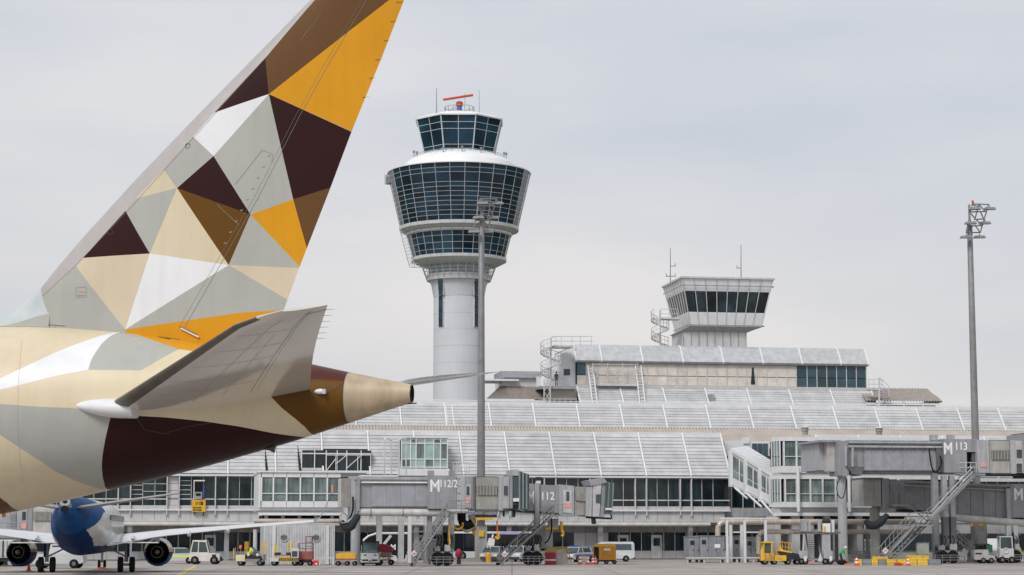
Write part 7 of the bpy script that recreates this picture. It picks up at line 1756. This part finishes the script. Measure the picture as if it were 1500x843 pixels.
for a, b in (((-1.3, .2), (-1.3, 1.5)), ((-.7, .2), (-.7, 1.5)), ((1.3, .2), (1.3, 1.6)), ((-1.3, 1.5), (1.3, 1.55)), ((-1.3, .9), (-.7, .9)), ((1.3, 1.6), (1.65, .2)), ((1.0, 1.55), (1.4, .2))): mb.tube((a[0], 0, a[1]), (b[0], 0, b[1]), .05, 6)
mb.build('frame', YEL, o); bx('banner', mat('banner pale', (.55, .52, .40), .7, var=.35, scale=3), o, -.6, 1.2, -.03, 0, .95, 1.45); bx('banner_patch', YEL, o, -.3, .3, -.05, -.031, 1.0, 1.35); bx('post_lamp', YOR, o, -.35, .0, -.1, .1, 1.6, 2.0)
# orange box cart
f = V_(885.5, 191, 0); o = root('box_cart', 'orange yellow box cart with peaked roof and open dark left end', 'cart', f)
m_ = mat('orange box paint', (.70, .30, .02), .45, streak=.25); bx('body', m_, o, -.55, 1.03, -.6, .6, .38, 1.62); bx('open_end', DARK, o, -1.0, -.56, -.5, .5, .42, 1.6); bx('end_wall', m_, o, -1.05, -.99, -.6, .6, .38, 1.68)
MB().prism([(-1.08, 1.62), (-.8, 1.85), (.75, 1.88), (1.06, 1.68), (1.06, 1.6), (-1.08, 1.58)], -.64, .64).build('roof', YEL, o); bx('notice', TXT, o, -.1, .5, -.63, -.6, 1.25, 1.45); bx('side_rib', YOR, o, -.1, .75, -.64, -.6, .95, 1.02); bx('side_rib', YOR, o, -.1, .75, -.64, -.6, .5, .56); bx('chassis', DARK, o, -1.0, 1.0, -.5, .5, .27, .37)
for x in (-.75, .15, .9): wheel(o, x, -.45, .2, .14); wheel(o, x, .45, .2, .14)
# yellow tractor with belt
f = V_(1141, 187.5, 0); o = root('belt_loader', 'weathered yellow belt loader with small square cab at left end', 'belt loader', f)
yr = mat('weathered yellow', (.55, .30, .06), .55, var=.35, scale=2.2, streak=.35)
bx('cab_lower', yr, o, -1.7, -.55, -.75, .75, .35, 1.05)
mb = MB()
for x in (-1.45, -.75):
    for y in (-.62, .62): mb.tube((x, y, 1.05), (x+.03, y, 1.98), .07, 6)
mb.box(-1.55, -.6, -.72, .72, 1.95, 2.08); mb.build('cab_frame', YEL, o); bx('cab_glass', CARG, o, -1.4, -.8, -.58, .58, 1.05, 1.95)
MB().prism([(-1.75, .4), (-1.75, 1.3), (-1.5, 1.9), (-1.45, 1.0), (-1.4, .4)], -.77, -.7).build('rear_fender', YEL, o); bx('nose', YEL, o, -.5, .55, -.78, .7, .35, .85); bx('nose_text_plate', mat('yellow darker', (.6, .33, .02)), o, -.35, .15, -.8, -.78, .5, .65)
MB().prism([(-.1, 1.15), (.1, 1.35), (1.75, .95), (1.75, .75), (.2, .6)], -.55, .55).build('belt', DARK, o); MB().prism([(-.15, 1.25), (.0, 1.75), (.3, 1.35), (1.1, 1.15), (1.1, 1.05)], -.6, -.56).build('belt_side', YEL, o); bx('belt_frame', DARK, o, .1, 1.8, -.6, .6, .45, .75)
mb = MB()
for k in range(5): x = .1+k*.28; mb.tube((x, .5, 1.2-.1*k), (x, .5, 2.1-.05*k), .03, 5)
mb.tube((.1, .5, 2.1), (1.25, .5, 1.9), .03, 5); mb.tube((.1, .5, 1.7), (1.25, .5, 1.45), .03, 5); mb.build('handrail', YEL, o)
for x in (-.2, .0): MB().tube((x, -.2, .85), (x, -.2, 1.85), .05, 6).build('lift_ram', YOR, o)
for x in (-1.35, -.5, .75, 1.55):
    for y in (-.6, .6): wheel(o, x, y, .24 if x > -.6 else .3, .2)
# grey boarding stairs truck
f = V_(1196, 187.5, 0); o = root('passenger_steps', 'grey mobile passenger steps seen from the front beside the round column', 'steps', f)
k_ = 3000/187.5; X = lambda px: (px-1196)/k_*1.0; Z = lambda py: f.z(1196, py)
bx('platform', JBD, o, X(1169), X(1232), .2, 2.6, Z(782), Z(779)); bx('tower_left', JB, o, X(1174), X(1183), .1, .5, Z(779), Z(762)); bx('tower_frame', JBL, o, X(1185), X(1188), .1, .4, Z(779), Z(762))
bx('tower_frame', JBL, o, X(1199), X(1203), .1, .4, Z(779), Z(761)); bx('pump_box', WHITE, o, X(1206), X(1217), .1, .8, Z(780), Z(767)); MB().ell(((X(1212)), .5, Z(764)), (.38, .4, .32), 12, 8).build('tank', DARK, o, smooth=True); bx('yellow_tag', YEL, o, X(1207), X(1210), .05, .1, Z(779), Z(771)); bx('side_panel', FRAME, o, X(1219), X(1223), .1, .8, Z(780), Z(762))
for k in range(12): z = .45+k*(Z(783)-.45)/12; bx('step', DARK, o, X(1186), X(1203), .3+k*.16, .5+k*.16, z, z+.05)
for px in (1186, 1203): MB().tube((X(px), .2, .35), (X(px), 2.3, Z(783)), .07, 6).build('stringer', STEEL, o)
MB().tube((X(1176), .2, .5), (X(1179), .3, Z(783)), .07, 6).build('leg', PIPEW, o); bx('grey_panel', JBL, o, X(1205), X(1217), .3, .6, .9, Z(783)); bx('lower_frame', STEEL, o, X(1180), X(1212), .0, 2.4, .38, .55)
for px0, px1 in ((1169, 1182), (1206, 1219)): bx('outrigger_box', JBL, o, X(px0), X(px1), -.2, 1.2, .45, 1.25); bx('lamp_cluster', WHITE, o, X(px0+8), X(px0+12), -.25, -.2, .35, .75)
for px in (1173, 1179, 1208, 1215): wheel(o, X(px), -.1, .3, .25)
MB().prism([(X(1197), .3), (X(1201), 1.1), (X(1205), .3)], -.2, -.1).build('tow_frame', FRAME, o); bx('red_base', RED, o, X(1182), X(1189), -.2, 0, .3, .42)
# worker in green bending over, with boxes
gf = V_(1234, 187.5, 0)
Jg = dict(pelvis=(-.22, 0, .92, .13), chest=(.02, 0, 1.28, .16), neck=(.16, 0, 1.42, .06), head=(.24, 0, 1.47, .095), crown=(.33, 0, 1.56, .085), shl=(.06, -.19, 1.33, .07), ell=(-.14, -.28, 1.02, .052), wrl=(-.02, -.25, .82, .038), shr=(.06, .19, 1.33, .07), elr=(.2, .24, 1.05, .052), wrr=(.28, .18, .86, .038), hil=(-.22, -.1, .90, .1), knl=(-.05, -.12, .5, .075), anl=(-.2, -.12, .1, .055), tol=(-.02, -.12, .05, .05), hir=(-.22, .1, .90, .1), knr=(-.08, .12, .5, .075), anr=(-.3, .12, .1, .055), tor=(-.12, .12, .05, .05))
pg = person('worker in bright green jacket and pale helmet bending beside the round column', gf, {k: ((v[0], v[1], v[2], v[3]) if True else v) for k, v in Jg.items()}, IDS, [GREENC, SKIN, NAVY, BLACK]); MB().ell((.28, 0, 1.56), (.15, .14, .12), 12, 8).build('helmet', WHITE, pg, smooth=True); face(pg, (.27, 0, 1.47), (.9, 0, -.3))
o = root('black_bag', 'dark tool bag on the ground by the worker in green', 'bag', V_(1233, 186)); MB().ell((0, 0, .22), (.5, .3, .24), 12, 6).build('bag', BLACK, o, smooth=True); MB().path([(-.3, 0, .38), (-.15, 0, .52), (.15, 0, .52), (.3, 0, .38)], .025, 5).build('handle', DARK, o)
o = root('orange_chock', 'small orange blocks on the ground right of the dark tool bag', 'chock', V_(1240, 185.5)); MB().prism([(-.25, 0), (.3, 0), (.2, .14), (-.15, .14)], -.15, .15).build('block', ORG, o)
# far worker on the roof deck (seen standing in the stair)
rf = T.P(815, 566, 28.8); rfw = Fr(T.ox+T.c*rf.x-T.s*rf.y, T.oy+T.s*rf.x+T.c*rf.y, 0)
Js = dict(pelvis=(0, 0, .95, .13), chest=(0, 0, 1.3, .16), neck=(0, 0, 1.5, .06), head=(0, -.01, 1.6, .1), crown=(0, 0, 1.72, .085), shl=(-.19, 0, 1.42, .07), ell=(-.24, 0, 1.14, .05), wrl=(-.2, -.12, .92, .04), shr=(.19, 0, 1.42, .07), elr=(.24, 0, 1.14, .05), wrr=(.2, -.12, .92, .04), hil=(-.1, 0, .92, .1), knl=(-.1, -.02, .5, .075), anl=(-.1, 0, .1, .055), tol=(-.1, -.14, .05, .05), hir=(.1, 0, .92, .1), knr=(.1, -.02, .5, .075), anr=(.1, 0, .1, .055), tor=(.1, -.14, .05, .05))
ps = person('person in brown top and blue trousers standing on the roof deck by the spiral stair', rfw, dict(Js), IDS, [mat('brown cloth', (.12, .06, .05), .8), SKIN, mat('blue denim', (.06, .12, .28), .8), BLACK]); ps.location.z = T.z(815, 566, 28.8); MB().ell((0, .01, 1.69), (.11, .12, .09), 10, 6).build('hair', BLACK, ps, smooth=True); face(ps, (0, -.01, 1.62), (0, -1, 0))
pw = person('worker in yellow hi-vis vest by the machines at the right frame edge', V_(1491.5, 200), dict(Js), IDS, [YELG, SKIN, NAVY, BLACK]); MB().ell((0, .01, 1.69), (.12, .13, .1), 10, 6).build('cap', BLACK, pw, smooth=True); face(pw, (0, -.01, 1.62), (0, -1, 0))
# barrier blocks below long stairs
def block(label, px0, px1, D, m, h=.55):
    f = V_((px0+px1)/2, D); w_ = (px1-px0)/2*D/3000; o = root('barrier_block', label, 'barrier', f, group='low barrier blocks in a row'); MB().prismx([(-.25, 0), (-.25, h*.55), (-.14, h*.7), (-.14, h), (.14, h), (.14, h*.7), (.25, h*.55), (.25, 0)], -w_+.015, w_-.015).build('block', m, o); return o
yb = mat('barrier yellow', (.62, .42, .04), .6, streak=.25); gbk = mat('barrier grey', (.20, .22, .24), .7, streak=.2)
rows = [(1251, 1262, 0, 'first yellow block from the left, right of the striped cone'), (1262.5, 1275, 1, 'dark grey block between the first two yellow ones'), (1275.5, 1285, 0, 'second yellow block from the left'), (1285.5, 1297, 1, 'dark grey block right of the second yellow one'), (1297.5, 1312, 0, 'long yellow block left of the red cones'), (1312.5, 1326, 0, 'yellow block just left of the striped cone below the stairs'), (1326.5, 1342, 0, 'yellow block behind the striped cone below the stairs'), (1342.5, 1358, 0, 'last yellow block of the row at right'), (1358.5, 1377, 1, 'last dark grey block beside the double wheels')]
for a, b, c, l in rows: block('low '+l, a, b, 184, (yb, gbk)[c])
block('yellow barrier block set back behind the row left of the long stairs', 1277, 1300, 187.5, yb, .75); block('yellow rounded barrier block behind the row below the middle landing', 1327, 1360, 187, yb, .85)
for px, n_ in ((1313, 'left'), (1317.5, 'middle'), (1320, 'right')): o = root('fallen_cone', 'small red cone lying before the yellow blocks, %s of three' % n_, 'cone', V_(px, 182), group='small red cones on the ground'); MB().tube((-.15, 0, .12), (.25, 0, .1), .13, 10, .03).build('body', RED, o); bx('foot', RED, o, -.2, -.15, -.15, .15, 0, .28)
o = root('railing', 'grey pipe railing behind the worker in green under the gate building', 'railing', T); mb = MB(); d = GB+.5
for px in range(1240, 1300, 10): mb.tube(T.P(px, 808, d), T.P(px, 822, d), .04, 5)
for py in (808, 815): mb.tube(T.P(1240, py, d), T.P(1296, py, d), .035, 5)
mb.build('rails', STEEL, o); o = root('low_wall', 'low concrete wall under the railing right of the round column', 'wall', T); bx('wall', CONC, o, T.u(1236, d), T.u(1300, d), d, d+.4, 0, .75)
o = root('equipment_box', 'grey green box behind the yellow rounded barrier block', 'box', V_(1351, 192)); bx('body', mat('grey green', (.28, .30, .27)), o, -.55, .55, -.3, .3, .9, 1.9); bx('leg', STEEL, o, -.5, -.4, -.2, .2, 0, .9); bx('leg', STEEL, o, .4, .5, -.2, .2, 0, .9); bx('lid', STEEL, o, -.58, .58, -.33, .33, 1.9, 1.96)
# loaders and mast block at right
o = root('mast_block', 'grey concrete plinth with yellow warning patches behind the short stairs', 'plinth', V_(1436, 207)); bx('block', CONC, o, -.6, .6, -.5, .5, 0, 4.1); bx('cabinet_door', JBL, o, -.45, .45, -.54, -.5, 1.6, 3.0); bx('warning_patch', YEL, o, -.2, .25, -.55, -.5, 3.5, 3.95); bx('warning_patch', YEL, o, -.9, -.7, -.3, -.2, 3.5, 3.9); bx('warning_patch', YOR, o, -.15, .25, -.56, -.545, 1.3, 1.7)
f = V_(1440, 196, 0); o = root('ramp_tractor', 'grey ramp tractor with green tinted cab window left of the white van', 'tractor', f); m_ = mat('ramp tractor grey', (.40, .39, .37), .5, streak=.2)
MB().prism([(-1.0, .35), (-1.0, 1.15), (-.7, 1.3), (.35, 1.3), (.35, .8), (.95, .7), (.95, .35)], -.7, .7).build('body', m_, o); bx('cab_roof', DARK, o, -.8, .5, -.65, .65, 1.75, 1.85); bx('cab_glass', mat('green cab glass', (.02, .10, .06), .1), o, .2, .75, -.6, .6, 1.0, 1.75); bx('seat', BLACK, o, -.6, .1, -.5, .5, 1.3, 1.7)
for x in (-.75, -.65, .15): MB().tube((x, -.62, 1.25), (x, -.62, 1.8), .04, 6).build('pillar', DARK, o)
bx('vent', DARK, o, -.9, -.3, -.72, -.7, .85, 1.0); bx('bumper', STEEL, o, -1.08, -1.0, -.6, .6, .4, .6)
for x in (-.15, .6): wheel(o, x, -.6, .28); wheel(o, x, .6, .28)
f = V_(1472, 197, 0); o = root('forklift', 'white framed cab vehicle behind the undercarriage at the right frame edge', 'forklift', f); mb = MB()
for x in (-.62, .62):
    for y in (-.5, .5): mb.tube((x, y, .4), (x*.9, y, 2.5), .06, 6)
mb.box(-.62, .62, -.55, .55, 2.45, 2.55); mb.build('cab_frame', FRAME, o); bx('cab_glass', CARG, o, -.5, .52, -.48, .48, 1.45, 2.45); bx('body', PANEL, o, -.62, .7, -.55, .55, .5, 1.4); MB().path([(-.05+.22*math.cos(k*math.pi/5), -.62, 1.2+.25*math.sin(k*math.pi/5)) for k in range(11)], .04, 6).build('steering_ring', WHITE, o); bx('mast_beam', DARK, o, .75, .85, -.3, .3, .3, 2.9)
for x in (-.4, .5): wheel(o, x, -.5, .32); wheel(o, x, .5, .32)
o = root('grey_cabinet', 'grey green control cabinet beside the square columns near the short stairs', 'cabinet', V_(1422, 206)); bx('body', mat('grey green', (.28, .30, .27)), o, -.33, .33, -.25, .25, .2, 2.15); bx('door', JBL, o, -.28, .28, -.27, -.25, .3, 2.05); bx('plinth', CONC, o, -.36, .36, -.28, .28, 0, .2)
o = root('window_backdrop', 'grey machine housing seen left of the red drum below bridge 112/2', 'machine', V_(634, 190)); bx('housing', JBD, o, -.5, .9, 0, 1.2, .5, 2.2); bx('top', STEEL, o, -.55, .95, -.05, 1.25, 2.2, 2.3); bx('foot', DARK, o, -.4, -.2, .1, 1, 0, .5); bx('foot', DARK, o, .6, .8, .1, 1, 0, .5)
# merge check of label uniqueness is done by the author

for k, (a, b) in enumerate(((603, 622), (626, 646))):
    o = root('cross_brace', 'grey steel cross brace frame %s the left boarding stairs' % ('left behind' if k == 0 else 'right behind'), 'brace', T, group='cross brace frames'); d = -27
    mb = MB(); mb.tube(T.P(a, 800, d), T.P(b, 823, d), .05, 5); mb.tube(T.P(b, 800, d), T.P(a, 823, d), .05, 5); mb.build('diagonal', STEEL, o)
    for px in (a, b): u = T.u(px, d); bx('post', STEEL, o, u-.08, u+.08, d-.08, d+.08, 0, T.z(px, 770, d))
    for py in (799, 780): bx('cross_rail', STEEL, o, T.u(a, d)+.09, T.u(b, d)-.09, d-.06, d+.06, T.z(a, py, d), T.z(a, py, d)+.12)
